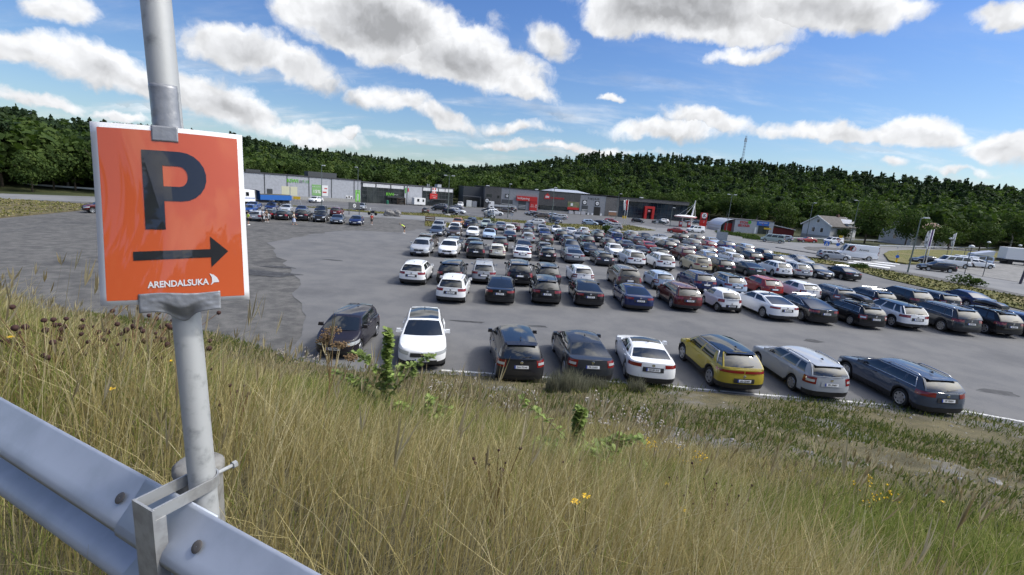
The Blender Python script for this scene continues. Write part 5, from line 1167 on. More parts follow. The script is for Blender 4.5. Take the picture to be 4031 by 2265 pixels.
# ---------------------------------------------------------------- street furniture
galv = steel; greenp = mat('lamp_post_green', (.14,.17,.16), .5, .3); lampw = mat('lamp_housing', (.6,.62,.62), .4)
def lamp_post(x, y, h, lab, arm=1.2, az=0., m=None, base=False):
    r = thing('street_lamp', lab, 'street lamp', (x, y, 0), az, 'street lamps'); b = MB(); b.tube([(0, 0, -.1), (0, 0, h*.6), (0, 0, h)], [.10, .08, .06], 8); 
    if arm: b.tube([(0, 0, h-.05), (arm, 0, h+.08)], .04, 6)
    b.obj('pole', m or greenp, r, smooth=True, angle=50); q = MB(); q.box((arm, 0, h+.08), (.75, .3, .16), taper=.8); q.obj('lamp_head', lampw, r)
    if base: MB().lathe([(.75, -.05), (.7, .3), (.4, .42)], 14).obj('base', conc, r)
    return r
for x, y, h, lab, arm, az, base in ((-42.4, 125.7, 9.8, 'street lamp rising before the shop windows of the supermarket', -.5, 0, 0), (-44.1, 106.7, 9.2, 'thin dark street lamp before the two supermarket posters', .4, 0, 0), (-16.4, 111.5, 9.2, 'double armed street lamp on a round concrete foot in the verge', .9, 0, 1),
    (8, 110.8, 8.3, 'street lamp in the verge before the slatted merchant wall', .3, 0, 0), (34.5, 167, 8.6, 'street lamp at the corner of the blue glass front', .8, 0, 0), (57.6, 130.8, 10.3, 'tall double headed street lamp between the fuel pylon and the car wash', .9, 0, 0), (-2.5, 122, 8.5, 'dark street lamp before the white merchant gate', .2, 0, 0),
    (83.7, 137.3, 9.9, 'tall street lamp by the guardrail between the red shed and the white house', .6, 0, 0), (90, 128, 11.2, 'tall street lamp before the large rounded tree', -.9, 0, 0), (54.7, 65.3, 7.5, 'street lamp on the verge in front of the zebra crossing', .75, 0, 0), (142.6, 159.6, 10.4, 'distant street lamp before the brown fence', 1.0, 0, 0), (201, 189, 10.5, 'street lamp at the end of the far guardrail', .8, 0, 0), (45.5, 141.5, 5.5, 'short lamp before the glass front beside the canopy', .5, 0, 0)):
    r = lamp_post(x, y, h, lab, arm, az, base=bool(base))
    if 'double' in lab:
        b = MB(); b.tube([(0, 0, h-.05), (-arm, 0, h+.08)], .04, 6); b.obj('arm', greenp, r); MB().box((-arm, 0, h+.08), (.75, .3, .16), taper=.8).obj('lamp_head', lampw, r)
for x, y, h, lab in ((65.3, 68.2, 4.0, 'low globe lamp at the yard fence before the parked vans'), (91, 100, 3.9, 'low globe lamp behind the dealer yard flags'), (104, 105, 3.6, 'low globe lamp near the round speed sign'), (112, 106, 3.4, 'squat globe lamp farthest along the dealer yard')):
    r = thing('yard_lamp', lab, 'lamp', (x, y, 0), 0, 'globe lamps of the dealer yard'); MB().tube([(0, 0, -.1), (0, 0, h)], .05, 6).obj('pole', frame_m, r); MB().lathe([(.05, h-.1), (.35, h), (.3, h+.2), (.02, h+.32)], 14).obj('lamp_head', lampw, r, smooth=True)
def flag(x, y, h, lab, cflag, lean=0.):
    r = thing('flagpole', lab, 'flagpole', (x, y, 0), 0, 'flagpoles'); MB().tube([(0, 0, -.1), (0, 0, h)], [.07, .045], 8).obj('pole', white, r, smooth=True)
    V = []; n = 8; m_ = 10
    for i in range(m_+1):
        for j in range(n+1):
            u, v = j/n, i/m_; V.append((-.06-.62*u*(1-.35*v+.1*math.sin(v*5)), .16*math.sin(u*5+v*4)*u, h-.15-2.6*v-.18*u))
    b = MB(); b.add(V, [(i*(n+1)+j, i*(n+1)+j+1, (i+1)*(n+1)+j+1, (i+1)*(n+1)+j) for i in range(m_) for j in range(n)]); b.obj('flag', cflag, r, smooth=True); part('base', r, conc, (-.3, .3, -.3, .3, -.05, .25)); return r
purple = mat('flag_purple', (.10,.05,.16), .6); fgrey = mat('flag_white_grey', (.55,.56,.57), .6, noise=(2, (.18,.19,.2), .5, .56))
flag(66.3, 76.6, 5.9, 'white flagpole with a pale grey banner beside its purple bannered twin', fgrey); flag(66.9, 76.8, 6.0, 'white flagpole with a purple banner above the black estate car', purple); flag(91.6, 99.7, 5.3, 'lone white flagpole with a pale banner before the roundabout', fgrey)
flag(28.2, 125.9, 7.0, 'white flagpole without banner twin in the verge before the blue glass front', white); flag(28.8, 125.9, 7.0, 'second bare white flagpole in the verge with a red trimmed banner', redm)
def sign_post(name, x, y, h, lab, face, rz=0., r0=.035):
    r = thing(name, lab, 'sign', (x, y, 0), rz); MB().tube([(0, 0, -.1), (0, 0, h)], r0, 7).obj('post', galv, r); face(r, h); return r
def ped(r, h):
    s = part('sign_panel', r, bluem, (-.35, .35, -.08, -.04, h-.75, h-.05)); b = MB(); b.add([(-.25, -.09, h-.68), (.25, -.09, h-.68), (0, -.09, h-.15)], [(0, 1, 2)]); b.obj('sign_triangle', white, s); b = MB(); b.add([(-.05, -.1, h-.62), (.06, -.1, h-.62), (.04, -.1, h-.36), (-.03, -.1, h-.36)], [(0, 1, 2, 3)]); b.obj('walking_figure', ink, s)
    part('road_works_plate', r, mat('plate_orange', (.6,.10,.03), .5), (-.16, .16, -.08, -.04, h-1.75, h-1.45))
sign_post('pedestrian_sign', 50.5, 77.1, 2.8, 'blue pedestrian crossing sign with white triangle before the silver estate car', ped, rad(-25))
def give(r, h):
    b = MB(); b.add([(-.4, -.06, h), (.4, -.06, h), (0, -.06, h-.7), (-.4, -.04, h), (.4, -.04, h), (0, -.04, h-.7)], [(0, 2, 1), (3, 4, 5), (0, 1, 4, 3), (1, 2, 5, 4), (2, 0, 3, 5)]); s = b.obj('warning_triangle', redm, r); b = MB(); b.add([(-.24, -.07, h-.1), (.24, -.07, h-.1), (0, -.07, h-.5)], [(0, 2, 1)]); b.obj('triangle_field', white, s)
    MB().lathe([(.32, -.08), (.32, -.04)], 18, axis='y', c=(0, 0, h-1.1)).obj('sign_disc', bluem, r); part('route_panel', r, yellowm, (-.1, .5, .0, .04, h+.25, h+.75))
sign_post('give_way_sign', 65.5, 96.5, 2.3, 'red bordered give way triangle over a blue disc behind the crossing sign', give, rad(-20))
sign_post('round_sign', 61.9, 76.6, 1.9, 'small blue round sign with yellow post at the roundabout edge', lambda r, h: (MB().lathe([(.25, -.08), (.25, -.04)], 16, axis='y', c=(0, 0, h-.7)).obj('sign_disc', bluem, r), part('marker', r, yellowm, (-.12, .12, -.08, -.03, .3, 1.0))), rad(-20))
sign_post('road_sign', 39.8, 91.8, 2.2, 'grey back of a large square road sign before the hedge', lambda r, h: part('sign_panel', r, galv, (-1.0, 1.0, -.05, 0, .55, 2.2)), rad(-18), .05)
sign_post('speed_sign', 113, 111, 2.3, 'round grey backed speed signs above the far guardrail', lambda r, h: [MB().lathe([(.35, -.06), (.35, -.03)], 16, axis='y', c=(0, 0, h-.35-k*.75)).obj('sign_disc', galv, r) for k in range(2)])
sign_post('direction_sign', 69.9, 133, 2.1, 'yellow pointed direction sign before the car wash window', lambda r, h: part('sign_panel', r, yellowm, (-1.0, 1.0, -.06, -.02, h-.45, h)))
sign_post('direction_sign', 30.5, 136, 2.3, 'yellow direction sign near the small billboard of the merchant', lambda r, h: part('sign_panel', r, yellowm, (-.6, .6, -.06, -.02, h-.75, h)))
for x, y, lab in ((34.5, 117.5, 'thin grey sign post with inverted triangle before the red entrance frame'), (41.2, 97, 'thin post of a small sign by the red saloon on the road'), (-1.2, 98.5, 'thin grey post in front of the silver hatchback on the road'), (-5.6, 107, 'bare thin post in the verge before the dark pickup')):
    sign_post('road_sign', x, y, 2.4, lab, lambda r, h: part('sign_panel', r, galv, (-.3, .3, -.05, -.02, h-.55, h)))
r = thing('parking_board', 'dark board on two posts with a white ring emblem before the supermarket', 'sign', (-32.2, 93.4, 0), rad(60)); part('board', r, cladd, (-1.35, 1.35, -.06, .06, 1.15, 2.35)); MB().lathe([(.36, -.09), (.36, -.07), (.23, -.07), (.23, -.09)], 24, axis='y', c=(0, 0, 1.75), cap=False).obj('emblem_ring', white, r); b = MB(); b.box((0, -.085, 1.75), (.07, .02, .34), rot=Matrix.Rotation(rad(-35), 3, 'Y')); b.obj('emblem_bar', white, r); part('post', r, cladd, (-1.33, -1.2, -.05, .05, -.05, 1.15)); part('post', r, cladd, (1.2, 1.33, -.05, .05, -.05, 1.15))
r = thing('directory_sign', 'cream slatted directory sign on a tall post beside the blue dump truck', 'sign', (-50, 104.1, 0), rad(40)); MB().tube([(0, 0, -.1), (0, 0, 4.2)], .09, 8).obj('post', galv, r); s = part('sign_panel', r, mat('sign_cream', (.56,.55,.40), .6), (-1.7, -.1, -.08, 0, 2.3, 4.2), (.1, 1.5, -.08, 0, 2.3, 4.2))
for x, y, lab in ((-48.1, 103.2, 'yellow legged barrier trestle behind the rear of the blue truck'),):
    r = thing('barrier_trestle', lab, 'barrier', (x, y, 0), .3); part('bar', r, yellowm, (-.7, .7, -.1, .1, 1.6, 2.2)); 
    for q in (-.6, .1, .6): MB().tube([(q, 0, 1.7), (q*1.6, .3, -.05)], .05, 5).obj('leg', galv, r)
# blue dump truck
r = thing('dump_truck', 'white cabbed dump truck with a long blue tipper body', 'truck', (-52.2, 98.8, 0), rad(239)); tb = mat('truck_blue', (.012,.10,.36), .45)
b = MB(); b.box((4.4, 0, 2.05), (2.3, 2.45, 2.3), taper=.93); b.obj('truck_cab', white, r, smooth=False); part('window', r, glass, (4.5, 5.1, -1.22, 1.22, 2.0, 2.75)); part('windshield', r, glass, (5.42, 5.5, -1.0, 1.0, 1.95, 2.85)); part('stripe', r, bluem, (3.3, 5.5, 1.215, 1.235, 1.55, 1.66)); part('roof_panel', r, cladd, (3.0, 3.3, -1.1, 1.1, 1.2, 3.2))
b = MB(); b.b2(-4.6, 2.2, -1.2, -1.12, 1.35, 2.35); b.b2(-4.6, 2.2, 1.12, 1.2, 1.35, 2.35); b.b2(-4.6, 2.2, -1.12, 1.12, 1.27, 1.4); b.b2(-4.7, -4.6, -1.2, 1.2, 1.35, 2.3); b.obj('tipper_body', tb, r); b = MB(); b.add([(2.2, -1.2, 1.35), (2.2, 1.2, 1.35), (2.3, 1.2, 3.1), (2.3, -1.2, 3.1), (3.1, -1.1, 3.3), (3.1, 1.1, 3.3)], [(0, 1, 2, 3), (3, 2, 5, 4)]); b.obj('headboard', tb, r); part('load', r, soil, (-4.5, 2.1, -1.1, 1.1, 1.5, 2.45)); part('chassis', r, blackp, (-4.6, 4.5, -.5, .5, .7, 1.2))
for x in (4.2, -1.6, -2.95):
    for y in (-1.05, 1.05): MB().lathe([(.3, -.16), (.5, -.16), (.54, 0), (.5, .16), (.3, .16)], 18, axis='y', c=(x, y, .53)).obj('wheel', rubber, r); 
# guardrails of the far roads
railm = mat('rail_pale_metal', (.5,.52,.54), .5, .3)
def far_rail(lab, pts, z=.75, w=.32):
    r = thing('guardrail', lab, 'guardrail', (0, 0, 0)); b = MB()
    for (x0, y0), (x1, y1) in zip(pts[:-1], pts[1:]):
        nx_, ny_ = -(y1-y0), (x1-x0); L = math.hypot(nx_, ny_); nx_, ny_ = nx_/L*.05, ny_/L*.05
        b.add([(x0-nx_, y0-ny_, z-w), (x1-nx_, y1-ny_, z-w), (x1-nx_, y1-ny_, z), (x0-nx_, y0-ny_, z), (x0+nx_, y0+ny_, z-w), (x1+nx_, y1+ny_, z-w), (x1+nx_, y1+ny_, z), (x0+nx_, y0+ny_, z)], [(0, 1, 2, 3), (7, 6, 5, 4), (3, 2, 6, 7), (1, 0, 4, 5)])
    b.obj('rail_beam', railm, r); L = 0
    for (x0, y0), (x1, y1) in zip(pts[:-1], pts[1:]):
        n = max(1, int(math.hypot(x1-x0, y1-y0)/8))
        for k in range(n): part('rail_post', r, steel, (x0+(x1-x0)*k/n-.06, x0+(x1-x0)*k/n+.06, y0+(y1-y0)*k/n+.06, y0+(y1-y0)*k/n+.2, -.1, z-.02))
far_rail('pale guardrail along the road at the foot of the left wood', [(-118, 96), (-98, 97), (-86, 98.5), (-76, 102)], 1.0, .34)
far_rail('guardrail running behind the red coupe and the white houses', [(64, 117.5), (86, 130), (106, 141), (140, 156), (189, 184)])
far_rail('second guardrail on the near side of the far road past the roundabout', [(88, 115), (112, 127.5), (140, 143.5), (178, 166)], .8, .3)
r = thing('board_fence', 'dark brown board fence before the trees beyond the far guardrail', 'fence', (0, 0, 0)); b = MB(); P_ = [(118, 150), (140, 160), (165, 171), (192, 188)]
for (x0, y0), (x1, y1) in zip(P_[:-1], P_[1:]): b.add([(x0, y0, -.05), (x1, y1, -.05), (x1, y1, 2.6), (x0, y0, 2.6), (x0, y0+.1, -.05), (x1, y1+.1, -.05), (x1, y1+.1, 2.6), (x0, y0+.1, 2.6)], [(0, 1, 2, 3), (7, 6, 5, 4), (3, 2, 6, 7)])
b.obj('fence_boards', mat('fence_brown', (.035,.024,.024), .8), r)
# yard fence posts and box trucks at the dealer yard
for x, y, lab in ((67, 67.2, 'thin grey post at the yard fence before the gravel'), (64.3, 74.2, 'dark thin yard post just before the flagpole base'), (79.5, 84, 'dark thin yard post behind the black saloon')):
    r = thing('fence_post', lab, 'post', (x, y, 0)); MB().tube([(0, 0, -.05), (0, 0, 2.9)], .05, 6).obj('post_tube', frame_m, r)
r = thing('leaning_post', 'thick dark post leaning at the frame edge of the dealer yard', 'post', (66.4, 61.5, 0)); MB().tube([(0, 0, -.05), (.25, 0, 2.8)], .14, 7).obj('post_tube', mat('post_purple', (.06,.05,.07), .6), r)
for x, y, lab in ((101, 95, 'white box truck body parked at the back of the dealer yard'), (108, 91, 'second white box truck body cut by the frame edge of the yard')):
    r = thing('box_truck', lab, 'truck', (x, y, .03), rad(-15), 'white box trucks in the dealer yard'); part('box_body', r, white, (-3, 3, -1.2, 1.2, 1.0, 3.3)); part('chassis', r, blackp, (-3.4, 3, -.9, .9, .5, 1.0))
    for q in (-2, 2): part('wheel', r, rubber, (q-.4, q+.4, -1.15, 1.15, 0, .8))
r = thing('telecom_mast', 'slim lattice telecom mast on top of the wooded hill', 'mast', (*pol(24.2, 425), float(hill_z(24.2, 425))))
b = MB()
for a in range(3): b.tube([(.9*math.cos(a*2.09), .9*math.sin(a*2.09), 0), (.5*math.cos(a*2.09), .5*math.sin(a*2.09), 27)], .12, 4)
for k in range(12): b.box((0, 0, 2+k*2.1), (1.3, 1.3, .14))
b.obj('lattice', steel, r); b = MB()
for a in range(3): b.box((.8*math.cos(a*2.09), .8*math.sin(a*2.09), 23.5), (.35, .35, 2.6))
b.obj('antenna_panel', lampw, r)
# hedge, bushes and odd things by the road
def leaf_heap(name, lab, pts, rad_, h, n, leaf, m, cat, group=None, loc=(0, 0, 0)):
    g = np.random.default_rng(abs(hash(lab)) % 1000 if False else len(lab)*7+n); P_ = np.array(pts, float); seg = g.integers(0, max(len(P_)-1, 1), n); f = g.random(n)[:, None]
    c0 = P_[seg]*(1-f)+P_[np.minimum(seg+1, len(P_)-1)]*f; a = g.uniform(0, 6.28, n); rr = np.sqrt(g.random(n))*rad_*(.7+.5*np.sin(c0[:, 0]*2+c0[:, 1])**2); z = g.random(n)**.7*h*(1-.55*(rr/rad_)**2)*(.7+.4*np.sin(c0[:, 0]*1.7)**2)
    c = np.stack([c0[:, 0]+rr*np.cos(a), c0[:, 1]+rr*np.sin(a), z+.03], 1); nr = g.normal(size=(n, 3))+[0, 0, .6]; nr /= np.linalg.norm(nr, axis=1)[:, None]; t1 = np.cross(nr, g.normal(size=(n, 3))); t1 /= np.linalg.norm(t1, axis=1)[:, None]; t2 = np.cross(nr, t1); s = leaf*g.uniform(.5, 1.2, n)[:, None]
    q = np.stack([c-t1*s, c-t2*s*.6, c+t1*s, c+t2*s*.6], 1).reshape(-1, 3); me = np_mesh(name, q, np.arange(len(q)).reshape(-1, 4), m); tint_attr(me, np.repeat(np.clip(g.normal(.45, .2, n), 0, 1), 4)); o = link(name, me); o.location = loc; return tag(o, lab, cat, group)
hc = np.array(HEDGE); leaf_heap('hedge', 'low clipped hedge on the island before the car wash', [tuple(hc[:3].mean(0)), tuple(hc[2:5].mean(0)), (hc[4][0]-1, hc[4][1]-.5)], 1.9, 1.0, 5200, .16, broadm, 'hedge')
for i, (cn, pts, lab, h, n) in enumerate((('a', [(40, 85.5), (40.6, 85.2)], 'bush on the verge behind the last row of cars', .7, 200), ('b', [(48, 66), (48.6, 65.6)], 'rough shrub on the verge opposite the yard fence', .9, 350), ('c', [(54, 57.5), (55.5, 55.5)], 'wide shrub on the verge at the frame edge', 1.2, 500), ('d', [(17, 91.5), (18, 91)], 'small green bush in the verge by the silver SUV', 2.0, 700), ('e', [(-5.5, 92.5), (-4.5, 92)], 'thin sapling bush behind the pale green grey SUV', 1.7, 250), ('f', [(-11, 91), (-10.5, 91)], 'spindly dry bush beside the wooden crate', 1.1, 200))):
    leaf_heap('shrub', lab, pts, 1.0, h, n, .17, broadm, 'shrub', None)
g = RNG                                                                 # rough grass of verges: nobody could count it
def ground_tufts(name, lab, polys, dens, hmin, hmax, wd, stops, zoff):
    V = []
    for poly in polys:
        P_ = np.array(poly); lo, hi = P_.min(0), P_.max(0); n = int(dens*(hi-lo).prod()); c = g.uniform(lo, hi, (n, 2)); ins = np.zeros(n, bool); j = len(P_)-1
        for i in range(len(P_)):
            cnd = ((P_[i, 1] > c[:, 1]) != (P_[j, 1] > c[:, 1])) & (c[:, 0] < (P_[j, 0]-P_[i, 0])*(c[:, 1]-P_[i, 1])/(P_[j, 1]-P_[i, 1]+1e-9)+P_[i, 0]); ins ^= cnd; j = i
        c = c[ins]; n = len(c); a = g.uniform(0, 6.28, n); h = g.uniform(hmin, hmax, n); w = wd*g.uniform(.6, 1.3, n); dx, dy = np.cos(a)*w, np.sin(a)*w; lx, ly = g.normal(0, .3, n)*h, g.normal(0, .3, n)*h; z = np.full(n, zoff)
        V.append(np.stack([np.stack([c[:, 0]-dx, c[:, 1]-dy, z], 1), np.stack([c[:, 0]+dx, c[:, 1]+dy, z], 1), np.stack([c[:, 0]+dx*.5+lx, c[:, 1]+dy*.5+ly, z+h], 1), np.stack([c[:, 0]-dx*.5+lx, c[:, 1]-dy*.5+ly, z+h], 1)], 1).reshape(-1, 3))
    V = np.concatenate(V); o = link(name, np_mesh(name, V, np.arange(len(V)).reshape(-1, 4), mat(name+'_blade', island=stops, rough=.8, spec=.15))); tag(o, lab, 'grass'); o['kind'] = 'stuff'
ground_tufts('verge_grass', 'rough green and straw grass on the verges by the roads', [STRIP, VERGE, ROUNDGRASS, LEFTVERGE], 9, .04, .22, .12, [(0, (.10,.115,.028)), (.5, (.155,.155,.045)), (.85, (.22,.19,.08)), (1, (.28,.24,.12))], .05)
rockm = mat('grey_rock', (.16,.155,.15), .9, noise=(2.5, (.26,.25,.235), .4, .65), bump=(7, .8, .06))
def rock(lab, x, y, z, sx, sy, sz, seed, m=rockm, name='boulder', group=None):
    g2 = np.random.default_rng(seed); bm = bmesh.new(); bmesh.ops.create_icosphere(bm, subdivisions=3, radius=1)
    ph = g2.uniform(0, 6, 6)
    for v in bm.verts:
        d = v.co.normalized(); k = 1+.16*math.sin(3*d.x+ph[0])*math.sin(2.5*d.y+ph[1])+.12*math.sin(5*d.z+ph[2]+2*d.x)+.06*math.sin(9*d.y+ph[3]); k = min(k, 1.02/max(abs(d.x*.9+d.z*.4), .72)); v.co = Vector((d.x*sx*k, d.y*sy*k, d.z*sz*k))
    me = bpy.data.meshes.new(name); bm.to_mesh(me); bm.free(); me.materials.append(m); o = link(name, me); o.location = (x, y, z); return tag(o, lab, 'rock', group)
rock('grey boulder beside the motorcycle at the gravel yard edge', -26.2, 96.5, .45, 1.1, .7, .8, 3); rock('second grey boulder leaning on the first near the motorcycle', -24.7, 97.3, .4, 1.0, .7, .7, 5)
r = thing('wooden_crate', 'brown timber crate standing on the gravel behind the parked rows', 'crate', (-16.4, 89.2, 0), .2); b = MB()
for z in (.1, .5, .9): b.b2(-.9, .9, -.5, .5, z, z+.22)
b.obj('slat_box', mat('crate_wood', (.16,.11,.06), .8), r); part('corner_post', r, barkm, (-.92, -.8, -.52, -.4, -.02, 1.15), (.8, .92, -.52, -.4, -.02, 1.15))
# motorcycle
r = thing('motorcycle', 'dark motorcycle parked by the boulders at the gravel edge', 'motorcycle', (-29.2, 95.5, 0), rad(170))
for x in (-.7, .75): MB().lathe([(.2, -.06), (.3, -.05), (.31, .05), (.2, .06)], 18, axis='y', c=(x, 0, .31)).obj('wheel', rubber, r)
b = MB(); b.box((0, 0, .6), (.9, .3, .45), taper=.7); b.obj('engine_block', blackp, r); b = MB(); b.box((-.35, 0, .88), (.8, .28, .12)); b.obj('seat', blackp, r); b = MB(); b.tube([(.75, 0, .31), (.5, 0, 1.05)], .04, 6); b.tube([(.5, -.38, 1.1), (.5, .38, 1.1)], .025, 6); b.obj('fork', chrome, r); part('windscreen', r, clearlens, (.55, .6, -.2, .2, 1.0, 1.4))
# ---------------------------------------------------------------- people
skin = mat('skin', (.42,.26,.19), .6)
def skin_mesh(nodes, edges, m, name, sub=1):
    me = bpy.data.meshes.new(name); me.from_pydata([n[0] for n in nodes], edges, []); o = bpy.data.objects.new(name, me); COL.objects.link(o); md = o.modifiers.new('s', 'SKIN'); md.use_smooth_shade = True
    for i, n in enumerate(nodes): me.skin_vertices[0].data[i].radius = (n[1], n[1] if len(n) < 3 else n[2])
    me.skin_vertices[0].data[0].use_root = True; su = o.modifiers.new('u', 'SUBSURF'); su.levels = sub; su.render_levels = sub
    dg = bpy.context.evaluated_depsgraph_get(); dg.update(); e = bpy.data.meshes.new_from_object(o.evaluated_get(dg)); bpy.data.objects.remove(o); e.name = name; e.materials.clear(); e.materials.append(m); return e
def person(lab, x, y, rz, top, legs, hairm, bend=0., stride=.12, arms=.1, skirt=None, shortl=True, vest=None, shoes=white, reach=0.):
    r = thing('person', lab, 'person', (x, y, .006), rz, 'people on the lot'); sb, cb = math.sin(bend), math.cos(bend)
    def up_(a, side=0, fwd=0): return (a*sb+fwd*cb, side, .93+a*cb-fwd*sb)
    N = [((0, 0, .93), .13, .10), (up_(.2), .12, .09), (up_(.40), .15, .10), (up_(.53), .06, .06), (up_(.60), .05), (up_(.68, 0, .015), .085, .075), (up_(.77, 0, .01), .075)]; E = [(0, 1), (1, 2), (2, 3), (3, 4), (4, 5), (5, 6)]
    for s in (1, -1):
        k = len(N); st = stride*s; N += [((.0, .09*s, .86), .085), ((st*.5+.02, .095*s, .48), .06), ((st, .10*s, .09), .042), ((st+.13, .11*s, .035), .035)]; E += [(0, k), (k, k+1), (k+1, k+2), (k+2, k+3)]
        k = len(N); f = arms*-s; N += [(up_(.48, .19*s), .055), (up_(.20, .25*s, f*.5+reach*.5), .042), (up_(.0+reach*.35, .24*s, f+.08+reach), .033), (up_(-.09+reach*.45, .235*s, f+.12+reach*1.25), .03)]; E += [(2, k), (k, k+1), (k+1, k+2), (k+2, k+3)]
    link('body', skin_mesh(N, E, skin, 'body'), r)
    T_ = [(up_(-.02), .155, .125), (up_(.2), .142, .11), (up_(.42), .165, .118), (up_(.50), .08, .075)]; TE = [(0, 1), (1, 2), (2, 3)]
    for s in (1, -1): k = len(T_); T_ += [(up_(.46, .19*s), .072), (up_(.26, .235*s, reach*.3), .064)]; TE += [(2, k), (k, k+1)]
    link('shirt', skin_mesh(T_, TE, top, 'shirt'), r)
    if skirt: MB().lathe([(.15, .95), (.19, .75), (.24, .5), (.25, .42)], 14, cap=False).obj('skirt', skirt, r, smooth=True)
    else:
        LG = [((0, 0, .92), .145, .115)]; LE = []
        for s in (1, -1):
            k = len(LG); st = stride*s; LG += [((0, .09*s, .84), .10), ((st*.5+.02, .095*s, .50), .078)]; LE += [(0, k), (k, k+1)]
            if not shortl: LG += [((st, .10*s, .12), .06)]; LE += [(k+1, k+2)]
        link('trousers', skin_mesh(LG, LE, legs, 'trousers'), r)
    hp = up_(.74, 0, -.015); b = MB(); b.lathe([(.01, .10), (.07, .075), (.10, .02), (.098, -.05), (.07, -.09)], 12, c=hp); b.obj('hair', hairm, r, smooth=True)
    for s in (1, -1): b = MB(); b.box((stride*s+.06, .105*s, .045), (.27, .10, .09), taper=.7); b.obj('shoe', shoes, r, smooth=True)
    return r
hivis = mat('hi_vis_yellow', (.55,.75,.06), .6); dkc = mat('dark_cloth', (.018,.018,.022), .8); ltc = mat('pale_cloth', (.55,.57,.6), .8); hairb = mat('brown_hair', (.05,.03,.02), .7); hairf = mat('fair_hair', (.22,.16,.09), .7); redc = mat('red_cloth', (.5,.05,.03), .7); tanc = mat('tan_cloth', (.32,.24,.17), .8)
def at_px(u, v): p = bank_hit(u/1.5654, v/1.5654); return p[0], p[1]
L_ = lambda x, y: at_px(950+x/4.684, 740+y/4.684)
person('person in a yellow hi-vis vest and dark shorts standing beside the silver hatchback', *L_(128, 690), rad(60), hivis, dkc, hairb, arms=.05, reach=.15)
person('person in a pale jacket and dark trousers standing behind the silver hatchback', *L_(392, 632), rad(60), ltc, dkc, hairb, shortl=False, shoes=dkc)
person('person in dark shorts with white shoes next to the person in the pale jacket', *L_(468, 634), rad(150), mat('olive_cloth', (.12,.09,.06), .8), dkc, hairf, reach=.12)
person('woman in a cream top and pale blue skirt walking across the gravel', *L_(972, 682), rad(10), mat('cream_cloth', (.6,.52,.42), .8), ltc, hairf, stride=.2, arms=.2, skirt=mat('pale_blue_cloth', (.42,.48,.62), .8), reach=.1, shoes=skin)
person('person in a red shirt and black shorts walking away by the boulders', *L_(2402, 686), rad(100), redc, dkc, hairb, stride=.14)
person('person in a yellow hi-vis vest bending forward on the gravel', *at_px(900+1980/2.862, 600+915/2.862), rad(200), hivis, dkc, hairf, bend=1.05, stride=.08, reach=.1)
# cyclist on the far path
cx_, cy_ = 113.9, 125.1
r = thing('bicycle', 'bicycle ridden along the far path behind the dealer yard', 'bicycle', (cx_, cy_, 0), rad(30))
for q in (-.52, .52): MB().lathe([(.31, -.02), (.34, 0), (.31, .02)], 20, axis='y', c=(q, 0, .34), cap=False).obj('wheel', rubber, r)
b = MB(); b.tube([(-.52, 0, .34), (-.1, 0, .3), (.42, 0, .8), (-.18, 0, .82), (-.52, 0, .34)], .022, 5); b.tube([(.52, 0, .34), (.40, 0, 1.0)], .02, 5); b.tube([(.4, -.25, 1.02), (.4, .25, 1.02)], .016, 5); b.obj('bike_frame', blackp, r)
r = person('person in dark clothes riding the bicycle on the far path', cx_-.12, cy_, rad(30), dkc, dkc, hairb, bend=.5, reach=.3, stride=.2); r.location.z = .12; r['group'] = 'people beyond the road'
# ---------------------------------------------------------------- guardrail, sign post and sign in front
A0 = Vector((-1.785, 1.531, 6.155)); RD = Vector((.909, -.417, 0)).normalized(); RN = Vector((-.417, -.909, 0)).normalized()
zinc = mat('zinc_beam', (.43,.47,.55), .5, .35, noise=(3.5, (.35,.39,.46), .4, .65, 8), bump=(90, .06, .002)); zpost = mat('zinc_pole', (.43,.44,.44), .6, .25, noise=(22, (.24,.25,.25), .50, .78, 9), bump=(40, .15, .004))
rail = thing('guardrail', 'galvanised corrugated guardrail beam running past the sign pole', 'guardrail', (0, 0, 0))
PROF = [(0, 0), (.006, -.006), (.020, -.022), (.060, -.060), (.076, -.074), (.083, -.088), (.083, -.100), (.076, -.092), (.058, -.124), (.016, -.144), (.006, -.152), (.004, -.160), (.006, -.168), (.016, -.176), (.058, -.196), (.076, -.208), (.083, -.220), (.083, -.232), (.076, -.246), (.060, -.258), (.020, -.296), (.006, -.312), (0, -.318)]
def beam(s0, s1, off, name):
    b = MB(); V = []; ns = max(2, int((s1-s0)/.25)); t = .0035
    for k in range(ns+1):
        s = s0+(s1-s0)*k/ns
        for d, z in ((a, c*1.2) for a, c in PROF): V.append(A0+RD*s+RN*(d+off)+Vector((0, 0, z)))
    n = len(PROF); b.add(V, [(i*n+j, (i+1)*n+j, (i+1)*n+j+1, i*n+j+1) for i in range(ns) for j in range(n-1)]); o = b.obj(name, zinc, rail, smooth=True)
    md = o.modifiers.new('thick', 'SOLIDIFY'); md.thickness = t; md.offset = -1; return o
SPL = .90
beam(-14, SPL+.3, 0, 'rail_beam'); beam(SPL, 4.5, .005, 'rail_beam')
for s, z, d in ((.855, -.05, .045), (.80, -.315, .043), (1.2, -.05, .05), (1.2, -.33, .05)):
    for _ in (0,):
        b = MB(); b.lathe([(.0155, .0002), (.0145, .0016), (.006, .0018), (.001, .0018)], 14, cap=False); o = b.obj('bolt', mat('dull_bolt', (.10,.092,.088), .6, .3), rail, smooth=True); o.location = A0+RD*s+RN*(d+.004)+Vector((0, 0, z)); o.rotation_euler = (RN+Vector((0, 0, .9 if z > -.1 else -.9))).to_track_quat('Z', 'Y').to_euler()
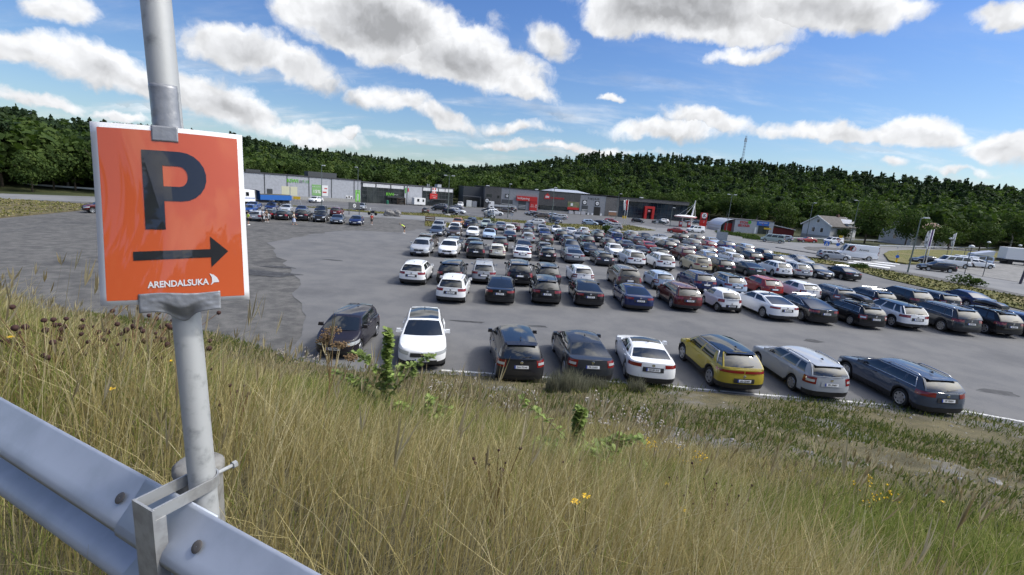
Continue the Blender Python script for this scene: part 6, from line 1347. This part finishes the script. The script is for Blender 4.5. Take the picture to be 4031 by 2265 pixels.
for s in (-7.2, -3.2, .84, 4.9):
    p = A0+RD*s-RN*.17; zg = float(bank_z(p.x, p.y)); b = MB(); b.lathe([(.064, zg-.3), (.064, 6.06), (.071, 6.065), (.071, 6.085), (.058, 6.096), (.02, 6.10)], 20, c=(p.x, p.y, 0)); b.obj('rail_post', mat('weathered_post', (.23,.225,.21), .85, noise=(14, (.12,.115,.10), .45, .65, 6), bump=(40, .5, .004)), rail, smooth=True, angle=50)
# pole
def pole_at(z):
    f = (z-6.083)/(7.401-6.083); return Vector((-.791-.1335*f, 1.1253+.1317*f, z))
pole = thing('sign_pole', 'grey galvanised steel pole carrying the orange parking sign behind the guardrail', 'pole', (0, 0, 0)); b = MB(); b.tube([pole_at(z) for z in (5.0, 6.0, 7.0, 8.0, 9.6)], .0322, 32); b.obj('pole_tube', zpost, pole, smooth=True, angle=60)
# strap clamp round the pole and over the beam
cl_ = thing('clamp_bracket', 'galvanised strap bracket clamping the sign pole to the guardrail', 'bracket', (0, 0, 0)); zcl = mat('zinc_strap', (.40,.41,.41), .5, .4, noise=(20, (.30,.30,.30), .4, .65))
pc = pole_at(6.175); along = (pc-A0).dot(RD); dist = (pc-A0).dot(-RN); hw = .037
def strap(path, z0, z1, t=.005, name='strap'):
    b = MB(); V = []; n = len(path); pts = [Vector((*q, 0)) for q in path]
    for i, q in enumerate(pts):
        d = (pts[min(i+1, n-1)]-pts[max(i-1, 0)]).normalized(); nn = Vector((-d.y, d.x, 0))*t/2
        for o_, z in ((nn, z0), (nn, z1), (-nn, z1), (-nn, z0)): V.append((q.x+o_.x, q.y+o_.y, z))
    b.add(V, [(4*i+j, 4*i+(j+1) % 4, 4*i+4+(j+1) % 4, 4*i+4+j) for i in range(n-1) for j in range(4)]+[(0, 1, 2, 3), tuple(4*n-4+j for j in (3, 2, 1, 0))]); return b.obj(name, zcl, cl_)
def loc2(s, d): q = A0+RD*s-RN*d; return (q.x, q.y)
path = [loc2(along-hw, -.092), loc2(along-hw, dist)]+[loc2(along-hw*math.cos(t), dist+hw*math.sin(t)) for t in np.linspace(.2, math.pi-.2, 9)]+[loc2(along+hw, dist), loc2(along+hw, -.092)]
strap(path, 6.159, 6.191); b = MB(); fr = Matrix.Rotation(math.atan2(RD.y, RD.x), 3, 'Z'); q = A0+RD*along+RN*.092; b.box((q.x, q.y, 5.99), (hw*2+.012, .006, .40), rot=fr); 
for s in (-1, 1): w_ = q+RD*s*(hw+.003)-RN*.012; b.box((w_.x, w_.y, 5.975), (.005, .03, .37), rot=fr)
b.obj('front_plate', zcl, cl_); e = Vector((*loc2(along, dist+hw), 6.175)); b = MB(); b.tube([e, e-RN*.055], .0055, 8); b.tube([e-RN*.048, e-RN*.060], .0105, 6); b.obj('clamp_bolt', zcl, cl_)
# the laminated sheet
SC = Vector((-.8434, 1.1579, 6.8851)); sr = Vector((.8848, .4659, .0131)).normalized(); su = Vector((-.0907, .1446, .9853)); su = (su-sr*su.dot(sr)).normalized(); sn = sr.cross(su)
SW, SH = .300, .422
def sp(x, y, lift=0.):
    """point of the slightly curved sheet; x, y in metres from its centre"""
    bulge = .012*(1-(2*x/SW)**2)-.006+.006*math.sin(y*9+1)*(2*x/SW); return SC+sr*x+su*y+sn*(bulge+lift)
sign = thing('parking_sign', 'laminated orange sheet sign with black P, arrow and white lettering taped to the pole', 'sign', (0, 0, 0))
def patch_sheet(x0, x1, y0, y1, lift, name, m, parent, nx_=14, ny_=18, thick=0.):
    b = MB(); V = [sp(x0+(x1-x0)*i/nx_, y0+(y1-y0)*j/ny_, lift) for i in range(nx_+1) for j in range(ny_+1)]; b.add(V, [(i*(ny_+1)+j, (i+1)*(ny_+1)+j, (i+1)*(ny_+1)+j+1, i*(ny_+1)+j+1) for i in range(nx_) for j in range(ny_)])
    o = b.obj(name, m, parent, smooth=True)
    if thick: md = o.modifiers.new('t', 'SOLIDIFY'); md.thickness = thick; md.offset = 0
    return o
def lam(name, col): m = mat(name, col, .42, 0, .5, coat=1., bump=(4, .05, .02)); m.node_tree.nodes['Principled BSDF'].inputs['Coat IOR'].default_value = 1.65; return m
patch_sheet(-SW/2-.003, SW/2+.003, -SH/2-.003, SH/2+.003, 0, 'laminate_sheet', lam('laminated_white', (.74,.74,.76)), sign, thick=.001)
patch_sheet(-SW/2+.0095, SW/2-.0085, -SH/2+.0085, SH/2-.0085, .0012, 'orange_panel', lam('laminated_orange', (.58,.098,.022)), sign)
lamk = lam('laminated_black', (.013,.013,.015)); lamw = lam('laminated_white_ink', (.74,.74,.76))
def bent_poly(pts, name, m, parent, lift=.0022, res=.012):
    """flat outline, triangulated and laid on the curved sheet"""
    bm = bmesh.new(); vs = [bm.verts.new((x, y, 0)) for x, y in pts]; bm.faces.new(vs); bmesh.ops.triangulate(bm, faces=bm.faces); 
    for _ in range(3): bmesh.ops.subdivide_edges(bm, edges=[e for e in bm.edges if e.calc_length() > res*2], cuts=1)
    bmesh.ops.triangulate(bm, faces=bm.faces)
    for v in bm.verts: v.co = sp(v.co.x, v.co.y, lift)
    me = bpy.data.meshes.new(name); bm.to_mesh(me); bm.free(); me.materials.append(m); return link(name, me, parent)
def sx_(u): return (u-.5)*SW
def sy_(v): return (.5-v)*SH
# P: outline in fractions of the sheet (u right, v down)
def arc_(cx, cy, rx, ry, a0, a1, n=12): return [(cx+rx*math.cos(a), cy+ry*math.sin(a)) for a in np.linspace(a0, a1, n)]
Pu = [(.325, .585), (.325, .130), (.52, .130)]+arc_(.56, .272, .178, .142, -math.pi/2, math.pi/2)+[(.455, .414), (.455, .585)]
hole = [(.455, .213), (.53, .213)]+arc_(.548, .272, .062, .059, -math.pi/2, math.pi/2)+[(.455, .331)]
outer = [(.307, .578), (.307, .130), (.441, .130), (.441, .578)]
bowl = [(.441, .130)]+[(.52, .130)]+arc_(.56, .272, .178, .142, -math.pi/2, math.pi/2)+[(.441, .414), (.441, .331)]+arc_(.548, .272, .062, .059, math.pi/2, -math.pi/2)+[(.441, .213)]
cv = lambda L: [(sx_(u), sy_(v)) for u, v in L]
bm_ = MB(); pL = bent_poly(cv(outer), 'letter_P', lamk, sign); bent_poly(cv(bowl), 'letter_bowl', lamk, pL)
bent_poly(cv([(.217, .706), (.742, .692), (.742, .617), (.868, .704), (.742, .800), (.742, .740), (.217, .756)]), 'arrow', lamk, sign)
me = text_mesh('ARENDALSUKA', .0215, 0, bold=.0006); me.materials.clear(); me.materials.append(lamw)
for v in me.vertices: v.co = sp(v.co.x*.83+sx_(.508), v.co.y+sy_(.893)+(v.co.x)*.03, .0024)
link('lettering', me, sign); bent_poly(cv([(.724, .838), (.754, .846), (.777, .864), (.790, .886), (.788, .892), (.756, .892), (.728, .908), (.741, .888), (.739, .862)]), 'sail_emblem', lamw, sign)
# duct tape
tapem = mat('duct_tape', (.27,.28,.30), .38, .15, .5, coat=.35, noise=(8, (.21,.22,.24), .4, .6), bump=(22, .25, .01))
def tape(name, lab, V, nu, nv, top=True):
    b = MB(); b.add(V, [(i*(nv+1)+j, (i+1)*(nv+1)+j, (i+1)*(nv+1)+j+1, i*(nv+1)+j+1) for i in range(nu) for j in range(nv)]); o = b.obj(name, tapem, None, smooth=True); md = o.modifiers.new('t', 'SOLIDIFY'); md.thickness = .0006; return tag(o, lab, 'tape', 'strips of duct tape on the sign pole')
def pole_front(z, a, r):                                                # point on the pole surface, a = angle from the viewer's side
    f = sn*1.0; f = Vector((f.x, f.y, 0)).normalized(); rt = Vector((-f.y, f.x, 0)); return pole_at(z)+f*math.cos(a)*r+rt*math.sin(a)*r
gt = np.random.default_rng(5); V = []; nu, nv = 14, 26
top_z = 7.20; tx = (pole_at(7.08)-SC).dot(sr)
for i in range(nu+1):
    u = i/nu
    for j in range(nv+1):
        v = j/nv; wr = .0012*math.sin(u*9+v*13)*math.sin(v*17+u*3)+.0008*math.sin(v*40+u*11)
        q1 = pole_front(top_z-(top_z-7.06)*min(v/.66, 1), (u-.5)*2.1, .0336+abs(wr)); q2 = sp(tx+(u-.5)*.053, SH/2+.010-(v-.60)*.105, .0022+abs(wr)*.5); k = min(max((v-.56)/.08, 0), 1); V.append(q1.lerp(q2, k*k*(3-2*k)))
tape('duct_tape', 'grey duct tape strip holding the top edge of the orange sign', V, nu, nv)
V = []; nu, nv = 34, 14; bx = (pole_at(6.69)-SC).dot(sr)
for i in range(nu+1):
    u = i/nu
    for j in range(nv+1):
        v = j/nv; x = bx-.082+u*.168; tl = math.exp(-((x-bx)/.026)**2); y = -SH/2+.022-v*(.046+.034*tl)+.002*math.sin(u*7); wr = .0016*math.sin(u*21+v*4)*math.sin(v*9+u*6)+.0006*math.sin(u*37-v*12); q2 = sp(x, y, .0030+abs(wr))
        z = q2.z; a = max(-1.25, min(1.25, (x-bx)/.033)); q1 = pole_front(z, a, .0345+abs(wr)*.7); k = min(max((v-.45)/.4, 0), 1)*tl; V.append(q2.lerp(q1, k))
tape('duct_tape', 'wide crumpled duct tape wrapped under the bottom edge of the orange sign', V, nu, nv)
# ---------------------------------------------------------------- grass and plants of the bank
rg = np.random.default_rng(42)
def rnd_bank(n, y0f, y1f, xs=None):
    """n points on the bank; y between fractions of the way from foot (0) to rail (1), inside the view wedge"""
    out = []; m = 0
    while m < n:
        k = n*3; x = rg.uniform(-24, 26, k); t = rg.uniform(y0f, y1f, k); y = y_edge(x)+(y_rail(x)-y_edge(x))*t; az = np.degrees(np.arctan2(x, np.maximum(y, .05))); ok = (np.abs(az) < 53) & (y > .5) & ((x-0)**2+y**2 > 1.1)
        out.append(np.stack([x[ok], y[ok], t[ok]], 1)); m += ok.sum()
    return np.concatenate(out)[:n]
def patchy(x, y, s, ph=0.): return .5+.28*np.sin(x*s+ph+1.3*np.sin(y*s*.7))+.28*np.sin(y*s*1.2+ph*2+1.1*np.sin(x*s*.6))
def blades(P, h, w, m, name, lab, lean=.35, wind=(.12, .05), seg=3, kind='stuff'):
    n = len(P); z = bank_z(P[:, 0], P[:, 1])-.01; a = rg.uniform(0, 6.28, n); ln = np.abs(rg.normal(0, lean, n))*h; az = rg.uniform(0, 6.28, n); dx, dy = np.cos(az)*ln+wind[0]*h, np.sin(az)*ln+wind[1]*h; V = np.zeros((n, 2*(seg+1), 3), np.float32)
    for k in range(seg+1):
        f = k/seg; ww = w*(1-f)**.7+.0006; ox, oy = np.cos(a)*ww, np.sin(a)*ww; cx, cy, cz = P[:, 0]+dx*f**1.8, P[:, 1]+dy*f**1.8, z+h*(f-.18*(ln/h)*f**2.5)
        V[:, 2*k] = np.stack([cx-ox, cy-oy, cz], 1); V[:, 2*k+1] = np.stack([cx+ox, cy+oy, cz], 1)
    base = (np.arange(n)*(2*(seg+1)))[:, None, None]; Fq = base+np.array([[2*k, 2*k+1, 2*k+3, 2*k+2] for k in range(seg)])[None]
    o = link(name, np_mesh(name, V.reshape(-1, 3), Fq.reshape(-1, 4), m)); tag(o, lab, 'grass'); o['kind'] = 'stuff'; return o
def gmat(name, stops):
    m = mat(name, island=stops, rough=.7, spec=.2); t = NT(m.node_tree); b = t.n['Principled BSDF']; src = b.inputs['Base Color'].links[0].from_socket; tr = t.add('ShaderNodeBsdfTranslucent'); t.l.new(src, tr.inputs['Color']); mx = t.add('ShaderNodeMixShader'); mx.inputs[0].default_value = .38; t.l.new(b.outputs[0], mx.inputs[1]); t.l.new(tr.outputs[0], mx.inputs[2]); t.l.new(mx.outputs[0], t.n['Material Output'].inputs[0]); return m
drym_ = gmat('dry_blades', [(0, (.29,.24,.09)), (.4, (.41,.345,.15)), (.8, (.51,.44,.22)), (1, (.66,.585,.37))]); olive = gmat('olive_blades', [(0, (.14,.185,.038)), (.4, (.21,.255,.055)), (.8, (.28,.31,.08)), (1, (.39,.385,.13))]); weedm = gmat('weed_blades', [(0, (.06,.09,.018)), (.5, (.105,.14,.03)), (.85, (.165,.18,.045)), (1, (.26,.235,.09))])
def dens_split(P, keepf): return P[rg.random(len(P)) < keepf(P)]
right = lambda P: np.clip((P[:, 0]-1)/8, 0, 1)                          # the bank is barer towards the far lamp end
hs_ = lambda P: np.interp(P[:, 2], [0, .25, .5, .7, .85, 1], [.22, .34, .55, .8, 1, 1])*(1-.35*right(P)*(P[:, 2] < .75))
D_ = lambda P: np.hypot(P[:, 0], P[:, 1])
# near tall grass
P = dens_split(rnd_bank(150000, .50, 1.02), lambda P: np.clip(-.15+1.35*patchy(P[:, 0], P[:, 1], .8), .08, 1)*np.clip(1.25-D_(P)/11, .15, 1)*(1-.85*right(P)*np.clip((.70-P[:, 2])/.2, 0, 1))); blades(P, rg.uniform(.28, .62, len(P))*hs_(P), np.clip(.0007*D_(P), .0012, .0042), drym_, 'dry_grass', 'tall straw coloured grass on the upper bank', .42)
P = dens_split(rnd_bank(135000, .45, 1.02), lambda P: np.clip(1.25-1.35*patchy(P[:, 0], P[:, 1], .8), .10, 1)*np.clip(1.25-D_(P)/11, .15, 1)*(1-.8*right(P)*np.clip((.66-P[:, 2])/.2, 0, 1))); blades(P, rg.uniform(.22, .52, len(P))*hs_(P), np.clip(.0008*D_(P), .0014, .0048), olive, 'green_grass', 'olive green grass mixed into the upper bank', .5)
P = dens_split(rnd_bank(60000, -.02, .62), lambda P: (.12+.88*np.clip((-P[:, 0]+1.5)/3.5, 0, 1))*np.clip(.35+.8*patchy(P[:, 0], P[:, 1], .7, 2), 0, 1)); blades(P, rg.uniform(.18, .5, len(P))*hs_(P), np.clip(.0009*D_(P), .003, .013), drym_, 'dry_slope_grass', 'dry grass on the lower bank below the sign', .45)
P = dens_split(rnd_bank(90000, -.015, .76), lambda P: np.clip(.0+1.3*patchy(P[:, 0], P[:, 1], .8, 4.4), 0, 1)*(.6+.4*right(P))); blades(P, rg.uniform(.06, .26, len(P)), np.clip(.0013*D_(P), .004, .018), weedm, 'ground_weeds', 'short green weeds creeping over the gravelly lower bank', .7, seg=2)
# tall seed stalks
P = dens_split(rnd_bank(3400, .30, .99), lambda P: .25+.75*np.clip(patchy(P[:, 0], P[:, 1], .6, 1), 0, 1)); h = rg.uniform(.5, .95, len(P))*(.25+.75*hs_(P)); strawm = gmat('straw_stalks', [(0, (.22,.17,.08)), (.5, (.36,.30,.17)), (1, (.52,.45,.29))])
o = blades(P, h, np.clip(.0005*D_(P), .0012, .003), strawm, 'seed_stalks', 'tall pale stalks rising above the grass of the bank', .22)
n = len(P); z = bank_z(P[:, 0], P[:, 1]); V = []
tipx, tipy, tipz = P[:, 0]+.12*h, P[:, 1]+.05*h, z+h*.93; sz = np.clip(.0016*D_(P), .004, .011); L = rg.uniform(.06, .13, n)
for k in range(3):
    a = rg.uniform(0, 6.28, n); ox, oy = np.cos(a)*sz, np.sin(a)*sz; lx, ly = rg.normal(.12, .12, n)*L*2, rg.normal(.03, .12, n)*L*2; V.append(np.stack([np.stack([tipx, tipy, tipz-L*.5], 1), np.stack([tipx+ox+lx*.4, tipy+oy+ly*.4, tipz], 1), np.stack([tipx+lx, tipy+ly, tipz+L], 1), np.stack([tipx-ox+lx*.4, tipy-oy+ly*.4, tipz], 1)], 1).reshape(-1, 3))
V = np.concatenate(V); o = link('seed_heads', np_mesh('seed_heads', V, np.arange(len(V)).reshape(-1, 4), strawm)); tag(o, 'feathery straw seed heads on the tall stalks', 'grass'); o['kind'] = 'stuff'
# small stones and pale pebbles on the barer slope
V = []; P = dens_split(rnd_bank(5200, -.02, .72), lambda P: .08+.92*right(P)*np.clip(patchy(P[:, 0], P[:, 1], .8, 1.2), 0, 1)); s = rg.uniform(.012, .05, len(P))*(1+1.6*(rg.random(len(P)) < .03)); z = bank_z(P[:, 0], P[:, 1])
O6 = np.array([(1,0,0),(0,1,0),(-1,0,0),(0,-1,0),(0,0,.7),(0,0,-.4)]); V = (np.stack([P[:, 0], P[:, 1], z], 1)[:, None]+O6[None]*s[:, None, None]*rg.uniform(.6, 1.4, (len(P), 6, 1))).reshape(-1, 3); T8 = np.array([(0,1,4),(1,2,4),(2,3,4),(3,0,4),(1,0,5),(2,1,5),(3,2,5),(0,3,5)]); Fq = (np.arange(len(P))*6)[:, None, None]+T8[None]
o = link('pebbles', np_mesh('pebbles', V, Fq.reshape(-1, 3), mat('pebble_stone', island=[(0, (.10,.095,.09)), (.6, (.22,.215,.20)), (1, (.46,.45,.43))], rough=.9), 3)); tag(o, 'loose pale pebbles scattered over the bare slope', 'gravel'); o['kind'] = 'stuff'
for i, (px, py, s) in enumerate(((2037, 1143, .22), (1480, 1052, .2), (2140, 1027, .2), (2230, 1175, .26), (1840, 1110, .16), (2500, 1215, .3), (2010, 1190, .14), (2330, 1255, .2))):
    p = bank_hit(px, py); s *= .5; rock(['pale stone bedded in the slope below the silver estate car', 'flat stone at the edge of the white line by the yellow SUV', 'grey stone at the foot of the bank behind the blue grey estate car', 'broad stone in the gravel patch of the slope', 'small pale stone among weeds on the slope', 'large grey stone half hidden by grass at the frame edge', 'little round stone above the gravel patch', 'angular stone low on the bare slope'][i], p[0], p[1], p[2]+.02, s, s*.8, s*.5, 20+i, name='stone')
def leaf_shape(kind):
    if kind == 'oak': return [(0, 0), (.10, .10), (.07, .22), (.20, .32), (.15, .44), (.30, .58), (.20, .68), (.26, .82), (.10, .88), (0, 1.0)]
    return [(0, 0), (.10, .2), (.14, .45), (.09, .75), (0, 1)]
def leaves_mesh(name, specs, kind, m, parent):
    sh = leaf_shape(kind); poly = sh+[(-x, y) for x, y in sh[::-1][1:-1]]; b = MB()
    for pos, dr, nr, L in specs:
        dr = Vector(dr).normalized(); sd = dr.cross(Vector(nr)).normalized(); nn = sd.cross(dr); V = [Vector(pos)+dr*(y*L)+sd*(x*L*1.15)+nn*(-.25*L*(y-.4)**2+.10*abs(x)*L) for x, y in poly]; c = len(V); V.append(Vector(pos)+dr*(.5*L)-nn*.02*L); b.add(V, [(i, (i+1) % c, c) for i in range(c)])
    return b.obj(name, m, parent, smooth=False)
def leafy(name, col):
    m = mat(name, col, .5, 0, .3, island=[(0, tuple(v*.62 for v in col)), (.6, col), (1, tuple(min(v*1.5, 1) for v in col))]); t = NT(m.node_tree); b = t.n['Principled BSDF']; src = b.inputs['Base Color'].links[0].from_socket; tr = t.add('ShaderNodeBsdfTranslucent'); t.l.new(src, tr.inputs['Color']); mx = t.add('ShaderNodeMixShader'); mx.inputs[0].default_value = .4; t.l.new(b.outputs[0], mx.inputs[1]); t.l.new(tr.outputs[0], mx.inputs[2]); t.l.new(mx.outputs[0], t.n['Material Output'].inputs[0]); return m
oakm = leafy('oak_leaf', (.24,.32,.085)); stemm = mat('green_stem', (.12,.11,.04), .7); brownstem = mat('brown_stem', (.16,.085,.04), .7)
def sapling(lab, px, py, h, w, n, seed):
    p = bank_hit(px, py); g = random.Random(seed); r = thing('oak_sapling', lab, 'sapling', (p[0], p[1], p[2]-.03), 0, 'young oaks on the bank'); b = MB(); tops = []
    for k in range(12):
        a = g.uniform(0, 6.28); z0 = h*g.uniform(.05, .5) if k else 0; L = h-z0 if k == 0 else h*g.uniform(.3, .55); out = w*.5*g.uniform(.5, 1) if k else .02; e = (out*math.cos(a), out*math.sin(a), z0+L*(1 if k == 0 else .75)); q = [(0, 0, z0), (e[0]*.5, e[1]*.5, z0+(e[2]-z0)*.6), e]; b.tube(q, [.008, .006, .003], 5); tops.append(q)
    b.obj('stem', stemm, r); sp_ = []
    for i in range(n):
        q = tops[0] if g.random() < .35 else g.choice(tops); f = g.random()**.6; q0, q1 = (Vector(q[0]).lerp(Vector(q[1]), f*2) if f < .5 else Vector(q[1]).lerp(Vector(q[2]), f*2-1)), None; a = g.uniform(0, 6.28); el = g.uniform(-.35, .9); dr = (math.cos(a)*math.cos(el), math.sin(a)*math.cos(el), math.sin(el)); sp_.append((q0, dr, (g.uniform(-.4, .4), g.uniform(-.4, .4), 1), g.uniform(.055, .10)))
    leaves_mesh('foliage', sp_, 'oak', oakm, r); return r
sapling('bright green oak sapling standing before the white people carrier', 968, 1058, 1.25, 1.3, 1100, 1); sapling('low sprawling oak sapling in the middle of the bank before the dark saloon', 1440, 1175, .70, 1.6, 1100, 2); sapling('small oak seedling beside the tall sapling with lighter leaves', 1075, 1085, .5, .6, 140, 3); sapling('green oak shoot in the grass just beside the sign pole', 560, 935, .6, .6, 150, 4)
# dead hogweed in front of the aubergine car
p = bank_hit(830, 1085); r = thing('dead_hogweed', 'tall dead brown hogweed umbel standing before the aubergine hatchback', 'plant', (p[0], p[1], p[2])); b = MB(); g = random.Random(4); heads = []; drys = mat('dead_stem', (.30,.20,.09), .8)
b.tube([(0, 0, -.05), (-.01, 0, .4), (.0, 0, .7)], [.011, .009, .006], 6)
for dx, dz0, dz1 in ((-.06, .55, .95), (.10, .48, .93), (.03, .58, 1.08), (.22, .4, .80), (-.03, .6, 1.0)): b.tube([(0, 0, dz0), (dx*.6, .02, (dz0+dz1)/2), (dx, .0, dz1)], [.006, .005, .003], 5); heads.append((dx, 0, dz1))
b.obj('stem', drys, r); um = mat('umbel_brown', (.20,.13,.065), .9); 
for hx, hy, hz in heads:
    b = MB(); R_ = g.uniform(.06, .12)
    for k in range(46):
        a = g.uniform(0, 6.28); rr = R_*math.sqrt(g.random()); c = (hx+rr*math.cos(a), hy+rr*math.sin(a)*.8, hz+.05+g.uniform(-.015, .03)-rr*.3); b.tube([(hx, hy, hz), c], .0012, 3, cap=False); b.box(c, (.013, .013, .010), rot=Matrix.Rotation(g.uniform(0, 3), 3, 'Z'))
    b.obj('umbel', um, r)
# dark seed-headed herbs
burn = mat('dark_seedhead', (.045,.018,.014), .85)
def herb(lab, px, py, h, n, spread, seed, hs=.013):
    p = bank_hit(px, py); g = random.Random(seed); r = thing('seed_herb', lab, 'plant', (p[0], p[1], p[2]), 0, 'dark seed headed herbs'); b = MB(); hd = MB()
    for k in range(n):
        a = g.uniform(0, 6.28); o = spread*math.sqrt(g.random()); z = h*g.uniform(.6, 1.05); e = (o*math.cos(a), o*math.sin(a), z); b.tube([(e[0]*.25, e[1]*.25, 0), (e[0]*.5, e[1]*.5, z*.6), e], .0022, 4, cap=False); s = hs*g.uniform(.7, 1.25); hd.lathe([(.001, -s), (s*.8, -s*.5), (s, 0), (s*.75, s*.6), (.001, s*.9)], 6, c=e, cap=False)
    b.obj('stem', brownstem, r); hd.obj('seed_head', burn, r, smooth=True)
    return r
for i, (lab, px, py, h, n, s, hs) in enumerate((('herb with crowded dark seed heads in the dry grass below the sign', 330, 985, .62, 60, .62, .020), ('loose dark herb beside the crowded one near the pole', 430, 1005, .5, 24, .4, .018), ('sparse dark herb low in the grass at the frame edge', 120, 985, .55, 26, .5, .018), ('dark headed herb in the middle of the near grass', 1240, 1330, .55, 9, .16, .009), ('dark headed herb branching over the lower grass by the yellow flowers', 1790, 1400, .62, 16, .25, .009), ('single stemmed dark herb with rusty stalk in the near grass', 1690, 1350, .5, 8, .14, .009), ('drooping dark herb above the guardrail', 590, 1130, .45, 8, .14, .010), ('dark herb with small heads on the dry crest', 1420, 1290, .4, 6, .12, .009))):
    herb(lab, px, py, h, n, s, 50+i, hs)
# yellow flowers
yel = mat('yellow_petal', (.75,.48,.01), .6)
FL = [(1428, 1402), (1455, 1380), (1697, 1372), (80, 876), (45, 950), (410, 968), (437, 991), (294, 1104), (1662, 1290), (505, 1118), (2352, 1300), (1640, 1175)]
for i, (px, py) in enumerate(FL):
    q = ray(px, py); p = bank_hit(px, py+26); hgt = .35; g = random.Random(i); z1 = p[2]+hgt; r = thing('yellow_flower', '', 'flower', (p[0], p[1], p[2])); b = MB(); b.tube([(0, 0, 0), (.01, 0, hgt*.6), (.0, 0, hgt)], .0022, 4); b.obj('stem', stemm, r); s = .019; b = MB()
    for k in range(9):
        a = k*.698+g.random(); b.add([(0, 0, hgt), (s*math.cos(a-.25), s*math.sin(a-.25), hgt+.006), (s*1.25*math.cos(a), s*1.25*math.sin(a), hgt+.004), (s*math.cos(a+.25), s*math.sin(a+.25), hgt+.006)], [(0, 1, 2, 3)])
    b.obj('petals', yel, r); kk = [c for c in r.children]
    tag(r, ['yellow flower lowest in the near grass below the bank centre', 'yellow flower just above the lowest one in the near grass', 'yellow flower beside the dark herb in the near grass', 'yellow flower in the dry grass at the frame edge by the yard', 'yellow flower below the crowded dark herb by the frame edge', 'yellow flower between the sign and the crowded dark herb', 'yellow flower close to the pole under the tape', 'yellow flower just above the guardrail beam', 'yellow flower high in the grass near the rusty herb', 'yellow flower hugging the side of the pole above the clamp', 'yellow flower in the straw grass at the far frame edge', 'yellow flower by the tansy on the gravelly slope'][i], 'flower', 'yellow flowers on the bank')
# thistle fluff, tansy and wormwood
fluff = mat('thistle_fluff', (.46,.42,.37), .9)
def fluffy(name, lab, px, py, h, n, spread, seed, m, hs, cat, group, stemm_=brownstem):
    p = bank_hit(px, py); g = random.Random(seed); r = thing(name, lab, cat, (p[0], p[1], p[2]), 0, group); b = MB(); hd = MB()
    for k in range(n):
        a = g.uniform(0, 6.28); o = spread*math.sqrt(g.random()); z = h*g.uniform(.45, 1.05); e = Vector((o*math.cos(a), o*math.sin(a), z)); b.tube([(e.x*.6, e.y*.6, 0), (e.x*.85, e.y*.85, z*.6), e], .003, 4, cap=False)
        for j in range(5): c = e+Vector((g.gauss(0, .03), g.gauss(0, .03), g.gauss(-.02, .04))); hd.box(c, (hs*g.uniform(.6, 1.3), hs*g.uniform(.6, 1.3), hs*g.uniform(.6, 1.3)), rot=Matrix.Rotation(g.uniform(0, 3), 3, Vector((g.random(), g.random(), g.random()+.1)).normalized()))
    b.obj('stem', stemm_, r); hd.obj('flower_head', m, r)
for i, (lab, px, py, h, n, s) in enumerate((('thistle clump gone to pale fluff below the charcoal people carrier', 1130, 1000, .55, 30, .8), ('thistle clump gone to fluff beside the low oak sapling', 1560, 1095, .5, 28, .8), ('thin line of fluffy thistles behind the aubergine hatchback bonnet', 760, 905, .4, 26, 1.0), ('fluffy thistle patch in front of the yellow SUV slope', 1640, 1130, .4, 14, .5), ('fluffy thistle patch near the middle of the bank crest', 1300, 1050, .5, 20, .7))): fluffy('thistle', lab, px, py, h, n, s, 80+i, fluff, .022, 'thistle', 'thistles gone to fluff')
for i, (lab, px, py) in enumerate((('yellow tansy cluster on the slope below the white coupe', 1630, 1180), ('yellow tansy cluster farther along the gravelly slope', 1735, 1205), ('yellow tansy in the straw grass near the frame edge', 2180, 1290))): fluffy('tansy', lab, px, py, .4, 9, .2, 90+i, yel, .014, 'plant', 'tansy on the bank', stemm)
worm = gmat('wormwood_blades', [(0, (.12,.125,.08)), (.6, (.19,.19,.13)), (1, (.27,.26,.18))])
for lab, px, py, h, w, n in (('grey green wormwood bush between the charcoal people carrier and the dark saloon', 1425, 985, 1.05, .75, 900), ('lower wormwood tuft before the bumper of the dark saloon', 1490, 975, .6, .6, 500), ('wormwood sprig before the bumper of the white coupe', 1600, 985, .75, .35, 260), ('dry weed tuft by the rear of the charcoal people carrier', 1340, 960, .5, .5, 300)):
    p = bank_hit(px, py); a = rg.uniform(0, 6.28, n); rr = np.sqrt(rg.random(n))*w; P = np.stack([p[0]+rr*np.cos(a), p[1]+rr*np.sin(a)*.7, np.zeros(n)], 1); o = blades(P, h*rg.uniform(.4, 1.0, n)*(1-.4*(rr/w)**2), np.full(n, .012), worm, 'wormwood', lab, .28, (0, 0)); tag(o, lab, 'plant', 'wormwood tufts'); o['kind'] = 'thing'
